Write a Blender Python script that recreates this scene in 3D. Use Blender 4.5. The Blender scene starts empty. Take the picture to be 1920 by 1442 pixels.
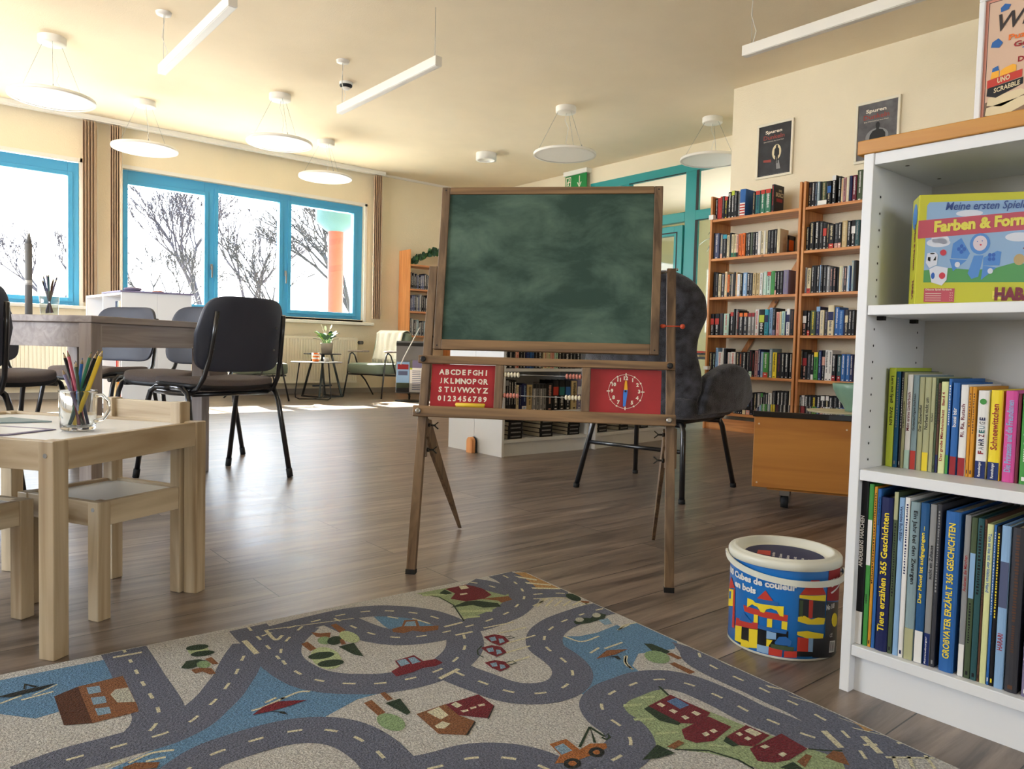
import bpy, bmesh, math, random, json
from mathutils import Vector, Matrix, Euler
PI = math.pi
C = bpy.context.scene.collection
scn = bpy.context.scene
# ------------------------------------------------------------------ camera, world, sun, exposure
def camera():
    f, pitch, roll, yaw = 1399.0, .04792, .02561, .87734
    fw = Vector((math.cos(yaw)*math.cos(pitch), math.sin(yaw)*math.cos(pitch), -math.sin(pitch)))
    r = Vector((math.sin(yaw), -math.cos(yaw), 0)); u = r.cross(fw)
    c, s = math.cos(roll), math.sin(roll)
    r, u = c*r+s*u, -s*r+c*u
    cd = bpy.data.cameras.new('camera'); co = bpy.data.objects.new('camera', cd); C.objects.link(co)
    cd.sensor_width = 36; cd.lens = f/1920*36; cd.clip_start = .05; cd.clip_end = 400
    m = Matrix((( r.x, u.x, -fw.x, 0), (r.y, u.y, -fw.y, 0), (r.z, u.z, -fw.z, .66), (0, 0, 0, 1)))
    co.matrix_world = m; scn.camera = co
camera()
w = bpy.data.worlds.new('world'); scn.world = w; w.use_nodes = True
nt = w.node_tree; bg = nt.nodes['Background']
tc = nt.nodes.new('ShaderNodeTexCoord'); sp = nt.nodes.new('ShaderNodeSeparateXYZ'); cr = nt.nodes.new('ShaderNodeValToRGB')
nt.links.new(tc.outputs['Generated'], sp.inputs[0]); nt.links.new(sp.outputs['Z'], cr.inputs[0]); nt.links.new(cr.outputs[0], bg.inputs[0])
cr.color_ramp.elements[0].position = 0; cr.color_ramp.elements[0].color = (.93, .95, 1, 1)
cr.color_ramp.elements[1].position = .6; cr.color_ramp.elements[1].color = (.60, .78, 1, 1)
bg.inputs[1].default_value = 3.6
SUN_DIR = Vector((.05, -.838, -.545)).normalized()
sd = bpy.data.lights.new('sun', 'SUN'); so = bpy.data.objects.new('sun', sd); C.objects.link(so)
sd.energy = 23; sd.angle = .012; sd.color = (1, .93, .8)
so.rotation_euler = SUN_DIR.to_track_quat('-Z', 'Y').to_euler()
so.location = (3, 20, 10)
scn.view_settings.view_transform = 'Standard'; scn.view_settings.look = 'None'
scn.view_settings.gamma = 1; scn.view_settings.use_curve_mapping = False
scn.view_settings.exposure = 1.86
def portal(x, y, z, sx, sz, rot):
    l = bpy.data.lights.new('window_portal', 'AREA'); l.shape = 'RECTANGLE'; l.size = sx; l.size_y = sz
    o = bpy.data.objects.new('window_portal', l); C.objects.link(o); o.location = (x, y, z); o.rotation_euler = rot
    l.cycles.is_portal = True
portal(3.49, 9.3, 1.77, 3.0, 1.6, (-PI/2, 0, 0))
portal(.1, 9.3, 1.77, 2.9, 1.6, (-PI/2, 0, 0))
portal(-3.55, 4.6, 1.7, 1.8, 4.0, (0, -PI/2, 0))  # portal for the added opening in the unseen left wall
portal(-1.1, -6.1, 1.7, 1.8, 1.8, (PI/2, 0, 0))  # portal for the added opening behind the camera
portal(10.6, 5.5, 1.5, 2.0, 3.4, (0, PI/2, 0))

# ------------------------------------------------------------------ materials
M = {}
def L(a): return tuple(((x/255)/12.92 if x/255 <= .04045 else ((x/255+.055)/1.055)**2.4) for x in a)
def mat(name, col, rough=.6, metal=0, spec=.5, bump=0, bscale=60, var=0, vscale=8, stretch=(1, 1, 1), trans=0, emit=0, sheen=0, coat=0):
    """col: sRGB 0-255"""
    m = bpy.data.materials.new(name); m.use_nodes = True; n = m.node_tree.nodes; k = m.node_tree.links
    b = n['Principled BSDF']; c = L(col)
    b.inputs['Base Color'].default_value = (*c, 1); b.inputs['Roughness'].default_value = rough
    b.inputs['Metallic'].default_value = metal; b.inputs['Specular IOR Level'].default_value = spec
    if coat: b.inputs['Coat Weight'].default_value = coat
    if sheen: b.inputs['Sheen Weight'].default_value = sheen
    if trans: b.inputs['Transmission Weight'].default_value = trans
    if var or bump:
        t = n.new('ShaderNodeTexCoord'); mp = n.new('ShaderNodeMapping'); mp.inputs['Scale'].default_value = stretch
        k.new(t.outputs['Object'], mp.inputs[0])
    if var:
        no = n.new('ShaderNodeTexNoise'); no.inputs['Scale'].default_value = vscale; no.inputs['Detail'].default_value = 5
        k.new(mp.outputs[0], no.inputs['Vector'])
        mx = n.new('ShaderNodeMix'); mx.data_type = 'RGBA'
        mx.inputs[6].default_value = (*[x*(1-var) for x in c], 1); mx.inputs[7].default_value = (*[min(1, x*(1+var)) for x in c], 1)
        rp = n.new('ShaderNodeMapRange'); rp.inputs[1].default_value = .3; rp.inputs[2].default_value = .7
        k.new(no.outputs[0], rp.inputs[0]); k.new(rp.outputs[0], mx.inputs[0]); k.new(mx.outputs[2], b.inputs['Base Color'])
    if bump:
        nb = n.new('ShaderNodeTexNoise'); nb.inputs['Scale'].default_value = bscale; nb.inputs['Detail'].default_value = 3
        k.new(mp.outputs[0], nb.inputs['Vector'])
        bp = n.new('ShaderNodeBump'); bp.inputs['Strength'].default_value = bump; bp.inputs['Distance'].default_value = .01
        k.new(nb.outputs[0], bp.inputs['Height']); k.new(bp.outputs[0], b.inputs['Normal'])
    M[name] = m; return m
def wood(name, c1, c2, axis='Z', rough=.5, scale=18, knots=False, bump=.1, coat=0):
    m = bpy.data.materials.new(name); m.use_nodes = True; n = m.node_tree.nodes; k = m.node_tree.links
    b = n['Principled BSDF']; b.inputs['Roughness'].default_value = rough
    if coat: b.inputs['Coat Weight'].default_value = coat
    t = n.new('ShaderNodeTexCoord'); mp = n.new('ShaderNodeMapping')
    s = {'X': (.06, 1, 1), 'Y': (1, .06, 1), 'Z': (1, 1, .06)}[axis]; mp.inputs['Scale'].default_value = s
    k.new(t.outputs['Object'], mp.inputs[0])
    no = n.new('ShaderNodeTexNoise'); no.inputs['Scale'].default_value = scale*2.2; no.inputs['Detail'].default_value = 6; no.inputs['Distortion'].default_value = 1.2
    k.new(mp.outputs[0], no.inputs['Vector'])
    rp = n.new('ShaderNodeValToRGB'); e = rp.color_ramp.elements
    e[0].position = .35; e[0].color = (*L(c2), 1); e[1].position = .62; e[1].color = (*L(c1), 1)
    k.new(no.outputs[0], rp.inputs[0]); src = rp.outputs[0]
    if knots:
        v = n.new('ShaderNodeTexVoronoi'); v.inputs['Scale'].default_value = 4.3; k.new(t.outputs['Object'], v.inputs['Vector'])
        mr = n.new('ShaderNodeMapRange'); mr.inputs[1].default_value = .03; mr.inputs[2].default_value = .09; k.new(v.outputs['Distance'], mr.inputs[0])
        mx = n.new('ShaderNodeMix'); mx.data_type = 'RGBA'; mx.inputs[6].default_value = (*[x*.3 for x in L(c2)], 1)
        k.new(mr.outputs[0], mx.inputs[0]); k.new(src, mx.inputs[7]); src = mx.outputs[2]
    k.new(src, b.inputs['Base Color'])
    bp = n.new('ShaderNodeBump'); bp.inputs['Strength'].default_value = bump; bp.inputs['Distance'].default_value = .003
    k.new(no.outputs[0], bp.inputs['Height']); k.new(bp.outputs[0], b.inputs['Normal'])
    M[name] = m; return m
def floor_mat():
    m = bpy.data.materials.new('floor_planks'); m.use_nodes = True; n = m.node_tree.nodes; k = m.node_tree.links
    b = n['Principled BSDF']; b.inputs['Specular IOR Level'].default_value = .85
    t = n.new('ShaderNodeTexCoord'); mp = n.new('ShaderNodeMapping'); mp.inputs['Rotation'].default_value = (0, 0, math.radians(0))
    k.new(t.outputs['Object'], mp.inputs[0])
    br = n.new('ShaderNodeTexBrick'); br.inputs['Scale'].default_value = 1; br.inputs['Brick Width'].default_value = 1.22; br.inputs['Row Height'].default_value = .185
    br.inputs['Mortar Size'].default_value = .0016; br.inputs['Mortar Smooth'].default_value = .3; br.offset = .37
    br.inputs['Color1'].default_value = (.25, .25, .25, 1); br.inputs['Color2'].default_value = (.75, .75, .75, 1); br.inputs['Mortar'].default_value = (.0, .0, .0, 1)
    k.new(mp.outputs[0], br.inputs['Vector'])
    m2 = n.new('ShaderNodeMapping'); m2.inputs['Scale'].default_value = (.09, 1, 1)
    k.new(mp.outputs[0], m2.inputs[0])
    add = n.new('ShaderNodeVectorMath'); add.operation = 'MULTIPLY_ADD'; add.inputs[1].default_value = (3, 7, 0)
    k.new(br.outputs['Color'], add.inputs[0]); k.new(m2.outputs[0], add.inputs[2])
    no = n.new('ShaderNodeTexNoise'); no.inputs['Scale'].default_value = 22; no.inputs['Detail'].default_value = 9; no.inputs['Roughness'].default_value = .65; no.inputs['Distortion'].default_value = .8
    k.new(add.outputs[0], no.inputs['Vector'])
    rp = n.new('ShaderNodeValToRGB'); e = rp.color_ramp.elements
    e[0].position = .33; e[0].color = (*L((84, 70, 61)), 1); e[1].position = .68; e[1].color = (*L((166, 148, 134)), 1)
    k.new(no.outputs[0], rp.inputs[0])
    # plank to plank tone
    sx = n.new('ShaderNodeMix'); sx.data_type = 'RGBA'; sx.blend_type = 'MULTIPLY'; sx.inputs[0].default_value = .35
    k.new(rp.outputs[0], sx.inputs[6]); k.new(br.outputs['Color'], sx.inputs[7])
    mx = n.new('ShaderNodeMix'); mx.data_type = 'RGBA'; k.new(br.outputs['Fac'], mx.inputs[0]); k.new(sx.outputs[2], mx.inputs[6]); mx.inputs[7].default_value = (*L((30, 22, 18)), 1)
    k.new(mx.outputs[2], b.inputs['Base Color'])
    rr = n.new('ShaderNodeMapRange'); rr.inputs[3].default_value = .26; rr.inputs[4].default_value = .42; k.new(no.outputs[0], rr.inputs[0]); k.new(rr.outputs[0], b.inputs['Roughness'])
    bp = n.new('ShaderNodeBump'); bp.inputs['Strength'].default_value = .25; bp.inputs['Distance'].default_value = .002
    k.new(no.outputs[0], bp.inputs['Height'])
    b2 = n.new('ShaderNodeBump'); b2.inputs['Strength'].default_value = .5; b2.inputs['Distance'].default_value = .002; b2.invert = True
    k.new(br.outputs['Fac'], b2.inputs['Height']); k.new(bp.outputs[0], b2.inputs['Normal']); k.new(b2.outputs[0], b.inputs['Normal'])
    M['floor'] = m
def glass(name, tint=(1, 1, 1), gl=.03, rough=.02):
    m = bpy.data.materials.new(name); m.use_nodes = True; n = m.node_tree.nodes; k = m.node_tree.links
    n.remove(n['Principled BSDF']); out = n['Material Output']
    a = n.new('ShaderNodeBsdfTransparent'); a.inputs[0].default_value = (*tint, 1); g = n.new('ShaderNodeBsdfGlossy'); g.inputs['Roughness'].default_value = rough
    lw = n.new('ShaderNodeLayerWeight'); pw = n.new('ShaderNodeMath'); pw.operation = 'POWER'; pw.inputs[1].default_value = 3.5; k.new(lw.outputs['Facing'], pw.inputs[0]); mu = n.new('ShaderNodeMath'); mu.operation = 'MULTIPLY_ADD'; mu.inputs[1].default_value = .55; mu.inputs[2].default_value = gl; k.new(pw.outputs[0], mu.inputs[0]); lw = mu
    x = n.new('ShaderNodeMixShader'); k.new(lw.outputs[0], x.inputs[0]); k.new(a.outputs[0], x.inputs[1]); k.new(g.outputs[0], x.inputs[2]); k.new(x.outputs[0], out.inputs[0])
    M[name] = m
def chalk_mat():
    m = mat('chalkboard', (34, 66, 56), .75); n = m.node_tree.nodes; k = m.node_tree.links; b = n['Principled BSDF']
    t = n.new('ShaderNodeTexCoord'); mp = n.new('ShaderNodeMapping'); mp.inputs['Scale'].default_value = (2.4, 1, 4.2); mp.inputs['Rotation'].default_value = (0, .25, 0); k.new(t.outputs['Object'], mp.inputs[0])
    a = n.new('ShaderNodeTexNoise'); a.inputs['Scale'].default_value = 2.2; a.inputs['Detail'].default_value = 8; a.inputs['Roughness'].default_value = .62; a.inputs['Distortion'].default_value = .35; k.new(mp.outputs[0], a.inputs['Vector'])
    rp = n.new('ShaderNodeValToRGB'); e = rp.color_ramp.elements; e[0].position = .40; e[0].color = (*L((40, 68, 58)), 1); e[1].position = .78; e[1].color = (*L((98, 124, 108)), 1)
    k.new(a.outputs[0], rp.inputs[0])
    v = n.new('ShaderNodeTexVoronoi'); v.inputs['Scale'].default_value = 9; k.new(t.outputs['Object'], v.inputs['Vector'])
    mr = n.new('ShaderNodeMapRange'); mr.inputs[1].default_value = .012; mr.inputs[2].default_value = .03; k.new(v.outputs['Distance'], mr.inputs[0])
    mx = n.new('ShaderNodeMix'); mx.data_type = 'RGBA'; mx.inputs[6].default_value = (*L((150, 170, 158)), 1); k.new(mr.outputs[0], mx.inputs[0]); k.new(rp.outputs[0], mx.inputs[7]); k.new(mx.outputs[2], b.inputs['Base Color'])
floor_mat(); chalk_mat()
mat('ceiling', (244, 228, 198), .95, bump=.15, bscale=120, var=.02, vscale=3)
mat('wall', (240, 228, 200), .95, bump=.25, bscale=90, var=.02, vscale=3)
mat('wall_cool', (236, 230, 216), .95, bump=.2, bscale=90)
mat('wall_green', (224, 226, 192), .95)
mat('base', (150, 140, 128), .7)
mat('teal', (70, 164, 214), .38, coat=.2)
mat('teal_dark', (30, 150, 150), .4, coat=.2)
mat('near_black', (18, 20, 22), .6)
mat('white_paint', (236, 232, 222), .45)
mat('white_lam', (232, 234, 236), .4)
mat('white_lam_edge', (214, 214, 212), .4)
mat('lamp_white', (242, 238, 228), .5)
mat('diffuser', (250, 248, 240), .5)
mat('radiator', (240, 232, 210), .4)
mat('blind', (206, 178, 150), .85)
mat('metal', (170, 170, 168), .3, metal=1)
mat('dark_metal', (52, 50, 46), .4, metal=.8)
mat('black_tube', (22, 23, 27), .28, spec=.6, coat=.4)
mat('black_plastic', (24, 25, 28), .45)
mat('seat_fabric', (112, 102, 98), .95, bump=.4, bscale=500, var=.1, vscale=200)
mat('back_shell', (58, 62, 76), .5, bump=.1, bscale=400)
mat('velvet', (54, 54, 60), .95, bump=.6, bscale=260, var=.95, vscale=22, sheen=.35)
mat('green_fabric', (120, 134, 118), .95, bump=.3, bscale=300, sheen=.2)
mat('throw', (236, 232, 216), .95, bump=.5, bscale=120)
mat('red_panel', (168, 28, 40), .4, var=.12, vscale=14, bump=.05, bscale=30, coat=.2)
mat('print_white', (236, 226, 206), .6)
mat('yellow', (238, 204, 60), .5)
mat('clock_yellow', (244, 176, 32), .5)
mat('clock_blue', (60, 130, 220), .5)
mat('bead_white', (236, 226, 196), .45); mat('bead_red', (206, 128, 110), .45)
mat('knob_red', (214, 84, 50), .4)
wood('easel_wood', (134, 108, 80), (88, 68, 50), 'Z', .55, 14)
wood('easel_wood_x', (148, 116, 80), (104, 80, 56), 'X', .55, 14)
wood('pine_kids', (208, 190, 158), (160, 136, 102), 'Z', .5, 7, coat=.1)
wood('pine_kids_x', (208, 190, 158), (160, 136, 102), 'X', .5, 7, coat=.1)
wood('pine_kids_y', (208, 190, 158), (160, 136, 102), 'Y', .5, 7, coat=.1)
wood('pine', (216, 150, 84), (182, 112, 56), 'Z', .45, 12, knots=True, coat=.2)
wood('pine_y', (220, 150, 82), (186, 112, 54), 'Y', .45, 12, knots=True, coat=.2)
wood('pine_x', (226, 160, 110), (200, 126, 80), 'X', .45, 12, knots=True, coat=.2)
wood('pine_light', (250, 178, 112), (226, 146, 84), 'Z', .45, 10, knots=True)
wood('beech_top', (206, 140, 58), (184, 118, 44), 'Y', .45, 9)
wood('beech_top_x', (206, 150, 64), (188, 122, 46), 'X', .45, 9)
wood('table_wood', (170, 158, 152), (146, 134, 128), 'X', .5, 12)
wood('table_wood_z', (170, 158, 152), (146, 134, 128), 'Z', .5, 12)
wood('trolley_wood', (178, 118, 44), (160, 100, 34), 'X', .5, 6)
mat('trolley_top', (14, 14, 16), .08, coat=.6)
mat('bowl_green', (128, 164, 142), .35, var=.08, vscale=20)
mat('paper_beige', (206, 194, 160), .8)
mat('leaf', (70, 120, 58), .5, var=.3, vscale=6); mat('leaf_light', (176, 214, 84), .5); mat('leaf_dark', (50, 92, 66), .5, var=.3, vscale=10)
mat('pot', (170, 166, 152), .7, bump=.2, bscale=80)
mat('bark', (34, 30, 36), .9); mat('bark2', (28, 26, 24), .9)
mat('orange_paint', (112, 30, 8), .7); mat('cap_teal', (26, 66, 72), .7)
mat('ground', (190, 188, 180), .95, var=.2, vscale=1)
mat('exit_green', (0, 132, 62), .4)
mat('white_plastic', (240, 238, 230), .4)
glass('pane_glass'); glass('clear_glass', (.93, .96, .95), gl=.13, rough=.01); glass('acrylic', (.8, .8, .8), rough=.05)
mat('mug_glass', (250, 252, 252), .03, trans=1)
mat('frosted', (206, 220, 226), .8)
mat('poster_frame', (236, 228, 206), .5); mat('poster_black', (38, 38, 42), .5, var=.5, vscale=14); mat('poster_grey', (92, 90, 92), .5, var=.5, vscale=10)
mat('poster_red', (150, 60, 50), .6); mat('silhouette', (16, 16, 18), .6)
mat('page', (226, 216, 192), .9, bump=.3, bscale=200, stretch=(1, 1, 1))
mat('rubber', (20, 20, 20), .7)
mat('stand_grey', (116, 114, 112), .5)
# colour codes for books and printed things
PAL = dict(k=(20, 20, 24), K=(58, 58, 64), w=(232, 230, 226), c=(224, 210, 172), r=(196, 62, 50), R=(150, 34, 40), o=(232, 116, 44), b=(46, 102, 170), B=(92, 62, 46),
    n=(28, 36, 84), d=(84, 92, 124), l=(140, 176, 214), g=(70, 148, 66), G=(52, 120, 92), F=(74, 88, 62), y=(240, 214, 50), Y=(190, 206, 66), p=(222, 168, 152), t=(40, 110, 110),
    m=(110, 34, 52), a=(142, 142, 142), s=(200, 176, 128), T=(56, 160, 180), M=(186, 216, 200), v=(128, 120, 150), P=(176, 128, 130), e=(136, 158, 164), E=(44, 84, 88),
    S=(176, 176, 136), C=(216, 220, 160), N=(24, 44, 104), O=(212, 146, 40), P2=(214, 84, 156), q=(34, 84, 134), B2=(34, 92, 130))
NAME = dict(k='black', K='dark grey', w='white', c='cream', r='red', R='dark red', o='orange', b='blue', B='brown', n='navy blue', d='slate blue', l='light blue', g='green', G='sea green',
    F='olive green', y='yellow', Y='lime green', p='pale pink', t='teal', m='maroon', a='grey', s='tan', T='turquoise', M='mint green', v='lilac grey', P='dusty pink', e='grey blue', E='dark teal',
    S='sage green', C='pale green', N='navy', O='mustard', P2='bright pink', q='deep blue', B2='petrol blue', x='coloured')
for k_, v_ in PAL.items(): mat('bk_'+k_, v_, .5, spec=.3)
RUGC = dict(base=(208, 206, 200), road=(112, 117, 134), blue=(108, 150, 186), green=(166, 184, 138), green2=(196, 210, 160), green3=(150, 178, 130), sand=(196, 154, 100), sand2=(206, 170, 110), cream=(232, 222, 192),
    red=(122, 36, 46), brown=(146, 96, 60), dbrown=(92, 54, 34), dark=(42, 44, 40), dgreen=(46, 66, 44), lblue=(144, 176, 198), blueroof=(96, 130, 176), pale=(196, 196, 180), dred=(128, 34, 46), orange=(178, 110, 56))
for k_, v_ in RUGC.items(): mat('rug_'+k_, v_, 1.0, spec=.1, bump=1.0, bscale=300, var=.34, vscale=230, sheen=.1)

# ------------------------------------------------------------------ mesh builder
class MB:
    def __init__(s): s.v = []; s.f = []; s.m = []; s.s = []; s.X = Matrix()
    def add(s, vs, fs, mi=0, sm=False):
        o = len(s.v); s.v += [s.X @ Vector(p) for p in vs]
        for f in fs: s.f.append([i+o for i in f]); s.m.append(mi); s.s.append(sm)
        return s
    def box(s, x0, y0, z0, x1, y1, z1, mi=0):
        if x0 > x1: x0, x1 = x1, x0
        if y0 > y1: y0, y1 = y1, y0
        if z0 > z1: z0, z1 = z1, z0
        return s.add([(x0,y0,z0),(x1,y0,z0),(x1,y1,z0),(x0,y1,z0),(x0,y0,z1),(x1,y0,z1),(x1,y1,z1),(x0,y1,z1)],
              [(0,3,2,1),(4,5,6,7),(0,1,5,4),(1,2,6,5),(2,3,7,6),(3,0,4,7)], mi)
    def hexa(s, p, mi=0):   # 8 points bottom 4, top 4
        return s.add(p, [(0,3,2,1),(4,5,6,7),(0,1,5,4),(1,2,6,5),(2,3,7,6),(3,0,4,7)], mi)
    def bar(s, a, b, w, d, mi=0, up=None, w2=None, d2=None):
        a = Vector(a); b = Vector(b); t = (b-a).normalized(); up = Vector(up) if up else (Vector((0,0,1)) if abs(t.z) < .95 else Vector((0,1,0)))
        x = t.cross(up).normalized(); y = x.cross(t).normalized(); w2 = w if w2 is None else w2; d2 = d if d2 is None else d2
        P = [a-x*w/2-y*d/2, a+x*w/2-y*d/2, a+x*w/2+y*d/2, a-x*w/2+y*d/2, b-x*w2/2-y*d2/2, b+x*w2/2-y*d2/2, b+x*w2/2+y*d2/2, b-x*w2/2+y*d2/2]
        return s.hexa(P, mi)
    def tube(s, pts, r, n=10, mi=0, closed=False, sy=1):
        pts = [Vector(p) for p in pts]; N = len(pts); R = r if isinstance(r, (list, tuple)) else [r]*N
        vs = []; prev = None
        for i, p in enumerate(pts):
            if closed: t = pts[(i+1) % N]-pts[i-1]
            else: t = pts[min(i+1, N-1)]-pts[max(i-1, 0)]
            if t.length < 1e-9: t = Vector((0, 0, 1))
            t.normalize()
            if prev is None:
                a = Vector((0, 0, 1)) if abs(t.z) < .9 else Vector((1, 0, 0)); x = t.cross(a).normalized()
            else:
                x = prev-t*prev.dot(t); x.normalize()
            prev = x; y = t.cross(x)
            for k in range(n):
                q = 2*PI*k/n; vs.append(p+x*math.cos(q)*R[i]+y*math.sin(q)*R[i]*sy)
        fs = []
        for i in range(N if closed else N-1):
            a = i*n; b = ((i+1) % N)*n
            for k in range(n): fs.append((a+k, a+(k+1) % n, b+(k+1) % n, b+k))
        s.add(vs, fs, mi, True)
        if not closed: 
            o = len(s.v)-len(vs)
            s.f.append([o+k for k in reversed(range(n))]); s.m.append(mi); s.s.append(False)
            s.f.append([o+(N-1)*n+k for k in range(n)]); s.m.append(mi); s.s.append(False)
        return s
    def lathe(s, prof, n=32, mi=0, c=(0, 0, 0), a0=0, a1=2*PI, sm=True, mis=None):
        full = abs(a1-a0-2*PI) < 1e-6; K = n if full else n+1
        vs = []
        for r, z in prof:
            for k in range(K):
                q = a0+(a1-a0)*k/n; vs.append((c[0]+r*math.cos(q), c[1]+r*math.sin(q), c[2]+z))
        for i in range(len(prof)-1):
            fs = []
            for k in range(n): 
                k2 = (k+1) % K
                fs.append((i*K+k, i*K+k2, (i+1)*K+k2, (i+1)*K+k))
            if i == 0: o = len(s.v); s.add(vs, [], mi)
            for f in fs: s.f.append([x+o for x in f]); s.m.append(mis[i] if mis else mi); s.s.append(sm)
        return s
    def disc(s, c, r, ax='Z', n=20, mi=0, rx=None):
        rx = r if rx is None else rx; P = []
        for k in range(n):
            q = 2*PI*k/n; a, b = rx*math.cos(q), r*math.sin(q)
            P.append({'Z': (c[0]+a, c[1]+b, c[2]), 'Y': (c[0]+a, c[1], c[2]+b), 'X': (c[0], c[1]+a, c[2]+b)}[ax])
        return s.add(P, [list(range(n))], mi)
    def poly(s, pts, mi=0): return s.add(pts, [list(range(len(pts)))], mi)
    def prism(s, pts, d, mi=0):     # pts: 3-D polygon, d: extrusion vector
        n = len(pts); d = Vector(d); P = [Vector(p) for p in pts]; Q = [p+d for p in P]
        return s.add(P+Q, [list(reversed(range(n))), list(range(n, 2*n))]+[(i, (i+1) % n, n+(i+1) % n, n+i) for i in range(n)], mi)
    def grid(s, fn, nu, nv, mi=0, sm=True, cu=False):
        vs = [fn(i/nu, j/nv) for j in range(nv+1) for i in range(nu+1)]
        return s.add(vs, [(j*(nu+1)+i, j*(nu+1)+i+1, (j+1)*(nu+1)+i+1, (j+1)*(nu+1)+i) for j in range(nv) for i in range(nu)], mi, sm)
    def sup(s, c, a, b, h, e1=.3, e2=.3, nu=32, nv=14, mi=0, fn=None):
        """superellipsoid cushion"""
        def sg(x, e): return math.copysign(abs(x)**e, x)
        vs = []
        for j in range(nv+1):
            ph = -PI/2+PI*j/nv
            for i in range(nu):
                th = 2*PI*i/nu
                p = Vector((a*sg(math.cos(ph), e1)*sg(math.cos(th), e2), b*sg(math.cos(ph), e1)*sg(math.sin(th), e2), h*sg(math.sin(ph), e1)))
                if fn: p = fn(p)
                vs.append(p+Vector(c))
        fs = [(j*nu+i, j*nu+(i+1) % nu, (j+1)*nu+(i+1) % nu, (j+1)*nu+i) for j in range(nv) for i in range(nu)]
        return s.add(vs, fs, mi, True)
    def sphere(s, c, r, n=10, mi=0, sx=1, sy=1, sz=1):
        return s.sup(c, r*sx, r*sy, r*sz, 1, 1, n, max(4, n//2), mi)
    def build(s, name, mats, parent=None, loc=(0, 0, 0), rz=0, bevel=0, solid=0, sub=0, weld=False):
        me = bpy.data.meshes.new(name); me.from_pydata([tuple(v) for v in s.v], [], s.f)
        if isinstance(mats, str): mats = [mats]
        for x in mats: me.materials.append(M[x])
        me.polygons.foreach_set('material_index', s.m); me.polygons.foreach_set('use_smooth', s.s)
        me.validate(); me.update()
        if weld:
            bm = bmesh.new(); bm.from_mesh(me); bmesh.ops.remove_doubles(bm, verts=bm.verts, dist=1e-5); bm.to_mesh(me); bm.free()
        o = bpy.data.objects.new(name, me); C.objects.link(o); o.location = loc; o.rotation_euler = (0, 0, rz)
        if parent: o.parent = parent
        if solid: q = o.modifiers.new('s', 'SOLIDIFY'); q.thickness = solid; q.offset = 0
        if bevel: q = o.modifiers.new('b', 'BEVEL'); q.width = bevel; q.segments = 2; q.limit_method = 'ANGLE'
        if sub: q = o.modifiers.new('u', 'SUBSURF'); q.levels = q.render_levels = sub
        return o
def tag(o, label=None, cat=None, group=None, kind=None):
    if label: o['label'] = label
    if cat: o['category'] = cat
    if group: o['group'] = group
    if kind: o['kind'] = kind
    return o
def empty(name, loc, rz, label, cat, group=None):
    o = bpy.data.objects.new(name, None); C.objects.link(o); o.location = loc; o.rotation_euler = (0, 0, rz); o.empty_display_size = .1
    return tag(o, label, cat, group)
def struct(name, mb, mats, parent=None, **k):
    o = mb.build(name, mats, parent, **k)
    if not parent: o['kind'] = 'structure'; 
    return o
def copy_tree(o, parent=None):
    c = o.copy(); C.objects.link(c); c.parent = parent
    for ch in [x for x in bpy.data.objects if x.parent == o]: copy_tree(ch, c)
    return c
# lettering: font outlines turned into flat meshes
_tx = {}
def text_pts(t, bold=0, shear=0):
    key = (t, bold, shear)
    if key not in _tx:
        cu = bpy.data.curves.new('t', 'FONT'); cu.body = t; cu.resolution_u = 2; cu.offset = bold; cu.shear = shear; cu.fill_mode = 'FRONT'
        ob = bpy.data.objects.new('t', cu); C.objects.link(ob)
        dg = bpy.context.evaluated_depsgraph_get(); me = bpy.data.meshes.new_from_object(ob.evaluated_get(dg))
        v = [tuple(x.co) for x in me.vertices]; f = [list(p.vertices) for p in me.polygons]
        bpy.data.objects.remove(ob); bpy.data.curves.remove(cu); bpy.data.meshes.remove(me)
        xs = [a[0] for a in v] or [0, 1]; ys = [a[1] for a in v] or [0, 1]
        _tx[key] = (v, f, min(xs), max(xs), min(ys), max(ys))
    return _tx[key]
def put_text(mb, t, org, ex, ey, width=None, height=None, mi=0, bold=0, shear=0, center=False, warp=None):
    """writes t with its lower-left at org along ex (unit) with up ey (unit); fits the given width and/or height of the ink box"""
    v, f, x0, x1, y0, y1 = text_pts(t, bold, shear)
    if not v: return
    ex = Vector(ex); ey = Vector(ey); org = Vector(org)
    sx = (width/(x1-x0)) if width else None; sy = (height/(y1-y0)) if height else None
    if sx is None: sx = sy
    if sy is None: sy = sx
    dx = -(x1-x0)*sx/2 if center else 0
    P = []
    for a in v:
        u, q = (a[0]-x0)*sx+dx, (a[1]-y0)*sy
        P.append(warp(u, q) if warp else org+ex*u+ey*q)
    mb.add(P, f, mi)
# ================================================================== THE SETTING
CH = 3.03; WY = 9.24; XL = -3.5; YB = -6.0; WX = 5.82; PX = 7.05
struct('floor', MB().box(XL-.2, YB-.2, -.12, 10.7, WY+.3, 0), 'floor')
struct('ceiling', MB().box(XL-.2, YB-.2, CH, 10.7, WY+.3, CH+.15), 'ceiling')
def wall_holes(name, axis, c0, c1, a0, a1, z1, holes, m):
    """wall slab between c0..c1 on axis, spanning a0..a1, with rectangular holes (a,b,z0,z1)"""
    b = MB()
    def bx(p, q, zz0, zz1):
        if q-p < 1e-4 or zz1-zz0 < 1e-4: return
        if axis == 'Y': b.box(p, c0, zz0, q, c1, zz1)
        else: b.box(c0, p, zz0, c1, q, zz1)
    cur = a0
    for h in sorted(holes):
        bx(cur, h[0], 0, z1); bx(h[0], h[1], 0, h[2]); bx(h[0], h[1], h[3], z1); cur = h[1]
    bx(cur, a1, 0, z1)
    return struct(name, b, m)
wall_holes('wall_window', 'Y', WY, WY+.24, XL-.2, PX+.1, CH, [(-1.45, 1.57, 1.0, 2.56), (1.985, 4.985, 1.0, 2.56)], 'wall')
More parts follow.
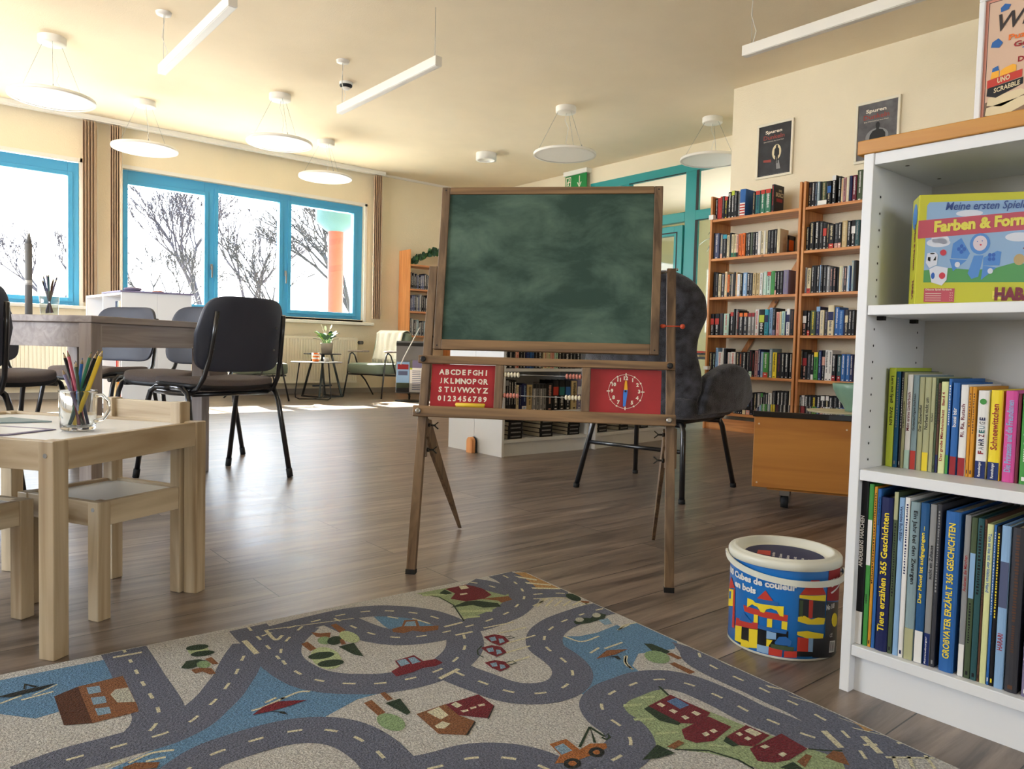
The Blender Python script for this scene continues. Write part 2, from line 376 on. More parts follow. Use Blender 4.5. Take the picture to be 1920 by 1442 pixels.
wall_holes('wall_left', 'X', XL-.2, XL, YB, WY, CH, [(2.6, 6.6, .8, 2.6)], 'wall')  # unseen window opening, added and sized for the fill light it admits
wall_holes('wall_back', 'Y', YB-.2, YB, XL-.2, WX+.2, CH, [(-2.0, -.2, .8, 2.6)], 'wall')  # opening added out of view, its width set by the foreground brightness
struct('wall_right', MB().box(WX, YB, 0, WX+.18, 4.0, CH), 'wall')
struct('wall_return', MB().box(WX+.18, 3.82, 0, PX+.1, 4.0, CH), 'wall')
wall_holes('wall_partition', 'X', PX-.02, PX+.1, 4.0, WY, CH, [(4.0, 6.95, 0, 2.83)], 'wall')
# room behind the glass partition
wall_holes('wall_far', 'X', 10.5, 10.7, 3.0, WY, CH, [(3.8, 7.2, .6, 2.4)], 'wall_green')
struct('wall_far_side', MB().box(PX+.1, 2.9, 0, 10.5, 3.0, CH), 'wall_green')
struct('wall_far_end', MB().box(PX+.1, WY, 0, 10.7, WY+.24, CH), 'wall_green')
struct('window_far', MB().box(10.52, 3.8, .6, 10.6, 3.9, 2.4).box(10.52, 7.1, .6, 10.6, 7.2, 2.4).box(10.52, 3.8, .6, 10.6, 7.2, .7).box(10.52, 3.8, 2.3, 10.6, 7.2, 2.4).box(10.52, 5.4, .6, 10.6, 5.5, 2.4).box(10.52, 6.4, .6, 10.6, 6.5, 2.4), 'teal_dark')
# baseboards
b = MB().box(XL, WY-.015, 0, PX-.02, WY, .07); struct('baseboard_window', b, 'base')
struct('baseboard_right', MB().box(WX-.015, YB, 0, WX, 4.0, .07), 'base')
struct('baseboard_partition', MB().box(PX-.035, 6.95, 0, PX-.02, WY-.015, .07), 'base')
struct('trim_ceiling', MB().box(XL, WY-.02, CH-.03, PX-.02, WY, CH), 'white_paint')

def window(name, X0, X1, Z0, Z1, panes, handles):
    fr = MB(); xs = [X0]+[p for q in panes for p in (q[0], q[1])]+[X1]
    y0, y1 = WY+.06, WY+.14
    b = fr
    # outer frame and mullions between the glass openings
    edges = [X0]+[p for q in panes for p in q[:2]]+[X1]
    for i in range(0, len(edges), 2):
        b.box(edges[i], y0, Z0, edges[i+1], y1, Z1)
    for q in panes:
        b.box(q[0], y0, Z0, q[1], y1, q[2]); b.box(q[0], y0, q[3], q[1], y1, Z1)
    o = struct(name, b, 'teal', bevel=.004)
    for q in panes:
        s = MB(); w_ = .045
        s.box(q[0]-w_, y0-.014, q[2]-w_, q[0], y0, q[3]+w_).box(q[1], y0-.014, q[2]-w_, q[1]+w_, y0, q[3]+w_).box(q[0], y0-.014, q[2]-w_, q[1], y0, q[2]).box(q[0], y0-.014, q[3], q[1], y0, q[3]+w_)
        s.build('sash', 'teal', o, bevel=.003)
        MB().box(q[0], WY+.095, q[2], q[1], WY+.105, q[3]).build('window_pane', 'pane_glass', o)
    for hx, hz in handles:
        MB().box(hx-.014, y0-.024, hz-.035, hx+.014, y0-.014, hz+.035).box(hx-.009, y0-.05, hz-.13, hx+.009, y0-.04, hz+.01).box(hx-.006, y0-.045, hz-.005, hx+.006, y0-.02, hz+.007).build('window_handle', 'metal', o, bevel=.002)
    # reveal frame: pale plaster edge strip round the opening
    return o
window('window_1', -1.45, 1.57, 1.0, 2.54, [(-1.35, -.55, 1.09, 2.39), (-.43, .42, 1.09, 2.39), (.54, 1.465, 1.09, 2.39)], [(.48, 1.6)])
window('window_2', 1.985, 4.985, 1.0, 2.55, [(2.05, 2.885, 1.09, 2.39), (3.045, 3.81, 1.09, 2.44), (3.965, 4.85, 1.09, 2.44)], [(2.965, 1.55), (3.89, 1.55)])
struct('trim_window_1', MB().box(-1.5, WY-.012, 2.54, 1.6, WY, 2.58).box(1.57, WY-.012, .98, 1.6, WY, 2.58), 'white_paint')
struct('trim_window_2', MB().box(1.95, WY-.012, 2.55, 5.02, WY, 2.59).box(1.95, WY-.012, .98, 1.985, WY, 2.58).box(4.985, WY-.012, .98, 5.02, WY, 2.58), 'white_paint')
struct('trim_sill_1', MB().box(-1.55, WY-.13, .965, 1.66, WY+.06, 1.0), 'white_paint', bevel=.006)
struct('trim_sill_2', MB().box(1.9, WY-.13, .925, 5.09, WY+.06, .965).box(1.985, WY, .965, 4.985, WY+.06, 1.0), 'white_paint', bevel=.006)

# glass partition (teal frame, door, panes)
pb = MB(); x0, x1 = PX-.03, PX+.05
pb.box(x0, 4.0, 2.73, x1, 6.95, 2.83).box(x0, 6.85, 0, x1, 6.95, 2.73).box(x0, 5.27, 0, x1, 5.42, 2.73).box(x0, 6.28, 0, x1, 6.40, 2.73)
pb.box(x0, 4.0, 2.17, x1, 5.27, 2.28).box(x0, 5.42, 2.17, x1, 6.28, 2.28).box(x0, 6.4, 2.17, x1, 6.85, 2.28).box(x0, 4.0, 0, x1, 5.27, .1).box(x0, 6.4, 0, x1, 6.85, .1)
part = struct('door_frame_1', pb, 'teal_dark', bevel=.004)
gk = MB().box(PX-.035, 5.235, .1, PX-.03, 5.27, 2.17).box(PX-.035, 5.235, 2.28, PX-.03, 5.27, 2.73).box(PX-.035, 5.42, 2.72, PX-.03, 6.28, 2.73).box(PX-.035, 4.0, 2.16, PX-.03, 5.27, 2.17)
gk.build('near_black', 'near_black', part)  # black strips painting in the shadow along the glass gasket
for a, b_, z0, z1 in ((4.0, 5.27, .1, 2.17), (4.0, 5.27, 2.28, 2.73), (5.42, 6.28, 2.28, 2.73), (6.4, 6.85, .1, 2.17), (6.4, 6.85, 2.28, 2.73)):
    MB().box(PX+.005, a, z0, PX+.012, b_, z1).build('glass_pane', 'pane_glass', part)
db = MB().box(PX-.05, 5.43, .02, PX+.02, 5.55, 2.13).box(PX-.05, 6.15, .02, PX+.02, 6.27, 2.13).box(PX-.05, 5.55, 2.02, PX+.02, 6.15, 2.13).box(PX-.05, 5.55, .02, PX+.02, 6.15, .2)
door = struct('door_1', db, 'teal_dark', bevel=.004)
MB().box(PX-.052, 5.5, .2, PX-.05, 5.515, 2.06).box(PX-.052, 5.5, 2.045, PX-.05, 6.2, 2.06).build('near_black', 'near_black', door)
MB().box(PX-.02, 5.55, .2, PX-.012, 6.15, 2.02).build('glass_pane', 'pane_glass', door)
MB().tube([(PX-.055, 6.2, 1.05), (PX-.1, 6.2, 1.05), (PX-.1, 6.08, 1.05)], .009).build('door_handle', 'metal', door)
MB().box(10.3, 4.0, 1.05, 10.31, 5.3, 1.62).build('frosted_film', 'frosted', tag(empty('window_screen', (0, 0, 0), 0, 'pale frosted screen standing before the window beyond the glass partition', 'screen'), None))
MB().box(10.28, 3.98, 0, 10.33, 4.02, 1.66).box(10.28, 5.28, 0, 10.33, 5.32, 1.66).box(10.28, 3.98, 1.62, 10.33, 5.32, 1.66).build('frame', 'teal_dark', bpy.data.objects['window_screen'])

# ------------------------------------------------------------------ ceiling lamps
def disc_lamp(x, y, z, label):
    o = empty('pendant_lamp', (x, y, CH), 0, label, 'lamp', 'round pendant lamps')
    h = z-CH
    MB().lathe([(0, -.055), (.095, -.055), (.1, -.05), (.1, 0)], 32).build('canopy', 'lamp_white', o)
    MB().lathe([(.286, h), (.305, h-.004), (.308, h+.008), (.305, h+.022), (.29, h+.026), (0, h+.026)], 56).build('rim', 'lamp_white', o)
    MB().lathe([(0, h+.002), (.287, h+.002)], 48).build('diffuser', 'diffuser', o)
    for k in range(3):
        a = 2*PI*k/3+.4
        MB().tube([(.08*math.cos(a), .08*math.sin(a), -.055), (.27*math.cos(a), .27*math.sin(a), h+.026)], .0015, 5).tube([(.27*math.cos(a), .27*math.sin(a), h+.026), (.27*math.cos(a), .27*math.sin(a), h+.045)], .004, 6).build('suspension_wire', 'metal', o)
    MB().tube([(.01, .0, -.055), (.0, .01, -.12), (.02, -.02, -.2), (.05, .03, -.27), (.03, .02, -.33), (.09, .06, -.40), (.07, .05, h+.04), (.1, .03, h+.026)], .0025, 6).build('cable', 'white_plastic', o)
    return o
for x, y, z, lb in ((1.0, 7.01, 2.545, 'round white pendant disc lamp at far left, the largest in view'), (1.965, 8.2, 2.555, 'round pendant disc lamp hanging before the two vertical blind stacks'),
    (2.882, 7.05, 2.567, 'round pendant disc lamp above the long blue window, left of the two'), (3.925, 8.235, 2.60, 'small looking round pendant disc lamp above right end of the window'),
    (5.09, 5.407, 2.565, 'round pendant disc lamp hanging alone above the chalkboard'), (6.373, 4.62, 2.605, 'round pendant disc lamp beside the bookcase wall corner, partly hidden')):
    disc_lamp(x, y, z, lb)
def linear_lamp(x, y0, y1, z, label, roses=True):
    o = empty('linear_pendant_lamp', (x, y0, CH), 0, label, 'lamp', 'linear pendant lamps'); L_ = y1-y0; h = z-CH
    MB().box(-.027, 0, h, .027, L_, h+.065).build('housing', 'lamp_white', o, bevel=.002)
    MB().box(-.02, .01, h-.002, .02, L_-.01, h+.001).build('diffuser', 'diffuser', o)
    for yy in (.05, L_-.05):
        MB().tube([(0, yy, h+.065), (0, yy, -.02)], .0015, 5).build('suspension_wire', 'metal', o)
    MB().tube([(0, L_-.06, h+.065), (.02, L_-.07, h+.15), (-.01, L_-.05, h+.25), (.01, L_-.05, -.01)], .0025, 6).build('cable', 'white_plastic', o)
    MB().lathe([(0, -.02), (.05, -.018), (.055, 0)], 20, c=(0, L_-.05, 0)).build('canopy', 'lamp_white', o)
    return o
linear_lamp(1.54, 4.47, 5.96, 2.60, 'white linear pendant lamp at upper left, left of the smoke detector')
linear_lamp(2.925, 4.40, 5.89, 2.60, 'white linear pendant lamp right of the smoke detector')
linear_lamp(4.30, 1.4, 2.89, 2.60, 'white linear pendant lamp at upper right above the framed posters')
o = empty('smoke_detector', (3.19, 6.3, CH), 0, 'small round white smoke detector on the ceiling', 'smoke detector')
MB().lathe([(0, -.062), (.03, -.06), (.038, -.05), (.055, -.035), (.055, -.022), (.06, -.02), (.06, 0)], 24).build('housing', 'white_plastic', o)
MB().lathe([(.04, -.0485), (.0565, -.034), (.0562, -.0225)], 24).build('vent_slot', 'near_black', o)
o = empty('ceiling_downlight', (5.60, 7.34, CH), 0, 'small round surface mounted ceiling light without suspension wires', 'ceiling light')
MB().lathe([(.10, -.085), (.125, -.085), (.125, 0)], 36).build('housing', 'lamp_white', o)
MB().lathe([(0, -.075), (.10, -.075), (.10, -.085)], 36).build('diffuser', 'diffuser', o)
# exit sign
o = empty('exit_sign', (7.03, 7.16, CH), 0, 'green illuminated style emergency exit sign below the ceiling', 'sign')
MB().box(-.1, -.22, -.06, .0, .22, 0).build('housing', 'white_plastic', o, bevel=.006)
MB().box(-.075, -.2, -.26, -.067, .2, -.06).build('sign_panel', 'exit_green', o)
b = MB(); X_ = -.0765
def sq(pts, dy=0, dz=0): b.poly([(X_, dy+p[0], dz+p[1]) for p in pts])
# view from -X: +Y is to the left. door with running figure on the left half, arrow on the right half
sq([(.185, -.245), (.185, -.075), (.09, -.075), (.09, -.245), (.10, -.245), (.10, -.09), (.172, -.09), (.172, -.245)])
sq([(-.06, -.08), (-.075, -.08), (-.075, -.19), (-.06, -.19)]); sq([(-.025, -.165), (-.0675, -.235), (-.11, -.165), (-.092, -.165), (-.0675, -.205), (-.043, -.165)])
o2 = b.build('arrow', 'print_white', o)
b = MB(); b.disc((X_, .125, -.108), .013, 'X', 12)
for p, q, w_ in (((.13, -.125), (.145, -.17), .022), ((.132, -.13), (.10, -.15), .01), ((.135, -.13), (.165, -.15), .01), ((.145, -.17), (.118, -.2), .012), ((.118, -.2), (.125, -.235), .011), ((.145, -.17), (.165, -.2), .012), ((.165, -.2), (.19, -.205), .01)):
    a = Vector((X_, *p)); c_ = Vector((X_, *q)); n_ = Vector((0, -(c_-a).z, (c_-a).y)).normalized()*w_/2; b.poly([a-n_, c_-n_, c_+n_, a+n_])
b.build('running_figure', 'print_white', o)

# ------------------------------------------------------------------ blinds, rail, radiators
def blind(x0, x1, z0, label):
    o = empty('vertical_blind', ((x0+x1)/2, WY-.11, 0), 0, label, 'blind', 'vertical blind stacks'); n = 9; w_ = x1-x0
    b = MB()
    for i in range(n):
        cx = -w_/2+w_*(i+.5)/n; b.bar((cx, 0, z0), (cx, 0, 2.965), .0035, .085, up=(.25 if i % 2 else .4, 1, 0))
    b.build('slats', 'blind', o)
    MB().tube([(w_/2+.01, 0, z0+.05), (w_/2+.01, 0, 2.96)], .002, 5).build('cord', 'white_plastic', o)
    b = MB()
    for i in range(n-1):
        cx = -w_/2+w_*(i+.5)/n; b.tube([(cx, .02, z0+.015), (cx+w_/n/2, .03, z0-.006), (cx+w_/n, .02, z0+.015)], .0025, 4)
    b.build('bead_chain', 'white_plastic', o)
blind(1.58, 1.71, 1.04, 'leftmost brown vertical blind stack, beside the first window')
blind(1.845, 1.95, 1.04, 'middle brown vertical blind stack, left of the long window')
blind(5.06, 5.19, 1.02, 'rightmost brown vertical blind stack, right of the long window')
tag(MB().box(-2.2, WY-.14, 2.975, 5.22, WY-.08, 3.0).box(-2.2, WY-.15, 2.99, 5.22, WY-.07, 3.028).build('blind_rail', 'white_plastic'), 'long white blind rail under the ceiling above the windows', 'rail')
def radiator(x0, x1, label):
    o = empty('radiator', (x0, WY-.09, .15), 0, label, 'radiator', 'wall radiators'); Wd = x1-x0
    b = MB(); n = int(Wd/.036)
    vs = []
    for i in range(n):
        a = Wd*i/n; s = Wd/n
        b.poly([(a, -.075, .03), (a+s*.3, -.083, .03), (a+s*.3, -.083, .57), (a, -.075, .57)][::1]); b.poly([(a+s*.3, -.083, .03), (a+s*.8, -.083, .03), (a+s*.8, -.083, .57), (a+s*.3, -.083, .57)]); b.poly([(a+s*.8, -.083, .03), (a+s, -.075, .03), (a+s, -.075, .57), (a+s*.8, -.083, .57)])
    b.box(0, -.075, 0, Wd, -.002, .6)
    b.box(0, -.083, 0, Wd, -.07, .03).box(0, -.083, .57, Wd, -.07, .6)
    b.build('panel', 'radiator', o)
    g = MB()
    for i in range(int(Wd/.05)): g.box(.02+i*.05, -.07, .6, .045+i*.05, -.01, .603)
    g.build('grille', 'white_paint', o)
    MB().tube([(Wd+.0, -.05, .54), (Wd+.05, -.05, .54)], .012, 10).tube([(Wd+.03, -.05, .54), (Wd+.09, -.05, .54)], .024, 14).build('thermostat_valve', 'stand_grey', o)
    MB().box(.1, -.002, .1, .14, .088, .5).box(Wd-.14, -.002, .1, Wd-.1, .088, .5).build('wall_bracket', 'white_paint', o)
radiator(3.1, 4.82, 'cream panel radiator under the long window behind the plant')
radiator(.0, 1.62, 'cream panel radiator at left seen below the grey table')

# ================================================================== OUTSIDE
tag(MB().box(-40, WY+.3, -.5, 60, 90, -.4).build('ground', 'ground'), kind='structure')
struct('wall_outer_eave', MB().box(-6, WY+.3, 2.92, 9, 11.45, 3.2), 'white_paint')
o = empty('canopy_pillar', (5.73, 11.6, -.4), 0, 'orange round pillar with turquoise capital outside the window', 'pillar')
MB().lathe([(.128, 0), (.128, 2.98)], 28).build('shaft', 'orange_paint', o)
MB().lathe([(.13, 2.93), (.2, 2.97), (.33, 3.08), (.34, 3.32)], 28).build('capital', 'cap_teal', o)
def flagpole(x, y, h, flags, label):
    o = empty('flagpole', (x, y, -.4), 0, label, 'flagpole'); 
    MB().tube([(0, 0, 0), (.0, 0, h)], [.05, .035], 10).build('pole', 'metal', o)
    for i, (z0, z1, s) in enumerate(flags): MB().box(.03*s, -.01, z0, .03*s+.16*s, .01, z1).build('banner', 'frosted', o)
flagpole(1.975, 14, 6.5, [(2.2, 2.75, -1), (1.55, 2.15, -1)], 'tall pole with pale banners outside the left window')
flagpole(6.2, 26, 4.0, [(2.65, 3.7, 1)], 'distant pole with pale blue banner outside the long window')
def tree(x, y, h, seed, label, spread=.55, levels=6, mt='bark', lean=0):
    R_ = random.Random(seed); b = MB()
    def br(p, d, ln, r, lv):
        q = p+d*ln; mid = p+d*ln*.5+Vector((R_.uniform(-1, 1), R_.uniform(-1, 1), 0))*ln*.05
        r = max(r, y*.00034); b.tube([p, mid, q], [r, r*.82, max(r*.66, y*.0003)], 5 if lv > 4 else 3)
        if lv == 0: return
        n = 3 if lv >= levels-1 else R_.choice((2, 3, 3))
        for k in range(n):
            a = R_.uniform(0, 2*PI); s = spread*R_.uniform(.55, 1.15)
            dd = (d+Vector((math.cos(a), math.sin(a), R_.uniform(-.1, .45)))*s).normalized()
            br(q if k else mid+(q-mid)*R_.uniform(.4, 1), dd, ln*R_.uniform(.62, .86), r*.66, lv-1)
    br(Vector((0, 0, 0)), Vector((lean, 0, 1)).normalized(), h*.27, h*.017, levels)
    o = b.build('bare_tree', mt); o.location = (x, y, -.4); tag(o, label, 'tree', 'bare trees outside the windows')
tree(13.3, 42, 10.6, 14, 'tallest bare tree seen through the left pane of the long window', .44, 7, lean=-.14)
tree(7.33, 27.3, 5.0, 8, 'bushy bare tree left of the tallest one outside', .75, 7, 'bark2')
tree(19.4, 52.5, 11.6, 5, 'bare tree seen through the middle window pane', .6, 7)
tree(14.0, 35.2, 6.6, 12, 'bare tree beyond the middle pane, nearer the right post', .6, 7, 'bark2')
tree(15.9, 30, 9.0, 21, 'large bare tree whose branches reach behind the orange pillar', .6, 7, 'bark2', lean=-.12)
tree(5.0, 34, 6.2, 9, 'bare tree seen through the left window behind the pole', .6, 7)
# ================================================================== CHALKBOARD EASEL
TH = math.radians(9)
ez = empty('chalkboard_easel', (1.146, 1.819, 0), math.atan2(-.745, .667), 'wooden standing easel with green chalkboard above red letter and clock panels', 'easel')
# local: x along the easel width, y backwards ; s_ = height along the leaning plane
def EP(wx, u, d=0): return Vector((wx, u*math.sin(TH)+d*math.cos(TH), u*math.cos(TH)-d*math.sin(TH)))
def ebox(b, w0, u0, w1, u1, d0, d1, mi=0, w0b=None, w1b=None):
    w0b = w0 if w0b is None else w0b; w1b = w1 if w1b is None else w1b
    return b.hexa([EP(w0, u0, d0), EP(w1, u0, d0), EP(w1, u0, d1), EP(w0, u0, d1), EP(w0b, u1, d0), EP(w1b, u1, d0), EP(w1b, u1, d1), EP(w0b, u1, d1)], mi)
for s, wf, wt in ((-1, .0, .014), (1, .736, .72)):
    ebox(MB(), wf-.013, .012, wf+.013, .915, 0, .022, w0b=wt-.013, w1b=wt+.013).build('post', 'easel_wood', ez, bevel=.002)
    ebox(MB(), wf-.014, 0, wf+.014, .014, -.001, .023).build('rubber_foot', 'rubber', ez)
    # rear leg, broad at the hinge and pointed at the floor
    a = EP(wf+(.013 if s < 0 else -.013), .42, .03); c = Vector((wf+.0, .566, .0)); x_ = .01
    top = EP(wf, .45, .03); tw = .045
    dirv = (c-top).normalized(); nrm = Vector((0, dirv.z, -dirv.y))
    off = .022 if s < 0 else -.022
    P = [top-nrm*.004, top+nrm*.0+dirv*.02, c-nrm*.004, c+nrm*.010, top+dirv*.10+nrm*.056, top+dirv*.015+nrm*.05]
    q = [Vector((p.x+off-.005, p.y, max(p.z, .004))) for p in P]
    MB().prism(q, (.012, 0, 0)).build('rear_leg', 'easel_wood', ez, bevel=.002)
    hb = MB(); ebox(hb, wf+(-.013 if s < 0 else -.021), .34, wf+(.021 if s < 0 else .013), .455, .0225, .036); hb.build('hinge_block', 'easel_wood', ez, bevel=.003)
    for uu in (.435, .362):
        p = EP(wf+(.021 if s < 0 else -.021), uu, .028); sx = 1 if s < 0 else -1
        kb = MB().tube([p, p+Vector((.022*sx, 0, 0))], .003, 8).tube([p, p+Vector((.007*sx, 0, 0))], .007, 6)
        kb.bar(p+Vector((.018*sx, -.0, -.0)), p+Vector((.03*sx, .0, .01)), .006, .003).bar(p+Vector((.018*sx, 0, 0)), p+Vector((.03*sx, 0, -.01)), .006, .003)
        kb.build('wing_nut', 'dark_metal', ez)
ebox(MB(), -.018, .458, .742, .490, -.02, -.001).build('lower_rail', 'easel_wood_x', ez, bevel=.003)
ebox(MB(), -.012, .617, .736, .640, -.014, -.001).build('upper_rail', 'easel_wood_x', ez, bevel=.002)
for wx, uu, m_ in ((.0, .474, 'metal'), (.723, .474, 'metal'), (.004, .6285, 'black_plastic'), (.722, .6285, 'black_plastic')):
    c_ = EP(wx, uu, -.021 if uu < .5 else -.015); n_ = EP(0, 0, -1)-EP(0, 0, 0)
    MB().tube([c_-n_*.002, c_+n_*.003, c_+n_*.005], [.0085, .0085, .005], 14).build('bolt_head', m_, ez)
for wx in (.2335, .487):
    ebox(MB(), wx-.012, .49, wx+.012, .617, -.012, .008).build('divider', 'easel_wood', ez, bevel=.0015)
# letter panel
lp = ebox(MB(), .027, .49, .2215, .617, .006, .012).build('letter_panel', 'red_panel', ez)
tb = MB(); e1 = Vector((1, 0, 0)); e2 = EP(0, 1)-EP(0, 0)
rowsT = ('ABCDEFGHI', 'JKLMNOPQR', 'STUVWXYZ', '0123456789')
for i, t in enumerate(rowsT):
    u = .586-.0262*i; x0_, x1_ = .052-.001*i, .1985
    for k, ch in enumerate(t):
        cx = x0_+.006+(x1_-x0_-.012)*k/(len(t)-1)
        put_text(tb, ch, EP(cx, u, .0055), e1, e2, height=.0165, bold=.035, center=True)
tb.build('lettering', 'print_white', lp)
# clock panel
cp = ebox(MB(), .4985, .49, .7, .617, .006, .012).build('clock_panel', 'red_panel', ez)
tb = MB(); cc = (.600, .5535); R_ = .0485
ring = []
N = 72
for i in range(N):
    a0, a1 = 2*PI*i/N, 2*PI*(i+1)/N
    tb.poly([EP(cc[0]+math.sin(a)*r, cc[1]+math.cos(a)*r, .0055) for a, r in ((a0, R_-.0006), (a0, R_+.0006), (a1, R_+.0006), (a1, R_-.0006))])
for h in range(1, 13):
    a = 2*PI*h/12; p = (cc[0]+math.sin(a)*R_, cc[1]+math.cos(a)*R_)
    if h % 3: tb.poly([EP(p[0]+.0026*math.cos(t*PI/5), p[1]+.0026*math.sin(t*PI/5), .0054) for t in range(10)])
    else:
        dx, dy = math.sin(a), math.cos(a); tb.poly([EP(p[0]+dx*i_*.005+dy*j_*.0016, p[1]+dy*i_*.005-dx*j_*.0016, .0054) for i_, j_ in ((-1, -1), (1, -1), (1, 1), (-1, 1))])
    if h == 6: continue
    q = (cc[0]+math.sin(a)*.0385, cc[1]+math.cos(a)*.0375-.0045)
    put_text(tb, str(h), EP(q[0], q[1], .0054), e1, e2, height=.0112, bold=.05, center=True)
tb.build('clock_face_print', 'print_white', cp)
def hand(name, m_, pts, d):
    MB().prism([EP(cc[0]+x, cc[1]+y, d) for x, y in pts], (EP(0, 0, -.002)-EP(0, 0, 0))).build(name, m_, cp)
hand('clock_hand', 'clock_yellow', [(-.0035, -.004), (.004, -.004), (.0055, .006), (.003, .031), (-.002, .031), (-.0045, .006)], .004)
hand('clock_hand', 'clock_blue', [(-.0055, .004), (.0055, .004), (.0055, -.006), (.001, -.042), (-.006, -.044), (-.0065, -.006)], .002)
c_ = EP(cc[0], cc[1], .0); n_ = EP(0, 0, -1)-EP(0, 0, 0)
MB().tube([c_, c_+n_*.002], .003, 12).build('clock_pin', 'near_black', cp)
# abacus wires and beads
for uu, left, right in ((.591, 'bead_white', 'bead_red'), (.5295, 'bead_red', 'bead_white')):
    wr = MB().tube([EP(.2455, uu, -.002), EP(.475, uu, -.002)], .0013, 6).build('abacus_wire', 'metal', ez)
    for k in range(5):
        for x_, m_ in ((.251+.0095*k, left), (.4695-.0095*k, right)):
            MB().sphere(EP(x_, uu, -.002), .0078, 12, sx=.6).build('abacus_bead', m_, wr)
# chalkboard panel
bd = bpy.data.objects.new('chalkboard', None)
W0, W1, U0, U1, D0 = .03, .69, .660, 1.157, -.012
fr = MB(); ebox(fr, W0, U0, W0+.025, U1, D0, D0+.02); fr.build('frame_stile', 'easel_wood', ez, bevel=.002)
fr = MB(); ebox(fr, W1-.025, U0, W1, U1, D0, D0+.02); fr.build('frame_stile', 'easel_wood', ez, bevel=.002)
fr = MB(); ebox(fr, W0+.025, U0, W1-.025, U0+.03, D0, D0+.019); fr.build('frame_rail', 'easel_wood_x', ez, bevel=.002)
fr = MB(); ebox(fr, W0+.025, U1-.022, W1-.025, U1, D0, D0+.019); fr.build('frame_rail', 'easel_wood_x', ez, bevel=.002)
ebox(MB(), W0+.02, U0+.02, W1-.02, U1-.015, D0+.006, D0+.012).build('chalkboard_panel', 'chalkboard', ez)
sc = MB()
for wx, uu in ((W0+.0125, U0+.011), (W1-.0125, U0+.012), (W0+.0125, U1-.01), (W1-.0125, U1-.01)):
    sc.poly([EP(wx+.0024*math.cos(t*PI/5), uu+.0024*math.sin(t*PI/5), D0-.0005) for t in range(10)])
sc.build('screw', 'near_black', ez)
for wx, uu, r_ in ((.0, .895, 'black_plastic'), (.0, .70, 'black_plastic')):
    MB().tube([EP(.02, uu, .01), EP(.04, uu, .0)], .004, 8).build('pivot_bolt', r_, ez)
for uu in (.745,):
    MB().tube([EP(.70, uu, .0), EP(.752, uu, .0)], .0022, 6).sphere(EP(.70, uu, 0), .006, 10, sx=1.5).sphere(EP(.755, uu, 0), .0075, 10).build('side_knob', 'knob_red', ez)
MB().tube([EP(.69, .90, .004), EP(.73, .91, .004)], .003, 6).sphere(EP(.736, .912, .004), .004).build('pivot_bolt', 'metal', ez)
# chalk stick on the lower rail
ch = MB(); mw = ez.matrix_basis
R3 = Matrix.Translation((1.146, 1.819, 0)) @ Matrix.Rotation(math.atan2(-.745, .667), 4, 'Z')
def RE(w, u, d): return R3 @ EP(w, u, d)
P = [RE(.108, .4958, -.009), RE(.110, .4965, -.009), RE(.194, .4965, -.009), RE(.1955, .4958, -.009)]
ch.tube(P, [.003, .0062, .0062, .004], 14); tag(ch.build('chalk_stick', 'yellow'), 'thick yellow chalk stick lying on the easel rail below the alphabet', 'chalk')

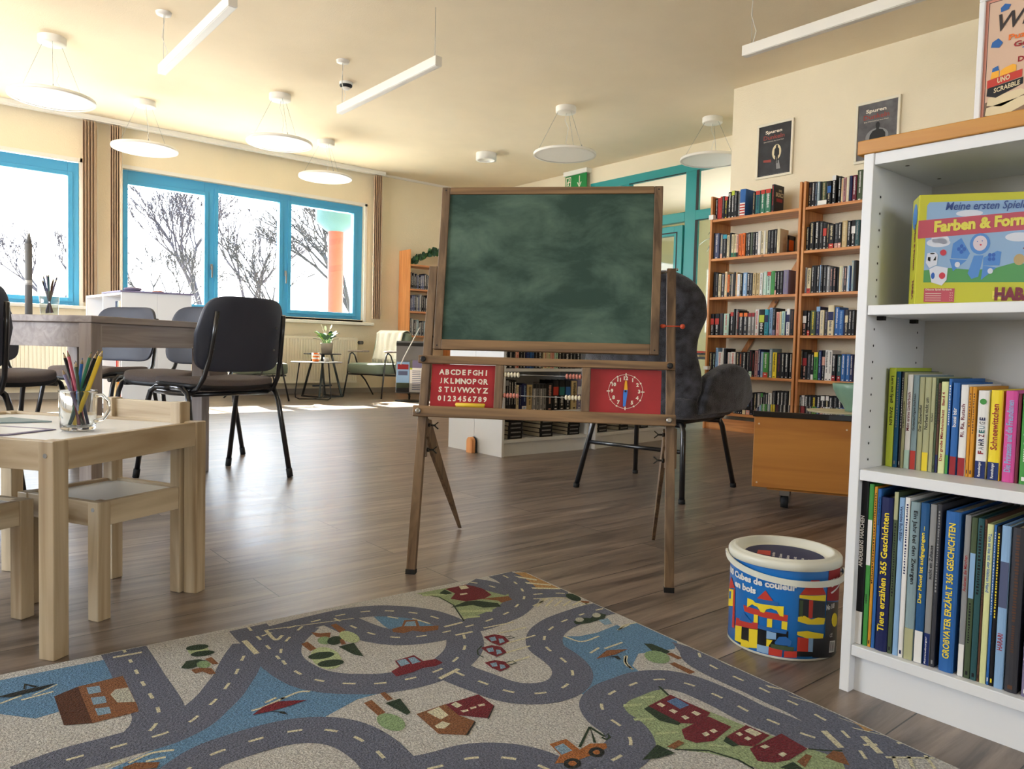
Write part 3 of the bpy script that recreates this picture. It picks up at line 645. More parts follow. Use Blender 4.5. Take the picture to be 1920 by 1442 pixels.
# ================================================================== RUG
RD = json.loads(r'''{"O":[1.4221171820271785,1.6517050980036936],"ux":[-0.9992072348072609,0.03981082652780872],"uy":[-0.09507479066749348,-0.9954701322387992],"roads":[[[[1.057,-0.006],[1.051,0.09],[1.047,0.177],[1.043,0.232],[1.04,0.282],[1.04,0.328],[1.05,0.365],[1.068,0.394]],0.085,1],[[[1.248,0.423],[1.185,0.409],[1.139,0.409],[1.091,0.408],[1.043,0.408],[1.0,0.391],[0.967,0.358],[0.936,0.323],[0.911,0.284],[0.887,0.245],[0.867,0.202],[0.847,0.162],[0.819,0.115]],0.085,1],[[[0.802,0.018],[0.801,0.062],[0.798,0.111],[0.796,0.161],[0.793,0.258]],0.085,1],[[[0.695,0.08],[0.739,0.125],[0.768,0.164],[0.786,0.21],[0.791,0.256],[0.784,0.303],[0.769,0.348],[0.74,0.388],[0.704,0.417],[0.663,0.442],[0.615,0.455],[0.568,0.458],[0.522,0.45],[0.478,0.427],[0.442,0.397],[0.417,0.362],[0.395,0.316]],0.085,1],[[[0.791,0.086],[0.752,0.075],[0.695,0.067],[0.65,0.063],[0.609,0.06],[0.564,0.063],[0.518,0.076],[0.48,0.099],[0.443,0.133],[0.413,0.177],[0.398,0.221],[0.389,0.27]],0.075,1],[[[0.614,0.073],[0.602,0.121],[0.59,0.167],[0.574,0.211],[0.544,0.251],[0.506,0.275],[0.459,0.287],[0.416,0.291],[0.366,0.29],[0.319,0.288],[0.27,0.278],[0.227,0.266],[0.178,0.237],[0.141,0.211],[0.116,0.178],[0.096,0.136],[0.083,0.089],[0.076,0.043],[0.078,0.004]],0.085,1],[[[0.192,0.018],[0.168,0.056],[0.152,0.104],[0.135,0.149]],0.07,1],[[[0.098,0.197],[0.065,0.21],[0.03,0.229],[0.007,0.255]],0.075,1],[[[0.513,0.48],[0.507,0.505],[0.491,0.552],[0.475,0.598],[0.449,0.632],[0.407,0.654],[0.362,0.653],[0.322,0.628],[0.298,0.591],[0.287,0.544],[0.282,0.495],[0.265,0.46],[0.233,0.426],[0.195,0.404],[0.149,0.389],[0.057,0.378],[0.003,0.38],[-0.027,0.387]],0.085,1],[[[0.525,0.905],[0.489,0.896],[0.435,0.891],[0.399,0.874],[0.377,0.835],[0.372,0.788],[0.351,0.748],[0.308,0.726],[0.262,0.723],[0.216,0.724],[0.172,0.744],[0.147,0.784],[0.139,0.83],[0.136,0.878],[0.137,0.926],[0.13,0.972],[0.122,1.022],[0.108,1.062],[0.1,1.088]],0.085,1],[[[-0.021,0.642],[0.007,0.691],[0.033,0.726],[0.041,0.776],[0.04,0.823],[0.038,0.868],[0.038,0.917],[0.036,0.962],[0.042,1.008],[0.049,1.049],[0.076,1.094],[0.108,1.133],[0.137,1.16]],0.085,1],[[[0.782,0.726],[0.741,0.742],[0.7,0.752],[0.655,0.758],[0.612,0.782],[0.58,0.818],[0.563,0.861],[0.562,0.895]],0.085,1],[[[1.049,0.551],[1.001,0.521],[0.958,0.514],[0.915,0.513],[0.871,0.518],[0.831,0.535],[0.799,0.564],[0.78,0.6],[0.769,0.648],[0.767,0.692],[0.768,0.729]],0.085,1],[[[0.066,1.104],[0.027,1.126],[-0.011,1.147],[-0.042,1.183]],0.085,1]],"polys":[["blue",[[1.287,0.028],[1.079,0.034],[1.073,0.151],[1.15,0.144],[1.188,0.161],[1.185,0.228],[1.22,0.233],[1.285,0.166]]],["blue",[[0.827,0.191],[0.825,0.313],[0.788,0.391],[0.672,0.479],[0.726,0.477],[0.797,0.504],[0.809,0.525],[0.887,0.473],[0.893,0.476],[0.967,0.475],[1.036,0.509],[1.072,0.541],[1.16,0.482],[1.029,0.44],[0.926,0.341],[0.863,0.251]]],["blue",[[0.529,0.113],[0.48,0.13],[0.434,0.174],[0.416,0.239],[0.452,0.261],[0.529,0.23],[0.532,0.178]]],["blue",[[0.222,0.452],[0.176,0.481],[0.127,0.488],[0.053,0.478],[0.054,0.495],[-0.007,0.491],[-0.017,0.588],[-0.001,0.629],[0.041,0.652],[0.128,0.625],[0.183,0.661],[0.193,0.697],[0.265,0.69],[0.352,0.708],[0.36,0.675],[0.325,0.631],[0.293,0.568],[0.281,0.52]]],["green",[[0.364,0.022],[0.278,0.026],[0.187,0.048],[0.148,0.166],[0.216,0.255],[0.353,0.26],[0.321,0.151],[0.329,0.077]]],["green",[[0.205,0.758],[0.257,0.752],[0.307,0.756],[0.335,0.771],[0.351,0.802],[0.358,0.851],[0.381,0.9],[0.355,0.924],[0.311,0.968],[0.286,1.01],[0.281,1.043],[0.27,1.077],[0.173,1.136],[0.122,1.094],[0.157,1.057],[0.185,0.951],[0.203,0.858],[0.216,0.789]]],["sand",[[0.041,0.011],[-0.002,0.029],[0.005,0.125],[0.006,0.208],[0.078,0.171],[0.048,0.088]]],["sand",[[-0.001,0.819],[-0.023,0.833],[-0.03,0.968],[-0.034,1.119],[0.036,1.091],[0.008,1.037],[0.008,0.987],[0.011,0.933],[0.002,0.862]]],["sand2",[[-0.013,0.892],[-0.022,0.903],[-0.023,0.973],[0.001,0.979]]],["cream",[[0.051,0.039],[0.013,0.101],[0.021,0.111],[0.049,0.063]]],["cream",[[0.058,0.101],[0.007,0.16],[0.012,0.167],[0.06,0.118]]],["cream",[[0.068,0.148],[0.004,0.197],[0.01,0.204],[0.073,0.159]]],["cream",[[0.017,0.872],[-0.015,0.903],[-0.008,0.908],[0.021,0.884]]],["cream",[[0.017,0.924],[-0.027,0.966],[-0.02,0.971],[0.017,0.933]]],["cream",[[0.01,0.977],[-0.044,1.03],[-0.035,1.035],[0.008,0.987]]],["cream",[[0.014,1.025],[-0.042,1.074],[-0.035,1.078],[0.014,1.033]]],["cream",[[0.026,1.061],[-0.032,1.107],[-0.026,1.11],[0.027,1.067]]],["green2",[[0.316,0.771],[0.284,0.788],[0.289,0.793],[0.324,0.778]]],["green2",[[0.338,0.818],[0.303,0.84],[0.307,0.844],[0.341,0.826]]],["green2",[[0.339,0.875],[0.302,0.894],[0.305,0.899],[0.343,0.88]]],["green2",[[0.29,0.951],[0.262,0.976],[0.267,0.98],[0.293,0.955]]],["green2",[[0.271,0.766],[0.24,0.781],[0.246,0.787],[0.277,0.772]]],["green2",[[0.356,0.036],[0.291,0.068],[0.298,0.08],[0.358,0.05]]],["green2",[[0.331,0.19],[0.255,0.231],[0.263,0.243],[0.333,0.207]]],["green2",[[0.343,0.232],[0.304,0.249],[0.31,0.257],[0.348,0.245]]],["red",[[0.598,0.586],[0.525,0.587],[0.524,0.639],[0.559,0.671],[0.597,0.633]]],["brown",[[0.659,0.587],[0.597,0.585],[0.597,0.633],[0.583,0.666],[0.621,0.697],[0.658,0.667]]],["dark",[[0.583,0.666],[0.584,0.671],[0.619,0.7],[0.621,0.697]]],["dark",[[0.524,0.639],[0.525,0.643],[0.559,0.675],[0.559,0.671]]],["cream",[[0.64,0.591],[0.612,0.587],[0.612,0.623],[0.631,0.628],[0.636,0.611]]],["cream",[[0.651,0.641],[0.632,0.635],[0.624,0.65],[0.641,0.658],[0.651,0.651]]],["cream",[[0.589,0.592],[0.576,0.588],[0.573,0.606],[0.586,0.609]]],["cream",[[0.586,0.621],[0.572,0.624],[0.574,0.63],[0.585,0.629]]],["cream",[[0.566,0.621],[0.553,0.623],[0.556,0.629],[0.567,0.627]]],["cream",[[0.548,0.62],[0.535,0.623],[0.537,0.63],[0.549,0.627]]],["red",[[0.28,0.033],[0.213,0.032],[0.199,0.058],[0.19,0.089],[0.197,0.14],[0.232,0.154],[0.282,0.145],[0.306,0.107],[0.275,0.078]]],["cream",[[0.237,0.034],[0.216,0.038],[0.22,0.062],[0.245,0.06]]],["cream",[[0.266,0.087],[0.246,0.09],[0.248,0.1],[0.27,0.098]]],["dgreen",[[0.312,0.055],[0.284,0.036],[0.281,0.074],[0.3,0.073]]],["dgreen",[[0.341,0.162],[0.282,0.145],[0.255,0.155],[0.218,0.201],[0.225,0.227],[0.267,0.208],[0.28,0.177]]],["brown",[[0.24,0.149],[0.164,0.172],[0.171,0.2],[0.208,0.203],[0.207,0.185]]],["brown",[[1.15,0.14],[1.074,0.136],[1.071,0.205],[1.068,0.279],[1.069,0.305],[1.14,0.305]]],["dbrown",[[1.189,0.16],[1.15,0.14],[1.14,0.305],[1.181,0.287]]],["lblue",[[1.137,0.152],[1.116,0.158],[1.116,0.188],[1.136,0.185]]],["lblue",[[1.134,0.202],[1.112,0.209],[1.112,0.238],[1.133,0.235]]],["lblue",[[1.132,0.251],[1.11,0.258],[1.11,0.285],[1.13,0.282]]],["pale",[[1.103,0.208],[1.093,0.19],[1.072,0.195],[1.069,0.263],[1.096,0.249]]],["red",[[0.282,0.802],[0.212,0.795],[0.202,0.884],[0.248,0.902],[0.277,0.878]]],["red",[[0.293,0.894],[0.216,0.891],[0.21,0.938],[0.274,0.95],[0.305,0.937],[0.312,0.918]]],["red",[[0.248,0.954],[0.183,0.949],[0.177,0.994],[0.231,1.0],[0.251,0.98]]],["red",[[0.242,1.0],[0.154,1.002],[0.159,1.056],[0.215,1.058],[0.243,1.049],[0.262,1.03]]],["dgreen",[[0.296,0.805],[0.281,0.803],[0.277,0.878],[0.287,0.881],[0.303,0.85]]],["dgreen",[[0.261,0.96],[0.244,0.953],[0.249,0.983],[0.261,0.98]]],["blueroof",[[0.238,0.809],[0.212,0.809],[0.213,0.843],[0.239,0.843]]],["cream",[[0.263,0.806],[0.252,0.805],[0.251,0.818],[0.263,0.82]]],["cream",[[0.261,0.835],[0.251,0.835],[0.249,0.847],[0.261,0.849]]],["cream",[[0.259,0.863],[0.249,0.863],[0.249,0.875],[0.261,0.875]]],["cream",[[0.232,0.864],[0.221,0.863],[0.219,0.877],[0.232,0.878]]],["cream",[[0.273,0.923],[0.261,0.923],[0.263,0.933],[0.276,0.933]]],["cream",[[0.254,0.924],[0.242,0.924],[0.243,0.934],[0.254,0.934]]],["cream",[[0.202,0.959],[0.185,0.959],[0.183,0.983],[0.201,0.982]]],["cream",[[0.222,0.956],[0.212,0.957],[0.214,0.966],[0.224,0.966]]],["cream",[[0.223,0.974],[0.212,0.974],[0.213,0.983],[0.224,0.983]]],["cream",[[0.222,1.006],[0.209,1.007],[0.208,1.016],[0.221,1.015]]],["cream",[[0.216,1.037],[0.203,1.038],[0.203,1.046],[0.217,1.047]]],["green2",[[0.907,0.104],[0.912,0.115],[0.919,0.121],[0.927,0.121],[0.936,0.116],[0.942,0.106],[0.945,0.093],[0.945,0.079],[0.941,0.068],[0.933,0.061],[0.924,0.061],[0.916,0.066],[0.909,0.077],[0.906,0.09]]],["dgreen",[[0.902,0.079],[0.905,0.085],[0.912,0.089],[0.922,0.09],[0.931,0.087],[0.94,0.082],[0.945,0.075],[0.946,0.068],[0.943,0.061],[0.936,0.057],[0.927,0.057],[0.917,0.059],[0.908,0.065],[0.903,0.072]]],["dgreen",[[0.898,0.118],[0.902,0.123],[0.909,0.126],[0.919,0.127],[0.929,0.124],[0.937,0.119],[0.943,0.112],[0.944,0.106],[0.941,0.1],[0.934,0.097],[0.924,0.096],[0.914,0.099],[0.905,0.104],[0.9,0.111]]],["dgreen",[[0.973,0.161],[0.957,0.132],[0.934,0.137],[0.92,0.156],[0.941,0.172],[0.961,0.173]]],["brown",[[0.924,0.143],[0.91,0.14],[0.905,0.181],[0.915,0.179]]],["brown",[[0.958,0.18],[0.942,0.18],[0.922,0.194],[0.92,0.224],[0.931,0.223],[0.94,0.201],[0.954,0.203]]],["green3",[[0.919,0.176],[0.922,0.183],[0.927,0.186],[0.932,0.187],[0.938,0.183],[0.942,0.177],[0.944,0.169],[0.943,0.16],[0.941,0.154],[0.936,0.15],[0.931,0.149],[0.925,0.153],[0.921,0.159],[0.919,0.168]]],["green2",[[0.692,0.315],[0.704,0.33],[0.717,0.333],[0.729,0.326],[0.737,0.309],[0.74,0.286],[0.738,0.26],[0.73,0.236],[0.718,0.22],[0.704,0.215],[0.691,0.223],[0.683,0.241],[0.68,0.266],[0.684,0.293]]],["dgreen",[[0.688,0.266],[0.694,0.272],[0.703,0.276],[0.714,0.276],[0.726,0.273],[0.735,0.267],[0.741,0.259],[0.741,0.25],[0.736,0.244],[0.727,0.24],[0.715,0.239],[0.704,0.243],[0.694,0.249],[0.689,0.257]]],["dgreen",[[0.686,0.313],[0.691,0.319],[0.7,0.322],[0.711,0.322],[0.723,0.318],[0.732,0.311],[0.737,0.303],[0.737,0.295],[0.732,0.289],[0.723,0.286],[0.712,0.286],[0.701,0.29],[0.691,0.297],[0.686,0.305]]],["brown",[[0.731,0.177],[0.715,0.172],[0.711,0.218],[0.727,0.224]]],["brown",[[0.637,0.108],[0.623,0.107],[0.618,0.155],[0.636,0.162]]],["brown",[[0.69,0.125],[0.675,0.143],[0.653,0.151],[0.665,0.177],[0.689,0.158]]],["green3",[[0.668,0.195],[0.672,0.203],[0.679,0.207],[0.685,0.208],[0.691,0.204],[0.695,0.197],[0.696,0.187],[0.694,0.178],[0.69,0.17],[0.683,0.165],[0.676,0.164],[0.67,0.168],[0.667,0.175],[0.666,0.185]]],["dgreen",[[0.643,0.2],[0.648,0.21],[0.655,0.218],[0.664,0.221],[0.672,0.221],[0.677,0.216],[0.68,0.208],[0.679,0.198],[0.674,0.188],[0.667,0.18],[0.658,0.176],[0.65,0.177],[0.644,0.182],[0.642,0.19]]],["brown",[[0.651,0.2],[0.642,0.199],[0.648,0.23],[0.658,0.229]]],["green2",[[0.614,0.227],[0.622,0.234],[0.63,0.235],[0.637,0.228],[0.643,0.215],[0.645,0.199],[0.644,0.182],[0.639,0.168],[0.632,0.16],[0.623,0.159],[0.616,0.166],[0.61,0.18],[0.608,0.196],[0.609,0.213]]],["dgreen",[[0.667,0.235],[0.631,0.233],[0.641,0.311],[0.655,0.291]]],["brown",[[0.722,0.498],[0.705,0.495],[0.703,0.551],[0.719,0.556]]],["brown",[[0.681,0.48],[0.671,0.48],[0.67,0.514],[0.682,0.514]]],["dgreen",[[0.689,0.52],[0.658,0.519],[0.665,0.576],[0.675,0.581]]],["green3",[[0.695,0.615],[0.703,0.621],[0.712,0.621],[0.72,0.614],[0.727,0.602],[0.73,0.587],[0.729,0.572],[0.724,0.559],[0.716,0.553],[0.707,0.553],[0.698,0.56],[0.691,0.573],[0.688,0.588],[0.69,0.603]]],["dgreen",[[0.079,0.594],[0.065,0.605],[0.06,0.657],[0.08,0.662],[0.092,0.631]]],["brown",[[0.077,0.662],[0.063,0.663],[0.064,0.695],[0.077,0.695]]],["green3",[[0.093,0.686],[0.105,0.692],[0.117,0.692],[0.127,0.686],[0.134,0.675],[0.135,0.661],[0.13,0.647],[0.121,0.636],[0.109,0.63],[0.096,0.63],[0.085,0.636],[0.079,0.648],[0.078,0.662],[0.083,0.676]]],["brown",[[0.11,0.7],[0.095,0.7],[0.093,0.757],[0.111,0.756]]],["dgreen",[[0.42,0.921],[0.365,0.903],[0.359,0.938],[0.392,0.933]]],["brown",[[0.356,0.917],[0.324,0.914],[0.322,0.926],[0.351,0.929]]],["dgreen",[[0.247,1.062],[0.215,1.065],[0.219,1.085],[0.235,1.088]]],["brown",[[0.209,1.068],[0.176,1.064],[0.173,1.073],[0.213,1.085]]],["brown",[[0.157,1.087],[0.127,1.084],[0.119,1.096],[0.146,1.124],[0.154,1.106]]],["dgreen",[[0.014,0.299],[0.023,0.304],[0.03,0.303],[0.036,0.296],[0.038,0.285],[0.037,0.272],[0.033,0.259],[0.026,0.249],[0.018,0.244],[0.01,0.245],[0.004,0.252],[0.002,0.263],[0.003,0.277],[0.007,0.289]]],["brown",[[0.022,0.302],[0.002,0.322],[0.015,0.33],[0.026,0.318]]],["dgreen",[[-0.029,1.167],[-0.018,1.187],[-0.002,1.203],[-0.013,1.177]]],["dred",[[0.623,0.408],[0.6,0.398],[0.595,0.367],[0.548,0.364],[0.545,0.4],[0.518,0.406],[0.514,0.43],[0.535,0.436],[0.561,0.429],[0.588,0.435],[0.624,0.434]]],["lblue",[[0.592,0.369],[0.572,0.37],[0.574,0.396],[0.596,0.398]]],["lblue",[[0.566,0.371],[0.552,0.372],[0.551,0.401],[0.571,0.401]]],["brown",[[0.525,0.208],[0.498,0.206],[0.477,0.176],[0.449,0.189],[0.463,0.229],[0.423,0.25],[0.436,0.271],[0.472,0.264],[0.489,0.243],[0.514,0.246],[0.531,0.226]]],["lblue",[[0.494,0.209],[0.477,0.187],[0.457,0.194],[0.469,0.224]]],["orange",[[0.518,0.8],[0.484,0.803],[0.486,0.841],[0.459,0.837],[0.436,0.852],[0.444,0.863],[0.468,0.865],[0.519,0.862],[0.546,0.849],[0.523,0.835]]],["lblue",[[0.517,0.811],[0.497,0.811],[0.498,0.836],[0.521,0.836]]],["dark",[[0.456,0.87],[0.462,0.874],[0.468,0.876],[0.475,0.875],[0.48,0.871],[0.482,0.866],[0.482,0.861],[0.479,0.855],[0.473,0.851],[0.467,0.849],[0.46,0.85],[0.455,0.853],[0.453,0.859],[0.453,0.865]]],["orange",[[0.463,0.866],[0.465,0.868],[0.468,0.869],[0.471,0.868],[0.473,0.867],[0.474,0.864],[0.474,0.862],[0.473,0.859],[0.47,0.857],[0.467,0.857],[0.464,0.857],[0.462,0.858],[0.461,0.861],[0.461,0.863]]],["dark",[[0.51,0.873],[0.515,0.877],[0.522,0.878],[0.528,0.877],[0.534,0.874],[0.537,0.869],[0.537,0.862],[0.534,0.857],[0.528,0.852],[0.522,0.851],[0.515,0.852],[0.51,0.855],[0.507,0.861],[0.507,0.867]]],["orange",[[0.516,0.869],[0.518,0.87],[0.522,0.871],[0.525,0.871],[0.527,0.869],[0.529,0.866],[0.529,0.864],[0.528,0.861],[0.525,0.859],[0.522,0.858],[0.519,0.859],[0.516,0.86],[0.515,0.863],[0.515,0.866]]],["dgreen",[[0.132,0.407],[0.1,0.393],[0.082,0.412],[0.04,0.396],[0.031,0.416],[0.051,0.431],[0.101,0.434],[0.138,0.423]]],["pale",[[0.101,0.41],[0.107,0.415],[0.112,0.417],[0.118,0.417],[0.122,0.414],[0.124,0.41],[0.123,0.404],[0.119,0.399],[0.114,0.394],[0.108,0.392],[0.103,0.392],[0.099,0.395],[0.097,0.399],[0.098,0.405]]],["pale",[[0.045,0.411],[0.051,0.416],[0.057,0.418],[0.063,0.418],[0.067,0.415],[0.069,0.411],[0.067,0.405],[0.064,0.399],[0.058,0.395],[0.052,0.392],[0.046,0.392],[0.042,0.395],[0.041,0.4],[0.042,0.406]]],["lblue",[[0.072,0.432],[0.044,0.436],[0.06,0.469],[0.081,0.464]]],["dred",[[0.368,0.364],[0.339,0.365],[0.326,0.385],[0.332,0.417],[0.365,0.425],[0.371,0.398]]],["lblue",[[0.361,0.375],[0.345,0.377],[0.354,0.397],[0.367,0.395]]],["lblue",[[0.345,0.391],[0.337,0.398],[0.343,0.414],[0.358,0.415]]],["dred",[[0.406,0.411],[0.378,0.412],[0.365,0.432],[0.371,0.462],[0.402,0.469],[0.408,0.443]]],["lblue",[[0.399,0.422],[0.383,0.424],[0.392,0.443],[0.404,0.44]]],["lblue",[[0.383,0.437],[0.376,0.444],[0.381,0.459],[0.396,0.46]]],["dred",[[0.44,0.478],[0.414,0.48],[0.401,0.498],[0.406,0.525],[0.435,0.531],[0.441,0.507]]],["lblue",[[0.433,0.488],[0.418,0.49],[0.426,0.507],[0.437,0.505]]],["lblue",[[0.418,0.502],[0.411,0.509],[0.415,0.522],[0.429,0.523]]],["dred",[[0.905,0.429],[0.881,0.411],[0.853,0.405],[0.805,0.429],[0.836,0.433],[0.869,0.434],[0.893,0.431]]],["dark",[[0.877,0.43],[0.854,0.448],[0.852,0.462],[0.859,0.455],[0.863,0.446]]],["dark",[[1.276,0.107],[1.235,0.101],[1.202,0.102],[1.182,0.102],[1.205,0.116],[1.254,0.121]]],["dark",[[1.235,0.097],[1.233,0.071],[1.213,0.096],[1.216,0.101],[1.231,0.081],[1.232,0.099]]],["brown",[[1.115,0.48],[1.097,0.477],[1.065,0.496],[1.072,0.511],[1.114,0.491]]],["brown",[[0.227,0.595],[0.178,0.575],[0.131,0.596],[0.175,0.602]]],["dark",[[0.198,0.602],[0.176,0.609],[0.182,0.627],[0.189,0.623],[0.187,0.611]]]],"strokes":[[[[0.902,0.412],[0.881,0.411],[0.837,0.396]],0.006],[[[0.845,0.399],[0.808,0.39],[0.789,0.399]],0.006],[[[0.873,0.396],[0.85,0.388]],0.006],[[[1.27,0.138],[1.238,0.123]],0.006],[[[1.239,0.143],[1.189,0.137]],0.006],[[[1.222,0.134],[1.182,0.108]],0.004],[[[1.106,0.471],[1.072,0.461],[1.04,0.471]],0.006],[[[1.083,0.481],[1.055,0.485]],0.006],[[[1.137,0.464],[1.107,0.459]],0.006],[[[0.151,0.267],[0.086,0.245]],0.006],[[[0.147,0.277],[0.095,0.24]],0.006],[[[0.125,0.287],[0.078,0.257]],0.006],[[[0.104,0.298],[0.061,0.274]],0.006],[[[0.083,0.308],[0.044,0.291]],0.006],[[[0.061,0.319],[0.027,0.308]],0.006],[[[0.04,0.33],[0.01,0.325]],0.006],[[[0.119,0.225],[0.041,0.266],[0.019,0.335]],0.006],[[[0.34,0.32],[0.257,0.328]],0.006],[[[0.329,0.365],[0.251,0.371]],0.006],[[[0.343,0.421],[0.261,0.421]],0.006],[[[0.376,0.462],[0.307,0.462]],0.006],[[[0.403,0.507],[0.341,0.506]],0.006],[[[0.556,0.489],[0.501,0.473]],0.01],[[[0.415,0.263],[0.364,0.262]],0.008],[[[0.418,0.32],[0.373,0.324]],0.008],[[[0.83,0.09],[0.826,0.175]],0.012],[[[0.773,0.056],[0.771,0.123],[0.75,0.107]],0.008],[[[1.08,0.032],[1.026,0.036]],0.009],[[[0.771,0.057],[0.574,0.098]],0.004],[[[0.208,0.461],[0.193,0.507],[0.137,0.506]],0.006],[[[0.074,0.503],[0.027,0.494]],0.006],[[[0.217,0.565],[0.181,0.554]],0.006],[[[0.174,0.565],[0.116,0.562]],0.006],[[[0.158,0.619],[0.182,0.641],[0.194,0.668]],0.006],[[[0.5,0.132],[0.483,0.156]],0.006],[[[0.454,0.175],[0.434,0.228]],0.006],[[[0.072,0.504],[0.038,0.491],[-0.003,0.496]],0.006],[[[0.163,0.619],[0.189,0.647],[0.195,0.675]],0.006],[[[-0.016,0.712],[-0.005,0.762],[-0.011,0.825]],0.022],[[[0.081,1.039],[0.107,1.087]],0.012],[[[0.039,1.089],[0.067,1.134]],0.012],[[[0.071,1.145],[-0.014,1.192]],0.006],[[[0.057,1.151],[0.088,1.172]],0.006],[[[0.035,1.165],[0.065,1.188]],0.006],[[[0.008,1.18],[0.036,1.208]],0.006]],"dark":[[[[0.481,0.835],[0.424,0.796],[0.45,0.839]],0.005],[[[0.424,0.796],[0.423,0.834],[0.412,0.831],[0.417,0.841],[0.427,0.843],[0.429,0.833]],0.005],[[[0.356,0.036],[0.325,0.079],[0.323,0.15],[0.356,0.257]],0.004],[[[0.205,0.758],[0.217,0.795]],0.005],[[[0.351,0.929],[0.306,0.964],[0.286,1.01],[0.286,1.04]],0.004],[[[0.158,1.057],[0.131,1.082],[0.114,1.093]],0.004],[[[0.328,0.39],[0.313,0.393],[0.309,0.405],[0.326,0.403]],0.003],[[[0.398,0.403],[0.419,0.417],[0.43,0.437],[0.427,0.455]],0.003],[[[0.403,0.5],[0.384,0.504],[0.384,0.516],[0.404,0.516]],0.003]]}''')
RWd, RHt = 1.95, 1.33
def rugp(p, z): return (min(max(p[0], .004), RWd-.004), min(max(p[1], .004), RHt-.004), z)
rb = MB(); rc_ = .05
outl = []
for cx, cy, a0 in ((RWd-rc_, RHt-rc_, 0), (rc_, RHt-rc_, 90), (rc_, rc_, 180), (RWd-rc_, rc_, 270)):
    for k in range(7): a = math.radians(a0+15*k); outl.append((cx+rc_*math.cos(a), cy+rc_*math.sin(a), .001))
rb.prism(outl, (0, 0, .007), 0)
keys = list(RUGC); Z_ = .0083
for i, (c_, pts) in enumerate(RD['polys']):
    layer = {'blue': 0, 'green': 0, 'sand': 0}.get(c_, 3)
    rb.poly([rugp(p, Z_+.00012*layer+i*.000004) for p in pts], keys.index(c_))
def smooth_path(pts, n=6):
    P = [Vector((*p, 0)) for p in pts]; P = [P[0]*2-P[1]]+P+[P[-1]*2-P[-2]]; out = []
    for i in range(1, len(P)-2):
        for k in range(n):
            t = k/n; a, b_, c_, d_ = P[i-1:i+3]
            out.append(.5*((2*b_)+(-a+c_)*t+(2*a-5*b_+4*c_-d_)*t*t+(-a+3*b_-3*c_+d_)*t**3))
    out.append(P[-2]); return out
def strip(path, wd, z, mi):
    L_, R__ = [], []
    for i, p in enumerate(path):
        t = (path[min(i+1, len(path)-1)]-path[max(i-1, 0)])
        if t.length < 1e-9: continue
        t.normalize(); n_ = Vector((-t.y, t.x, 0))*wd/2; L_.append(p+n_); R__.append(p-n_)
    for i in range(len(L_)-1):
        q = [L_[i], L_[i+1], R__[i+1], R__[i]]; q = [rugp(x, z) for x in q]
        rb.poly(q, mi)
for i, (pts, wd, dash) in enumerate(RD['roads']):
    sp_ = smooth_path(pts, 8); strip(sp_, wd, Z_+.00018+i*.000006, keys.index('road'))
for i, (pts, wd, dash) in enumerate(RD['roads']):
    sp_ = smooth_path(pts, 16); acc = 0; cur = []; 
    for a, b_ in zip(sp_, sp_[1:]):
        ph = (acc % .062)
        if ph < .027: cur.append(a)
        else:
            if len(cur) > 1: strip(cur, .0062, Z_+.0003, keys.index('cream'))
            cur = []
        acc += (b_-a).length
for pts, wd in RD['strokes']: strip([Vector((*p, 0)) for p in pts] if len(pts) < 3 else smooth_path(pts), wd, Z_+.00042, keys.index('cream'))
for pts, wd in RD['dark']: strip([Vector((*p, 0)) for p in pts], wd, Z_+.00044, keys.index('dgreen'))
UX, UY = RD['ux'], RD['uy']
rb.v = [Vector((p.x*UX[0]+p.y*UY[0], p.x*UX[1]+p.y*UY[1], p.z)) for p in rb.v]
rg = rb.build('rug', ['rug_'+k_ for k_ in keys], loc=(RD['O'][0], RD['O'][1], 0))
tag(rg, 'low pile play rug printed with grey roads, lakes, houses and trees', 'rug')

# ================================================================== BOOKS
def book(b, wd, h, dp, title, band, seed, cover=0):
    """book standing at local origin: spine in the plane x=0 facing -X, thickness along +Y from 0 to wd, depth +X. slots: 0 cover 1 page 2 title 3 band"""
    R_ = random.Random(seed); t = min(.0022, wd*.2)
    nb = 5; prof = []
    for i in range(nb+1):
        q = PI*i/nb; prof.append((-math.sin(q)*min(.004, wd*.18), wd/2-math.cos(q)*wd/2))
    pts = [(x, y, 0) for x, y in prof]+[(dp, wd, 0), (dp, wd-t, 0), (.004, wd-t, 0), (.004, t, 0), (dp, t, 0), (dp, 0, 0)]
    n = len(pts); P = [(*p[:2], 0) for p in pts]; Q = [(*p[:2], h) for p in pts]
    b.add(P+Q, [(i, (i+1) % n, n+(i+1) % n, n+i) for i in range(n)]+[list(range(n, 2*n)), list(reversed(range(n)))], 0)
    b.box(.004, t, .003, dp-.004, wd-t, h-.004, 1)
    e = min(.0045, wd*.2)
    def sp(y0, y1, z0, z1, mi):
        b.poly([(-e, y1, z0), (-e, y0, z0), (-e, y0, z1), (-e, y1, z1)], mi)
    lo, hi = .012, h-.012
    for bd_ in [x for x in band.split(',') if ':' in x]:
        k_, c_ = bd_.split(':')
        if k_ == 't': z0, z1 = h*.83, h; hi = h*.81
        elif k_ == 'b': z0, z1 = 0.0005, h*.2; lo = h*.22
        else: z0, z1 = h*.5, h*.78; hi = h*.47
        b.box(-min(.0042, wd*.19)-.0002, wd*.06, z0, 0, wd*.94, z1, 3)
    if band == 'flag':
        for i in range(5): b.box(-.0046, wd*.04, i*h*.1, 0, wd*.96, i*h*.1+h*.05, 3)
        b.box(-.0044, wd*.04, 0, 0, wd*.96, h*.5, 2); lo = h*.55
    return sp, lo, hi, R_
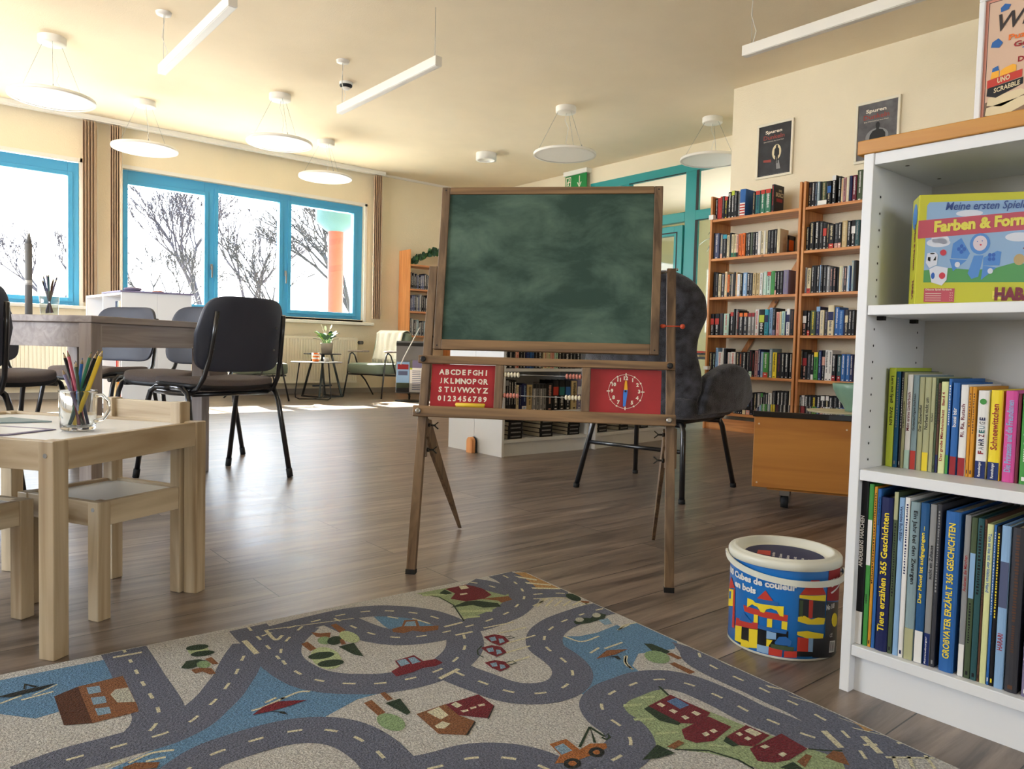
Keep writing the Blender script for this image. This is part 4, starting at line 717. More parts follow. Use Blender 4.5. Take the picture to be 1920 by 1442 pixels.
def dashes(sp, wd, lo, hi, R_, mi=2):
    # small printed marks standing in for the unreadable title: short strokes one after another
    z = hi; cw = wd*R_.uniform(.34, .52); y0 = wd/2-cw/2; first = R_.uniform(.45, .62)
    stop = lo+(hi-lo)*(1-first)
    while z > stop:
        s_ = R_.uniform(.0035, .0065); sp(y0+R_.uniform(0, cw*.25), y0+cw-R_.uniform(0, cw*.25), z-s_*.62, z, mi); z -= s_
    if wd > .014:
        z = stop-.008; cw *= .6; y0 = wd/2-cw/2
        while z > lo+(hi-lo)*.22: s_ = .004; sp(y0, y0+cw, z-s_*.6, z, mi); z -= s_
    sp(wd*.3, wd*.7, lo*.5, lo*.5+.007, mi)
ORD = ['', 'first', 'second', 'third', 'fourth', 'fifth', 'sixth', 'seventh', 'eighth', 'ninth', 'tenth', 'eleventh', 'twelfth', 'thirteenth', 'fourteenth', 'fifteenth', 'sixteenth', 'seventeenth', 'eighteenth',
    'nineteenth', 'twentieth', 'twenty first', 'twenty second', 'twenty third', 'twenty fourth', 'twenty fifth', 'twenty sixth', 'twenty seventh', 'twenty eighth']
BK = json.loads(r'''{"L":[[[3.9713,3.9352,0.187,"k","w",""],[3.9352,3.9086,0.187,"r","R",""],[3.9086,3.8892,0.195,"r","m",""],[3.8892,3.8639,0.196,"k","a",""],[3.8639,3.8312,0.188,"k","y","t:r"],[3.8312,3.7997,0.224,"k","w",""],[3.7997,3.769,0.23,"k","w","t:Y"],[3.769,3.737,0.221,"k","a",""],[3.737,3.715,0.215,"a","k",""],[3.715,3.6618,0.229,"b","b","flag"],[3.595,3.5714,0.194,"k","s",""],[3.5667,3.5246,0.195,"t","n","t:r"],[3.5199,3.4783,0.196,"G","w","t:r"],[3.4715,3.4213,0.195,"G","w","t:r"],[3.4167,3.3919,0.226,"k","r",""]],[[3.9766,3.9533,0.226,"k","k",""],[3.9507,3.9069,0.222,"d","w",""],[3.8966,3.8752,0.209,"a","c","b:p"],[3.8737,3.8307,0.203,"k","a","t:T"],[3.8272,3.8021,0.195,"c","k",""],[3.8006,3.7807,0.212,"k","k",""],[3.7792,3.7559,0.196,"c","k","b:G"],[3.7549,3.7322,0.197,"c","k","b:G"],[3.7312,3.7116,0.19,"p","k","b:k"],[3.7092,3.68,0.196,"o","k",""],[3.6775,3.6485,0.197,"o","k",""],[3.6437,3.6221,0.194,"k","a",""],[3.6212,3.5983,0.196,"k","w",""],[3.5973,3.5769,0.196,"F","a",""],[3.5755,3.5533,0.195,"k","a",""],[3.5524,3.5266,0.195,"K","w",""],[3.5252,3.4986,0.197,"w","c",""],[3.4958,3.4718,0.196,"c","k",""],[3.4704,3.4566,0.196,"w","c",""],[3.4557,3.4383,0.196,"c","k",""],[3.4364,3.4086,0.197,"k","a",""],[3.4077,3.3806,0.198,"k","a",""],[3.3797,3.3523,0.199,"k","a",""],[3.3501,3.3246,0.199,"c","s",""]],[[3.9551,3.9313,0.221,"k","k",""],[3.9302,3.9013,0.215,"k","a",""],[3.8983,3.8737,0.2,"c","k",""],[3.8686,3.8406,0.205,"K","w",""],[3.8356,3.8103,0.217,"c","o",""],[3.8088,3.7878,0.191,"o","k","b:k"],[3.7863,3.7688,0.194,"k","s",""],[3.7678,3.7479,0.193,"a","s",""],[3.7464,3.7281,0.208,"k","k",""],[3.7257,3.7085,0.206,"s","r",""],[3.7075,3.6791,0.189,"w","l",""],[3.6767,3.6587,0.196,"k","c",""],[3.6572,3.6172,0.198,"l","w",""],[3.6162,3.5913,0.194,"k","w",""],[3.5875,3.5614,0.19,"K","a",""],[3.559,3.5274,0.19,"s","k",""],[3.5223,3.4947,0.188,"s","k",""],[3.4919,3.4668,0.186,"w","k",""],[3.4654,3.4346,0.195,"M","w",""],[3.4286,3.3935,0.19,"M","k","t:r"],[3.3898,3.3559,0.196,"g","G",""],[3.355,3.3393,0.19,"k","w","b:p"],[3.338,3.3134,0.193,"k","w",""],[3.3121,3.2855,0.193,"k","a",""],[3.2837,3.2385,0.196,"v","a",""]],[[3.968,3.9263,0.186,"k","w","m:r"],[3.9205,3.8757,0.187,"k","w","m:r"],[3.8705,3.8348,0.189,"K","B",""],[3.8308,3.7793,0.186,"M","r",""],[3.7753,3.7668,0.185,"k","k",""],[3.7658,3.7334,0.197,"k","w","t:r"],[3.7319,3.7146,0.225,"k","k",""],[3.7126,3.6959,0.222,"a","w",""],[3.6949,3.6753,0.209,"k","r",""],[3.6729,3.6373,0.189,"K","w","t:o"],[3.6325,3.5939,0.189,"K","w","t:o"],[3.5906,3.5558,0.187,"a","w","t:R"],[3.5524,3.5255,0.187,"a","w","t:R"],[3.5241,3.4898,0.215,"w","r",""],[3.4879,3.4355,0.214,"k","w","m:Y"],[3.4332,3.3987,0.213,"T","n","m:n"],[3.3951,3.366,0.226,"l","n",""],[3.3637,3.3353,0.222,"k","a","b:v"],[3.3308,3.2995,0.19,"p","r",""],[3.2981,3.2861,0.192,"c","c",""],[3.2848,3.2543,0.195,"M","b",""],[3.2529,3.2419,0.193,"n","n",""],[3.2398,3.2105,0.214,"w","n","m:n"],[3.2083,3.1701,0.207,"k","B",""]],[[3.9637,3.9297,0.199,"k","s",""],[3.9271,3.9011,0.196,"k","M",""],[3.8985,3.8737,0.238,"l","n",""],[3.8721,3.8316,0.203,"w","r",""],[3.8291,3.8164,0.236,"w","a",""],[3.8148,3.791,0.232,"k","k",""],[3.7885,3.7769,0.2,"K","k",""],[3.7754,3.7583,0.201,"w","r",""],[3.7558,3.7423,0.201,"w","a",""],[3.7408,3.6986,0.205,"w","r",""],[3.6912,3.6632,0.205,"k","c",""],[3.6593,3.6324,0.201,"K","o",""],[3.6276,3.5952,0.207,"k","w",""],[3.5913,3.5649,0.209,"k","a",""],[3.5625,3.534,0.224,"k","m","b:M"],[3.5316,3.5164,0.203,"k","r",""],[3.515,3.4811,0.219,"P","B",""],[3.4788,3.4578,0.232,"n","w",""],[3.4564,3.4331,0.211,"l","w",""],[3.4308,3.3825,0.206,"g","w","b:r"],[3.378,3.3507,0.238,"e","w",""],[3.3484,3.3123,0.209,"y","k",""],[3.3109,3.2676,0.208,"k","m",""],[3.2654,3.2388,0.208,"k","w",""],[3.2366,3.205,0.207,"k","w",""],[3.2015,3.1732,0.207,"k","w",""]],[[3.7004,3.6789,0.17,"k","w",""],[3.6771,3.6583,0.173,"k","a",""],[3.6576,3.6381,0.173,"k","w",""],[3.6363,3.6142,0.176,"k","w",""],[3.6124,3.5795,0.179,"k","c","b:c"],[3.5775,3.538,0.184,"k","l","b:p"],[3.5359,3.5105,0.182,"k","v",""],[3.5091,3.4798,0.191,"k","c",""],[3.4737,3.445,0.187,"a","w",""],[3.4439,3.4214,0.189,"k","w","t:g"],[3.4204,3.3971,0.188,"k","a",""],[3.3964,3.3732,0.191,"K","w",""],[3.3715,3.3386,0.195,"w","k",""],[3.3369,3.3036,0.214,"k","a",""],[3.301,3.2654,0.213,"k","w","b:w"],[3.2638,3.2382,0.215,"k","w",""],[3.2366,3.1952,0.217,"k","a",""],[3.192,3.1763,0.225,"c","w",""],[3.1756,3.1621,0.23,"k","a",""]]],"R":[[[3.1062,3.0736,0.196,"k","s","m:B"],[3.073,3.0409,0.192,"k","w",""],[3.04,3.0252,0.19,"K","l",""],[3.0244,3.0025,0.188,"e","w",""],[3.0017,2.9884,0.185,"k","k",""],[2.9879,2.952,0.183,"F","s",""],[2.9512,2.9414,0.182,"k","a",""],[2.9409,2.9104,0.18,"k","c","m:b"],[2.9096,2.878,0.218,"k","w","t:w"],[2.8563,2.8367,0.202,"k","w",""],[2.8362,2.8206,0.186,"c","o",""],[2.8198,2.7962,0.188,"P","k",""],[2.7943,2.7716,0.195,"c","w",""],[2.7711,2.7484,0.192,"n","k",""],[2.746,2.7163,0.193,"m","w",""],[2.7145,2.6721,0.226,"F","w",""]],[[3.1097,3.0742,0.184,"k","c",""],[3.0719,3.033,0.221,"k","c",""],[3.0316,2.9969,0.223,"k","w",""],[2.9946,2.965,0.218,"k","a",""],[2.9636,2.9328,0.206,"k","w","m:r"],[2.93,2.9139,0.2,"k","s",""],[2.9128,2.8714,0.186,"k","c","b:r"],[2.8692,2.8405,0.189,"K","a","b:p"],[2.8392,2.814,0.192,"k","w","b:p"],[2.8126,2.7724,0.202,"s","c",""],[2.7692,2.7439,0.196,"k","w",""],[2.7426,2.7097,0.198,"k","w","m:w"],[2.7084,2.677,0.195,"E","a",""]],[[3.1291,3.0947,0.206,"w","r",""],[3.0938,3.0787,0.201,"a","k",""],[3.0769,3.0468,0.197,"c","k","b:r"],[3.043,3.0223,0.215,"k","w",""],[3.0215,2.9992,0.215,"k","k",""],[2.998,2.9753,0.215,"k","w",""],[2.9745,2.9668,0.216,"l","w",""],[2.966,2.9471,0.214,"k","a",""],[2.946,2.9168,0.212,"k","a",""],[2.9154,2.8896,0.2,"a","w",""],[2.8877,2.8664,0.191,"K","p",""],[2.8642,2.8404,0.193,"k","p",""],[2.8395,2.8226,0.189,"k","k",""],[2.8218,2.7929,0.198,"c","M",""],[2.7912,2.7799,0.192,"a","w",""],[2.7786,2.7579,0.192,"K","p",""],[2.7571,2.7473,0.196,"w","l",""],[2.7465,2.7366,0.196,"l","w",""],[2.7358,2.7266,0.193,"n","n",""],[2.7252,2.7075,0.231,"e","c",""],[2.7067,2.687,0.232,"k","k",""]],[[3.1185,3.0651,0.196,"k","p","m:w"],[3.0598,3.0375,0.189,"k","w","b:r"],[3.0337,2.9912,0.195,"F","y",""],[2.9892,2.9559,0.224,"n","a","t:l"],[2.9536,2.9198,0.195,"c","a",""],[2.9184,2.8924,0.193,"K","v",""],[2.8919,2.8443,0.232,"c","n","m:n"],[2.8394,2.8052,0.217,"b","w",""],[2.8038,2.7673,0.194,"b","l",""],[2.7654,2.7574,0.196,"n","n",""],[2.7566,2.7317,0.193,"K","c","m:c"],[2.7306,2.7041,0.192,"k","w",""],[2.7019,2.6803,0.192,"k","a",""]],[[3.1191,3.0858,0.236,"k","s",""],[3.0847,3.047,0.217,"k","p","m:R"],[3.0417,3.0143,0.202,"K","a",""],[3.0133,2.9896,0.206,"k","w","b:w"],[2.9886,2.9546,0.217,"g","k","t:y"],[2.9518,2.9268,0.232,"n","l",""],[2.9258,2.9017,0.233,"k","w","m:p"],[2.9,2.8699,0.237,"w","k",""],[2.8692,2.842,0.234,"w","k",""],[2.8413,2.8117,0.205,"k","w","b:R"],[2.811,2.801,0.204,"k","k",""],[2.8,2.7717,0.196,"E","w","b:R"],[2.77,2.738,0.207,"b","w",""],[2.7366,2.7026,0.207,"b","w",""],[2.701,2.6783,0.207,"n","w",""]],[[3.1106,3.0822,0.192,"k","w",""],[3.0804,3.0562,0.194,"w","k",""],[3.0552,3.0265,0.197,"k","w",""],[3.0247,2.9963,0.196,"k","a",""],[2.9945,2.9541,0.196,"k","y",""],[2.9523,2.9227,0.2,"k","w",""],[2.921,2.8847,0.198,"k","w","t:w"],[2.883,2.8556,0.2,"k","c","t:w"],[2.8539,2.8233,0.2,"k","w",""],[2.8216,2.7863,0.201,"k","a",""],[2.7846,2.7497,0.203,"k","w",""],[2.748,2.7101,0.204,"n","w",""]]],"W1":[[2.8443,2.872,0.2,"k","w",""],[2.8738,2.9103,0.2,"k","w",""],[2.9118,2.9306,0.2,"k","a",""],[2.9329,2.9609,0.2,"p","r",""],[2.9632,2.9907,0.2,"k","a",""],[2.9918,3.0118,0.2,"k","w",""],[3.013,3.0486,0.2,"n","b",""],[3.0501,3.0838,0.2,"b","n",""],[3.0858,3.1146,0.2,"k","a",""],[3.1162,3.1472,0.2,"k","w",""],[3.1613,3.1935,0.2,"c","r",""],[3.1947,3.2232,0.2,"c","g",""],[3.2248,3.2568,0.2,"p","r",""],[3.2581,3.2908,0.2,"M","g",""],[3.292,3.3158,0.2,"k","w",""],[3.317,3.3486,0.2,"k","a",""],[3.3498,3.3876,0.2,"k","w","m:w"],[3.3889,3.4167,0.2,"k","w",""],[3.4189,3.4491,0.2,"k","a",""],[3.4512,3.487,0.2,"k","w",""],[3.4883,3.5058,0.2,"K","w",""]],"W2":[[2.8603,2.8837,0.195,"k","a","t:a"],[2.8845,2.902,0.195,"K","w",""],[2.9031,2.9219,0.194,"k","w",""],[2.923,2.9457,0.196,"k","w",""],[2.9465,2.9681,0.165,"c","k",""],[2.9693,2.9892,0.165,"n","a",""],[2.9915,3.0316,0.173,"n","l","b:w"],[3.0335,3.0757,0.165,"s","k",""],[3.0796,3.1081,0.172,"a","w","t:k"],[3.11,3.1363,0.171,"a","k","t:k"],[3.1379,3.1632,0.17,"a","w","t:k"],[3.1652,3.1955,0.17,"a","k","t:k"],[3.1975,3.2507,0.173,"k","p",""],[3.2527,3.3017,0.192,"k","w","m:r"],[3.3067,3.3563,0.191,"k","w","m:t"],[3.3614,3.4096,0.191,"k","w","m:b"],[3.4169,3.4676,0.187,"s","k",""],[3.4711,3.5075,0.192,"v","w","m:w"]],"N1":[[0.6675,0.6542,0.198,"Y","k","","Lern mit Spaß   ZAHLEN"],[0.6534,0.6453,0.191,"B2","a","",""],[0.6427,0.6392,0.191,"K","w","",""],[0.6389,0.6329,0.19,"S","k","","Der Mensch in Wort und Bild"],[0.6319,0.6216,0.186,"w","m","b:M","Mein erstes Liederbuch"],[0.6207,0.6099,0.185,"e","k","b:r","Gutenachtgeschichten"],[0.6091,0.5996,0.182,"S","k","","Der Zauberlöffel"],[0.5989,0.5874,0.182,"S","k","b:y","Norbert nicht um"],[0.5869,0.5797,0.182,"S","k","","Norbert"],[0.5791,0.5751,0.181,"F","k","",""],[0.5748,0.5702,0.172,"B","k","b:n",""],[0.5695,0.5573,0.175,"C","R","","Der große Märchenschatz   Band 4"],[0.5569,0.5516,0.181,"b","w","b:g",""],[0.5493,0.5374,0.174,"b","w","b:R","bussi bär"],[0.5354,0.5223,0.171,"w","m","b:R","Ri, Ra, Rutsch"],[0.5219,0.5166,0.168,"O","B","",""],[0.5162,0.5095,0.168,"O","B","",""],[0.5061,0.4874,0.162,"w","x","b:N","FAHRZEUGE"],[0.4853,0.4658,0.164,"y","R","b:N","Schneewittchen"],[0.4621,0.4427,0.164,"P2","l","","Die Prinzessin und die Freundinnen"],[0.4423,0.4371,0.16,"m","m","",""],[0.4354,0.4209,0.16,"g","w","",""]],"N2":[[0.6797,0.6622,0.322,"k","w","b:w","ANDERSENS MÄRCHEN"],[0.6614,0.6522,0.319,"g","k","m:w","Lappan"],[0.6512,0.6455,0.315,"O","k","",""],[0.6447,0.6378,0.312,"b","k","","Das große Buch von Zwerg"],[0.6368,0.6143,0.298,"n","y","","Tiere erzählen 365 Geschichten"],[0.6135,0.6056,0.311,"F","k","t:S",""],[0.6041,0.5945,0.302,"l","n","","Verrückte Buch-Bilder"],[0.5938,0.5846,0.304,"w","n","",""],[0.5834,0.5664,0.298,"e","k","b:S","Ein Jahr bei den Zwergen"],[0.5654,0.5502,0.299,"q","y","b:w","Der Mond ist aufgegangen ..."],[0.549,0.5379,0.299,"a","k","b:N","sucht ein Zuhause"],[0.5372,0.5297,0.301,"K","a","",""],[0.5224,0.4978,0.292,"b","y","","GROßVATER ERZÄHLT 365 GESCHICHTEN"],[0.491,0.4813,0.29,"a","R","b:w","Andersen die Märchen"],[0.4806,0.4711,0.288,"F","k","m:l",""],[0.4705,0.4606,0.288,"E","k","",""],[0.4599,0.4563,0.288,"B","k","",""],[0.4559,0.4462,0.281,"C","b","","Tom ist los mit der kleinen Hand"],[0.4453,0.4411,0.281,"b","w","",""],[0.4406,0.4344,0.28,"k","y","",""],[0.4335,0.4191,0.283,"l","R","m:d","HARARI"],[0.4176,0.3988,0.283,"K","B","",""],[0.3925,0.38,0.283,"v","w","",""]]}''')
def bandcol(bd_):
    if bd_ == 'flag': return 'r'
    return bd_.split(':')[-1] if ':' in bd_ else 'w'
def far_book(pos, rz, wd, h, dp, cov, ti, bd_, seed, label, group, flipy=False, lean=0):
    b = MB(); sp, lo, hi, R_ = book(b, wd, h, dp, ti, bd_, seed)
    if ti != cov: dashes(sp, wd, lo, hi, R_, 2)
    tcol = 'w' if bd_ == 'flag' else ti
    o = b.build('book', ['bk_'+cov, 'page', 'bk_'+tcol, 'bk_'+bandcol(bd_)]); o.location = pos; o.rotation_euler = (lean, 0, rz)
    return tag(o, label, 'book', group)
ROWN = ['top shelf', 'second shelf', 'third shelf', 'fourth shelf', 'fifth shelf', 'lowest shelf']
ZS = [1.828, 1.489, 1.154, .824, .476, .155]
for cs, nm in (('L', 'left wall bookcase'), ('R', 'right wall bookcase')):
    for r, row in enumerate(BK[cs]):
        for i, e in enumerate(row):
            y1, y0, h, cov, ti, bd_ = e[:6]
            hi_, lo_ = (3.963, 3.157) if cs == 'L' else (3.098, 2.3)
            y1 = min(y1, hi_); y0 = max(min(y0, y1-.008), lo_)
            wd = max(.007, y1-y0-.0006); dp = .125 if h < .2 else .14
            extra = ''
            if ti != cov: extra = ' with %s lettering' % NAME[ti] if bd_ != 'flag' else ' with red and white stripes'
            lb = '%s book%s, %s from left, %s, %s' % (NAME[cov], extra, ORD[i+1], ROWN[r], nm)
            xs = 5.553+random.Random(i*7+r).uniform(-.004, .006)
            bo = far_book((xs, y0, ZS[r]+.0005), 0, wd, h, dp, cov, ti, bd_, i*31+r*7+ord(cs), lb, 'books on the %s of the %s' % (ROWN[r], nm))
# author name on the front cover at the end of the top row
bb = [o for o in bpy.data.objects if o.get('label', '').endswith('fifteenth from left, top shelf, left wall bookcase')][0]
tb = MB()
put_text(tb, 'DAVID', (.085, -.0006, .175), (1, 0, 0), (0, 0, 1), width=.045, height=.017, bold=.02, center=True)
put_text(tb, 'BALDACCI', (.075, -.0006, .13), (1, 0, 0), (0, 0, 1), width=.11, height=.036, bold=.02, center=True)
tb.build('cover_lettering', 'bk_c', bb)
MB().poly([(.03, -.0005, .09), (.12, -.0005, .09), (.12, -.0005, .118), (.03, -.0005, .118)]).build('cover_lettering', 'bk_R', bb)

# ================================================================== PINE BOOKCASES ON THE RIGHT WALL
def pine_case(y0, y1, label):
    """open pine bookcase, front at x=5.52, sides at y0 (near) and y1 (far)"""
    o = empty('pine_bookcase', (5.52, y0, 0), 0, label, 'bookcase', 'tall pine bookcases'); Wd = y1-y0
    for a in (0, Wd-.02):
        MB().box(0, a, 0, .28, a+.02, 2.03).build('side_panel', 'pine', o, bevel=.002)
    for z in ZS:
        MB().box(.004, .02, z-.022, .275, Wd-.02, z).build('shelf', 'pine_y', o, bevel=.0015)
    MB().box(.02, .02, 0, .04, Wd-.02, .1).build('plinth', 'pine_y', o, bevel=.001)
    return o
c1 = pine_case(3.135, 3.985, 'tall pine bookcase full of books left of its twin, beside the wall corner')
c2 = pine_case(2.27, 3.12, 'tall pine bookcase at right, partly hidden by the near white shelf')
MB().bar((.276, .78, .47), (.276, .06, 1.585), .045, .008, up=(1, 0, 0)).build('cross_brace', 'pine', c1)
MB().box(-.008, .815, 1.83, .03, .86, 1.87).build('corner_bracket', 'white_plastic', c1)
MB().box(-.008, .815, .52, .03, .86, .55).build('corner_bracket', 'white_plastic', c1)
# black bookend at the end of the second row
o = empty('bookend', (5.553, 3.26, 1.4895), 0, 'black metal bookend at the end of the cream books, left wall bookcase', 'bookend')
b = MB().box(0, -.001, 0, .12, .001, .02).box(0, -.001, .02, .025, .001, .13).box(.095, -.001, .02, .12, .001, .13).box(0, -.001, .105, .12, .001, .14)
b.build('upright_plate', 'black_plastic', o); MB().box(0, -.055, 0, .12, 0, .0012).build('base_plate', 'black_plastic', o)
MB().box(.025, -.0005, .02, .095, .0, .105).build('picture', 'bk_o', o)
# little white shelf sign
tag(MB().box(5.52, 2.93, 1.8285, 5.528, 3.0, 1.862).build('shelf_label', 'white_plastic'), 'small white label card on the top shelf of right wall bookcase', 'label')

# ================================================================== WHITE SHELVES
def white_shelf(name_loc, rz, Wd, zs, label, group, x_rev=False, open_mat='white_lam', top=True, H=1.05, dp=.28):
    """local: front plane y=0 facing -Y, width along +X"""
    o = empty('white_bookshelf', name_loc, rz, label, 'shelf', group)
    for a in (0, Wd-.019):
        MB().box(a, 0, 0, a+.019, dp, H).build('side_panel', 'white_lam', o, bevel=.0012)
    MB().box(.019, .002, H-.02, Wd-.019, dp, H).build('top_panel', 'white_lam', o, bevel=.001)
    for z in zs: MB().box(.019, .004, z-.02, Wd-.019, dp-.008, z).build('shelf_board', 'white_lam', o, bevel=.001)
    MB().box(.019, .02, 0, Wd-.019, .036, zs[-1]-.02).build('plinth', 'white_lam', o)
    MB().box(.019, dp-.008, 0, Wd-.019, dp, H-.02).build('back_panel', 'white_lam_edge', o)
    return o
ZW = (.762, .54, .272, .104)
ws = white_shelf((2.83, 3.487, 0), 0, .745, ZW, 'white bookshelf with black books seen under the chalkboard, doorstop at its end', 'white bookshelves back to back')
white_shelf((3.613, 3.462, 0), math.radians(7), .95, ZW, 'white bookshelf right of the first, behind the dark wing chair', 'white bookshelves back to back')
white_shelf((3.575, 4.05, 0), PI, .745, ZW, 'white bookshelf backed against the one with black books, far side', 'white bookshelves back to back')
for key, z, rn in (('W1', .54, 'second shelf'), ('W2', .272, 'third shelf')):
    for i, e in enumerate(BK[key]):
        a, b_, h, cov, ti, bd_ = e[:6]; wd = b_-a-.0006
        lb = '%s book%s, %s from left, %s, white bookshelf' % (NAME[cov], (' with %s lettering' % NAME[ti]) if ti != cov else '', ORD[i+1], rn+(' down' if key == 'W2' else ''))
        # spine faces -Y: rotate so local -X -> -Y ; thickness along +Y -> -X ... place from the right edge
        far_book((b_, 3.503, z+.0005), PI/2, wd, h, .13, cov, ti, bd_, i*17+5, lb, 'books on the %s of the white bookshelf' % rn)
def pile(x, y, rz, n, label, z0=.1045, w_=.16, d_=.125, t=.027):
    for k in range(n):
        R_ = random.Random(k*3+int(x*100)); b = MB()
        b.box(0, 0, 0, d_, w_, .0022, 0).box(0, 0, t-.0022, d_, w_, t, 0).box(0, 0, 0, .003, w_, t, 0).box(.003, .003, .0022, d_-.004, w_-.003, t-.0022, 1)
        # spine lettering along the spine (x=0 face)
        yy = .012
        while yy < w_-.02: s_ = R_.uniform(.003, .008); b.box(-.0004, yy, t*.35, 0, yy+s_*.7, t*.68, 2); yy += s_
        o = b.build('book', ['bk_k', 'page', 'bk_a']); o.location = (x+R_.uniform(-.003, .003), y+R_.uniform(-.003, .003), z0+k*(t+.0004)); o.rotation_euler = (0, 0, rz+R_.uniform(-.03, .03))
        tag(o, 'black hardcover lying %s from bottom in %s' % (ORD[k+1], label), 'book', 'stacked black hardcovers on the lowest shelf')
pile(3.003, 3.505, PI/2, 4, 'leftmost stack, lowest white shelf', w_=.112, d_=.177)
pile(3.262, 3.505, PI/2, 4, 'second stack, lowest white shelf', w_=.107, d_=.177)
pile(3.506, 3.505, PI/2, 5, 'third stack, lowest white shelf', w_=.105, d_=.177, t=.024)
pile(3.80, 3.53, PI/2+.12, 4, 'stack behind the wing chair legs, white shelf', w_=.11, d_=.17)
pile(4.05, 3.56, PI/2+.12, 3, 'middle stack behind wing chair legs, white shelf', w_=.11, d_=.17)
pile(4.3, 3.59, PI/2+.12, 3, 'rightmost stack behind wing chair, white shelf', w_=.11, d_=.17)
o = empty('wooden_doorstop', (2.82, 3.752, 0), 0, 'small wooden arch shaped doorstop leaning on end of white bookshelf', 'doorstop')
pr_ = [(-.012, -.03, 0), (-.012, .03, 0)]+[(-.012, .03*math.cos(a), .07+.03*math.sin(a)) for a in [PI*k/10 for k in range(11)]]
MB().prism(pr_, (-.028, 0, 0)).build('block', 'pine_light', o, bevel=.002)
MB().prism([(p[0]+.0, p[1]*1.02, p[2]*1.01) for p in pr_], (.01, 0, 0)).build('dark_backing', 'near_black', o)
# ================================================================== NEAR WHITE SHELF (right foreground)
NSX, NSY = 1.443, .694
ns = empty('white_bookshelf', (NSX, NSY, 0), -PI/2, 'near white bookshelf with wooden top board at right edge', 'shelf')
def nb(*a): return MB().box(*a)
for a in (0, .781): nb(a, 0, 0, a+.019, .28, 1.05).build('side_panel', 'white_lam', ns, bevel=.0012)
nb(.019, .003, 1.028, .781, .28, 1.05).build('top_panel', 'white_lam', ns, bevel=.001)
for z, t in ((.761, .019), (.443, .021), (.096, .021)): nb(.0195, .002, z-t, .7805, .272, z).build('shelf_board', 'white_lam', ns, bevel=.0015)
nb(.019, .022, 0, .781, .04, .075).build('plinth', 'white_lam', ns)
nb(.019, .272, 0, .781, .28, 1.03).build('back_panel', 'white_lam_edge', ns)
hb = MB()
for yy in (.035, .235):
    z = .14
    while z < 1.0:
        if abs(z-.75) > .02 and abs(z-.43) > .02: hb.disc((.0194, yy, z), .0026, 'X', 8)
        z += .032
hb.build('peg_holes', 'near_black', ns)
sb = MB()
for z in (.742, .422):
    for yy in (.05, .2): sb.box(.019, yy-.006, z-.008, .032, yy+.006, z)
sb.build('shelf_peg', 'near_black', ns)
for yy in (.05, .2): MB().disc((.06, yy, 1.0275), .004, 'Z', 10).build('cam_hole', 'near_black', ns)
tb_ = tag(nb(-.013, -.002, 0, .80, .30, .027).build('top_board', 'beech_top_x', None, loc=(NSX, NSY, 1.0502), rz=-PI/2, bevel=.002), 'long orange brown wooden board lying on top of the near white shelf', 'board')
# books with readable spines: spine plane faces -X, thickness runs from high Y to low Y
def near_book(e, z, x, i, row):
    y1, y0, h, cov, ti, bd_ = e[:6]; t = e[6] if len(e) > 6 else ''
    wd = abs(y1-y0)-.0004; b = MB(); dp = .17 if row == 'middle' else .21
    real = 'bk_'+ti if ti != 'x' else 'bk_k'
    sp, lo, hi, R_ = book(b, wd, h, dp, ti, bd_, i)
    if not t and ti != cov: dashes(sp, wd, lo, hi, R_, 2)
    nt = t.split('  ')[0].replace('...', '').replace('-', ' ').strip()
    if t.split(' ')[0].upper() in ('ANDERSENS', 'ANDERSEN', 'LAPPAN', 'HARARI', 'BUSSI', 'SCHNEEWITTCHEN', 'NORBERT'): nt = ''
    lb = '%s picture book%s, %s from left, %s shelf of near bookshelf' % (NAME[cov], (' titled '+nt) if nt else (' with %s lettering' % NAME.get(ti, 'dark') if t else ''), ORD[i+1], row)
    wds = lb.split()
    if len(wds) > 15: lb = '%s book titled %s, %s from left, %s near shelf' % (NAME[cov], ' '.join(nt.split()[:4]), ORD[i+1], row)
    o = b.build('book', ['bk_'+cov, 'page', real, 'bk_'+bandcol(bd_)]); o.location = (x, min(y0, y1), z+.0004)
    tag(o, lb, 'book', 'children books on the %s shelf of the near bookshelf' % row)
    if t:
        tm = MB(); e_ = min(.0048, wd*.21); span = (hi-lo)*(.92 if len(t) > 14 else .72)
        # downwards reading for a few, upwards for the others
        down = t.startswith('Lern') or t.startswith('Ein Jahr') or t.startswith('Tom') or t.startswith('Verr') or t.startswith('Das gro')
        hgt = wd*.56
        if t == 'FAHRZEUGE':
            for k, chh in enumerate(t):
                m2 = MB(); zz = lo+.01+k*(hi-lo-.045)/9
                put_text(m2, chh, (-e_, wd*.25, zz), (0, 0, 1), (0, 1, 0), height=wd*.5, width=(hi-lo-.05)/9*.8, bold=.03)
                m2.build('title_letter', ['bk_R', 'bk_a', 'bk_k', 'bk_n', 'bk_m', 'bk_t', 'bk_e', 'bk_a', 'bk_n'][k], o)
            c2_ = MB(); c2_.disc((-e_, wd*.5, h-.02), wd*.3, 'X', 16); c2_.build('emblem', 'bk_g', o)
        else:
            wdt = min(span, hgt*len(t)*.62)
            if down: put_text(tm, t, (-e_, wd*.74, hi-.004), (0, 0, -1), (0, -1, 0), width=wdt, height=hgt, bold=.02)
            else: put_text(tm, t, (-e_, wd*.26, lo+(hi-lo-wdt)*.6), (0, 0, 1), (0, 1, 0), width=wdt, height=hgt, bold=.02)
            tm.build('title_lettering', real, o)
    if bd_ == 'b:N':
        m2 = MB(); put_text(m2, 'Ravensburger', (-.0055, wd*.34, .004), (0, 0, 1), (0, 1, 0), width=h*.17, height=wd*.32, bold=.02); m2.build('publisher_lettering', 'bk_w', o)
    return o
for i, e in enumerate(BK['N1']): near_book(e, .443, 1.538, i, 'middle')
for i, e in enumerate(BK['N2']): near_book(e, .096, 1.462, i, 'lowest')

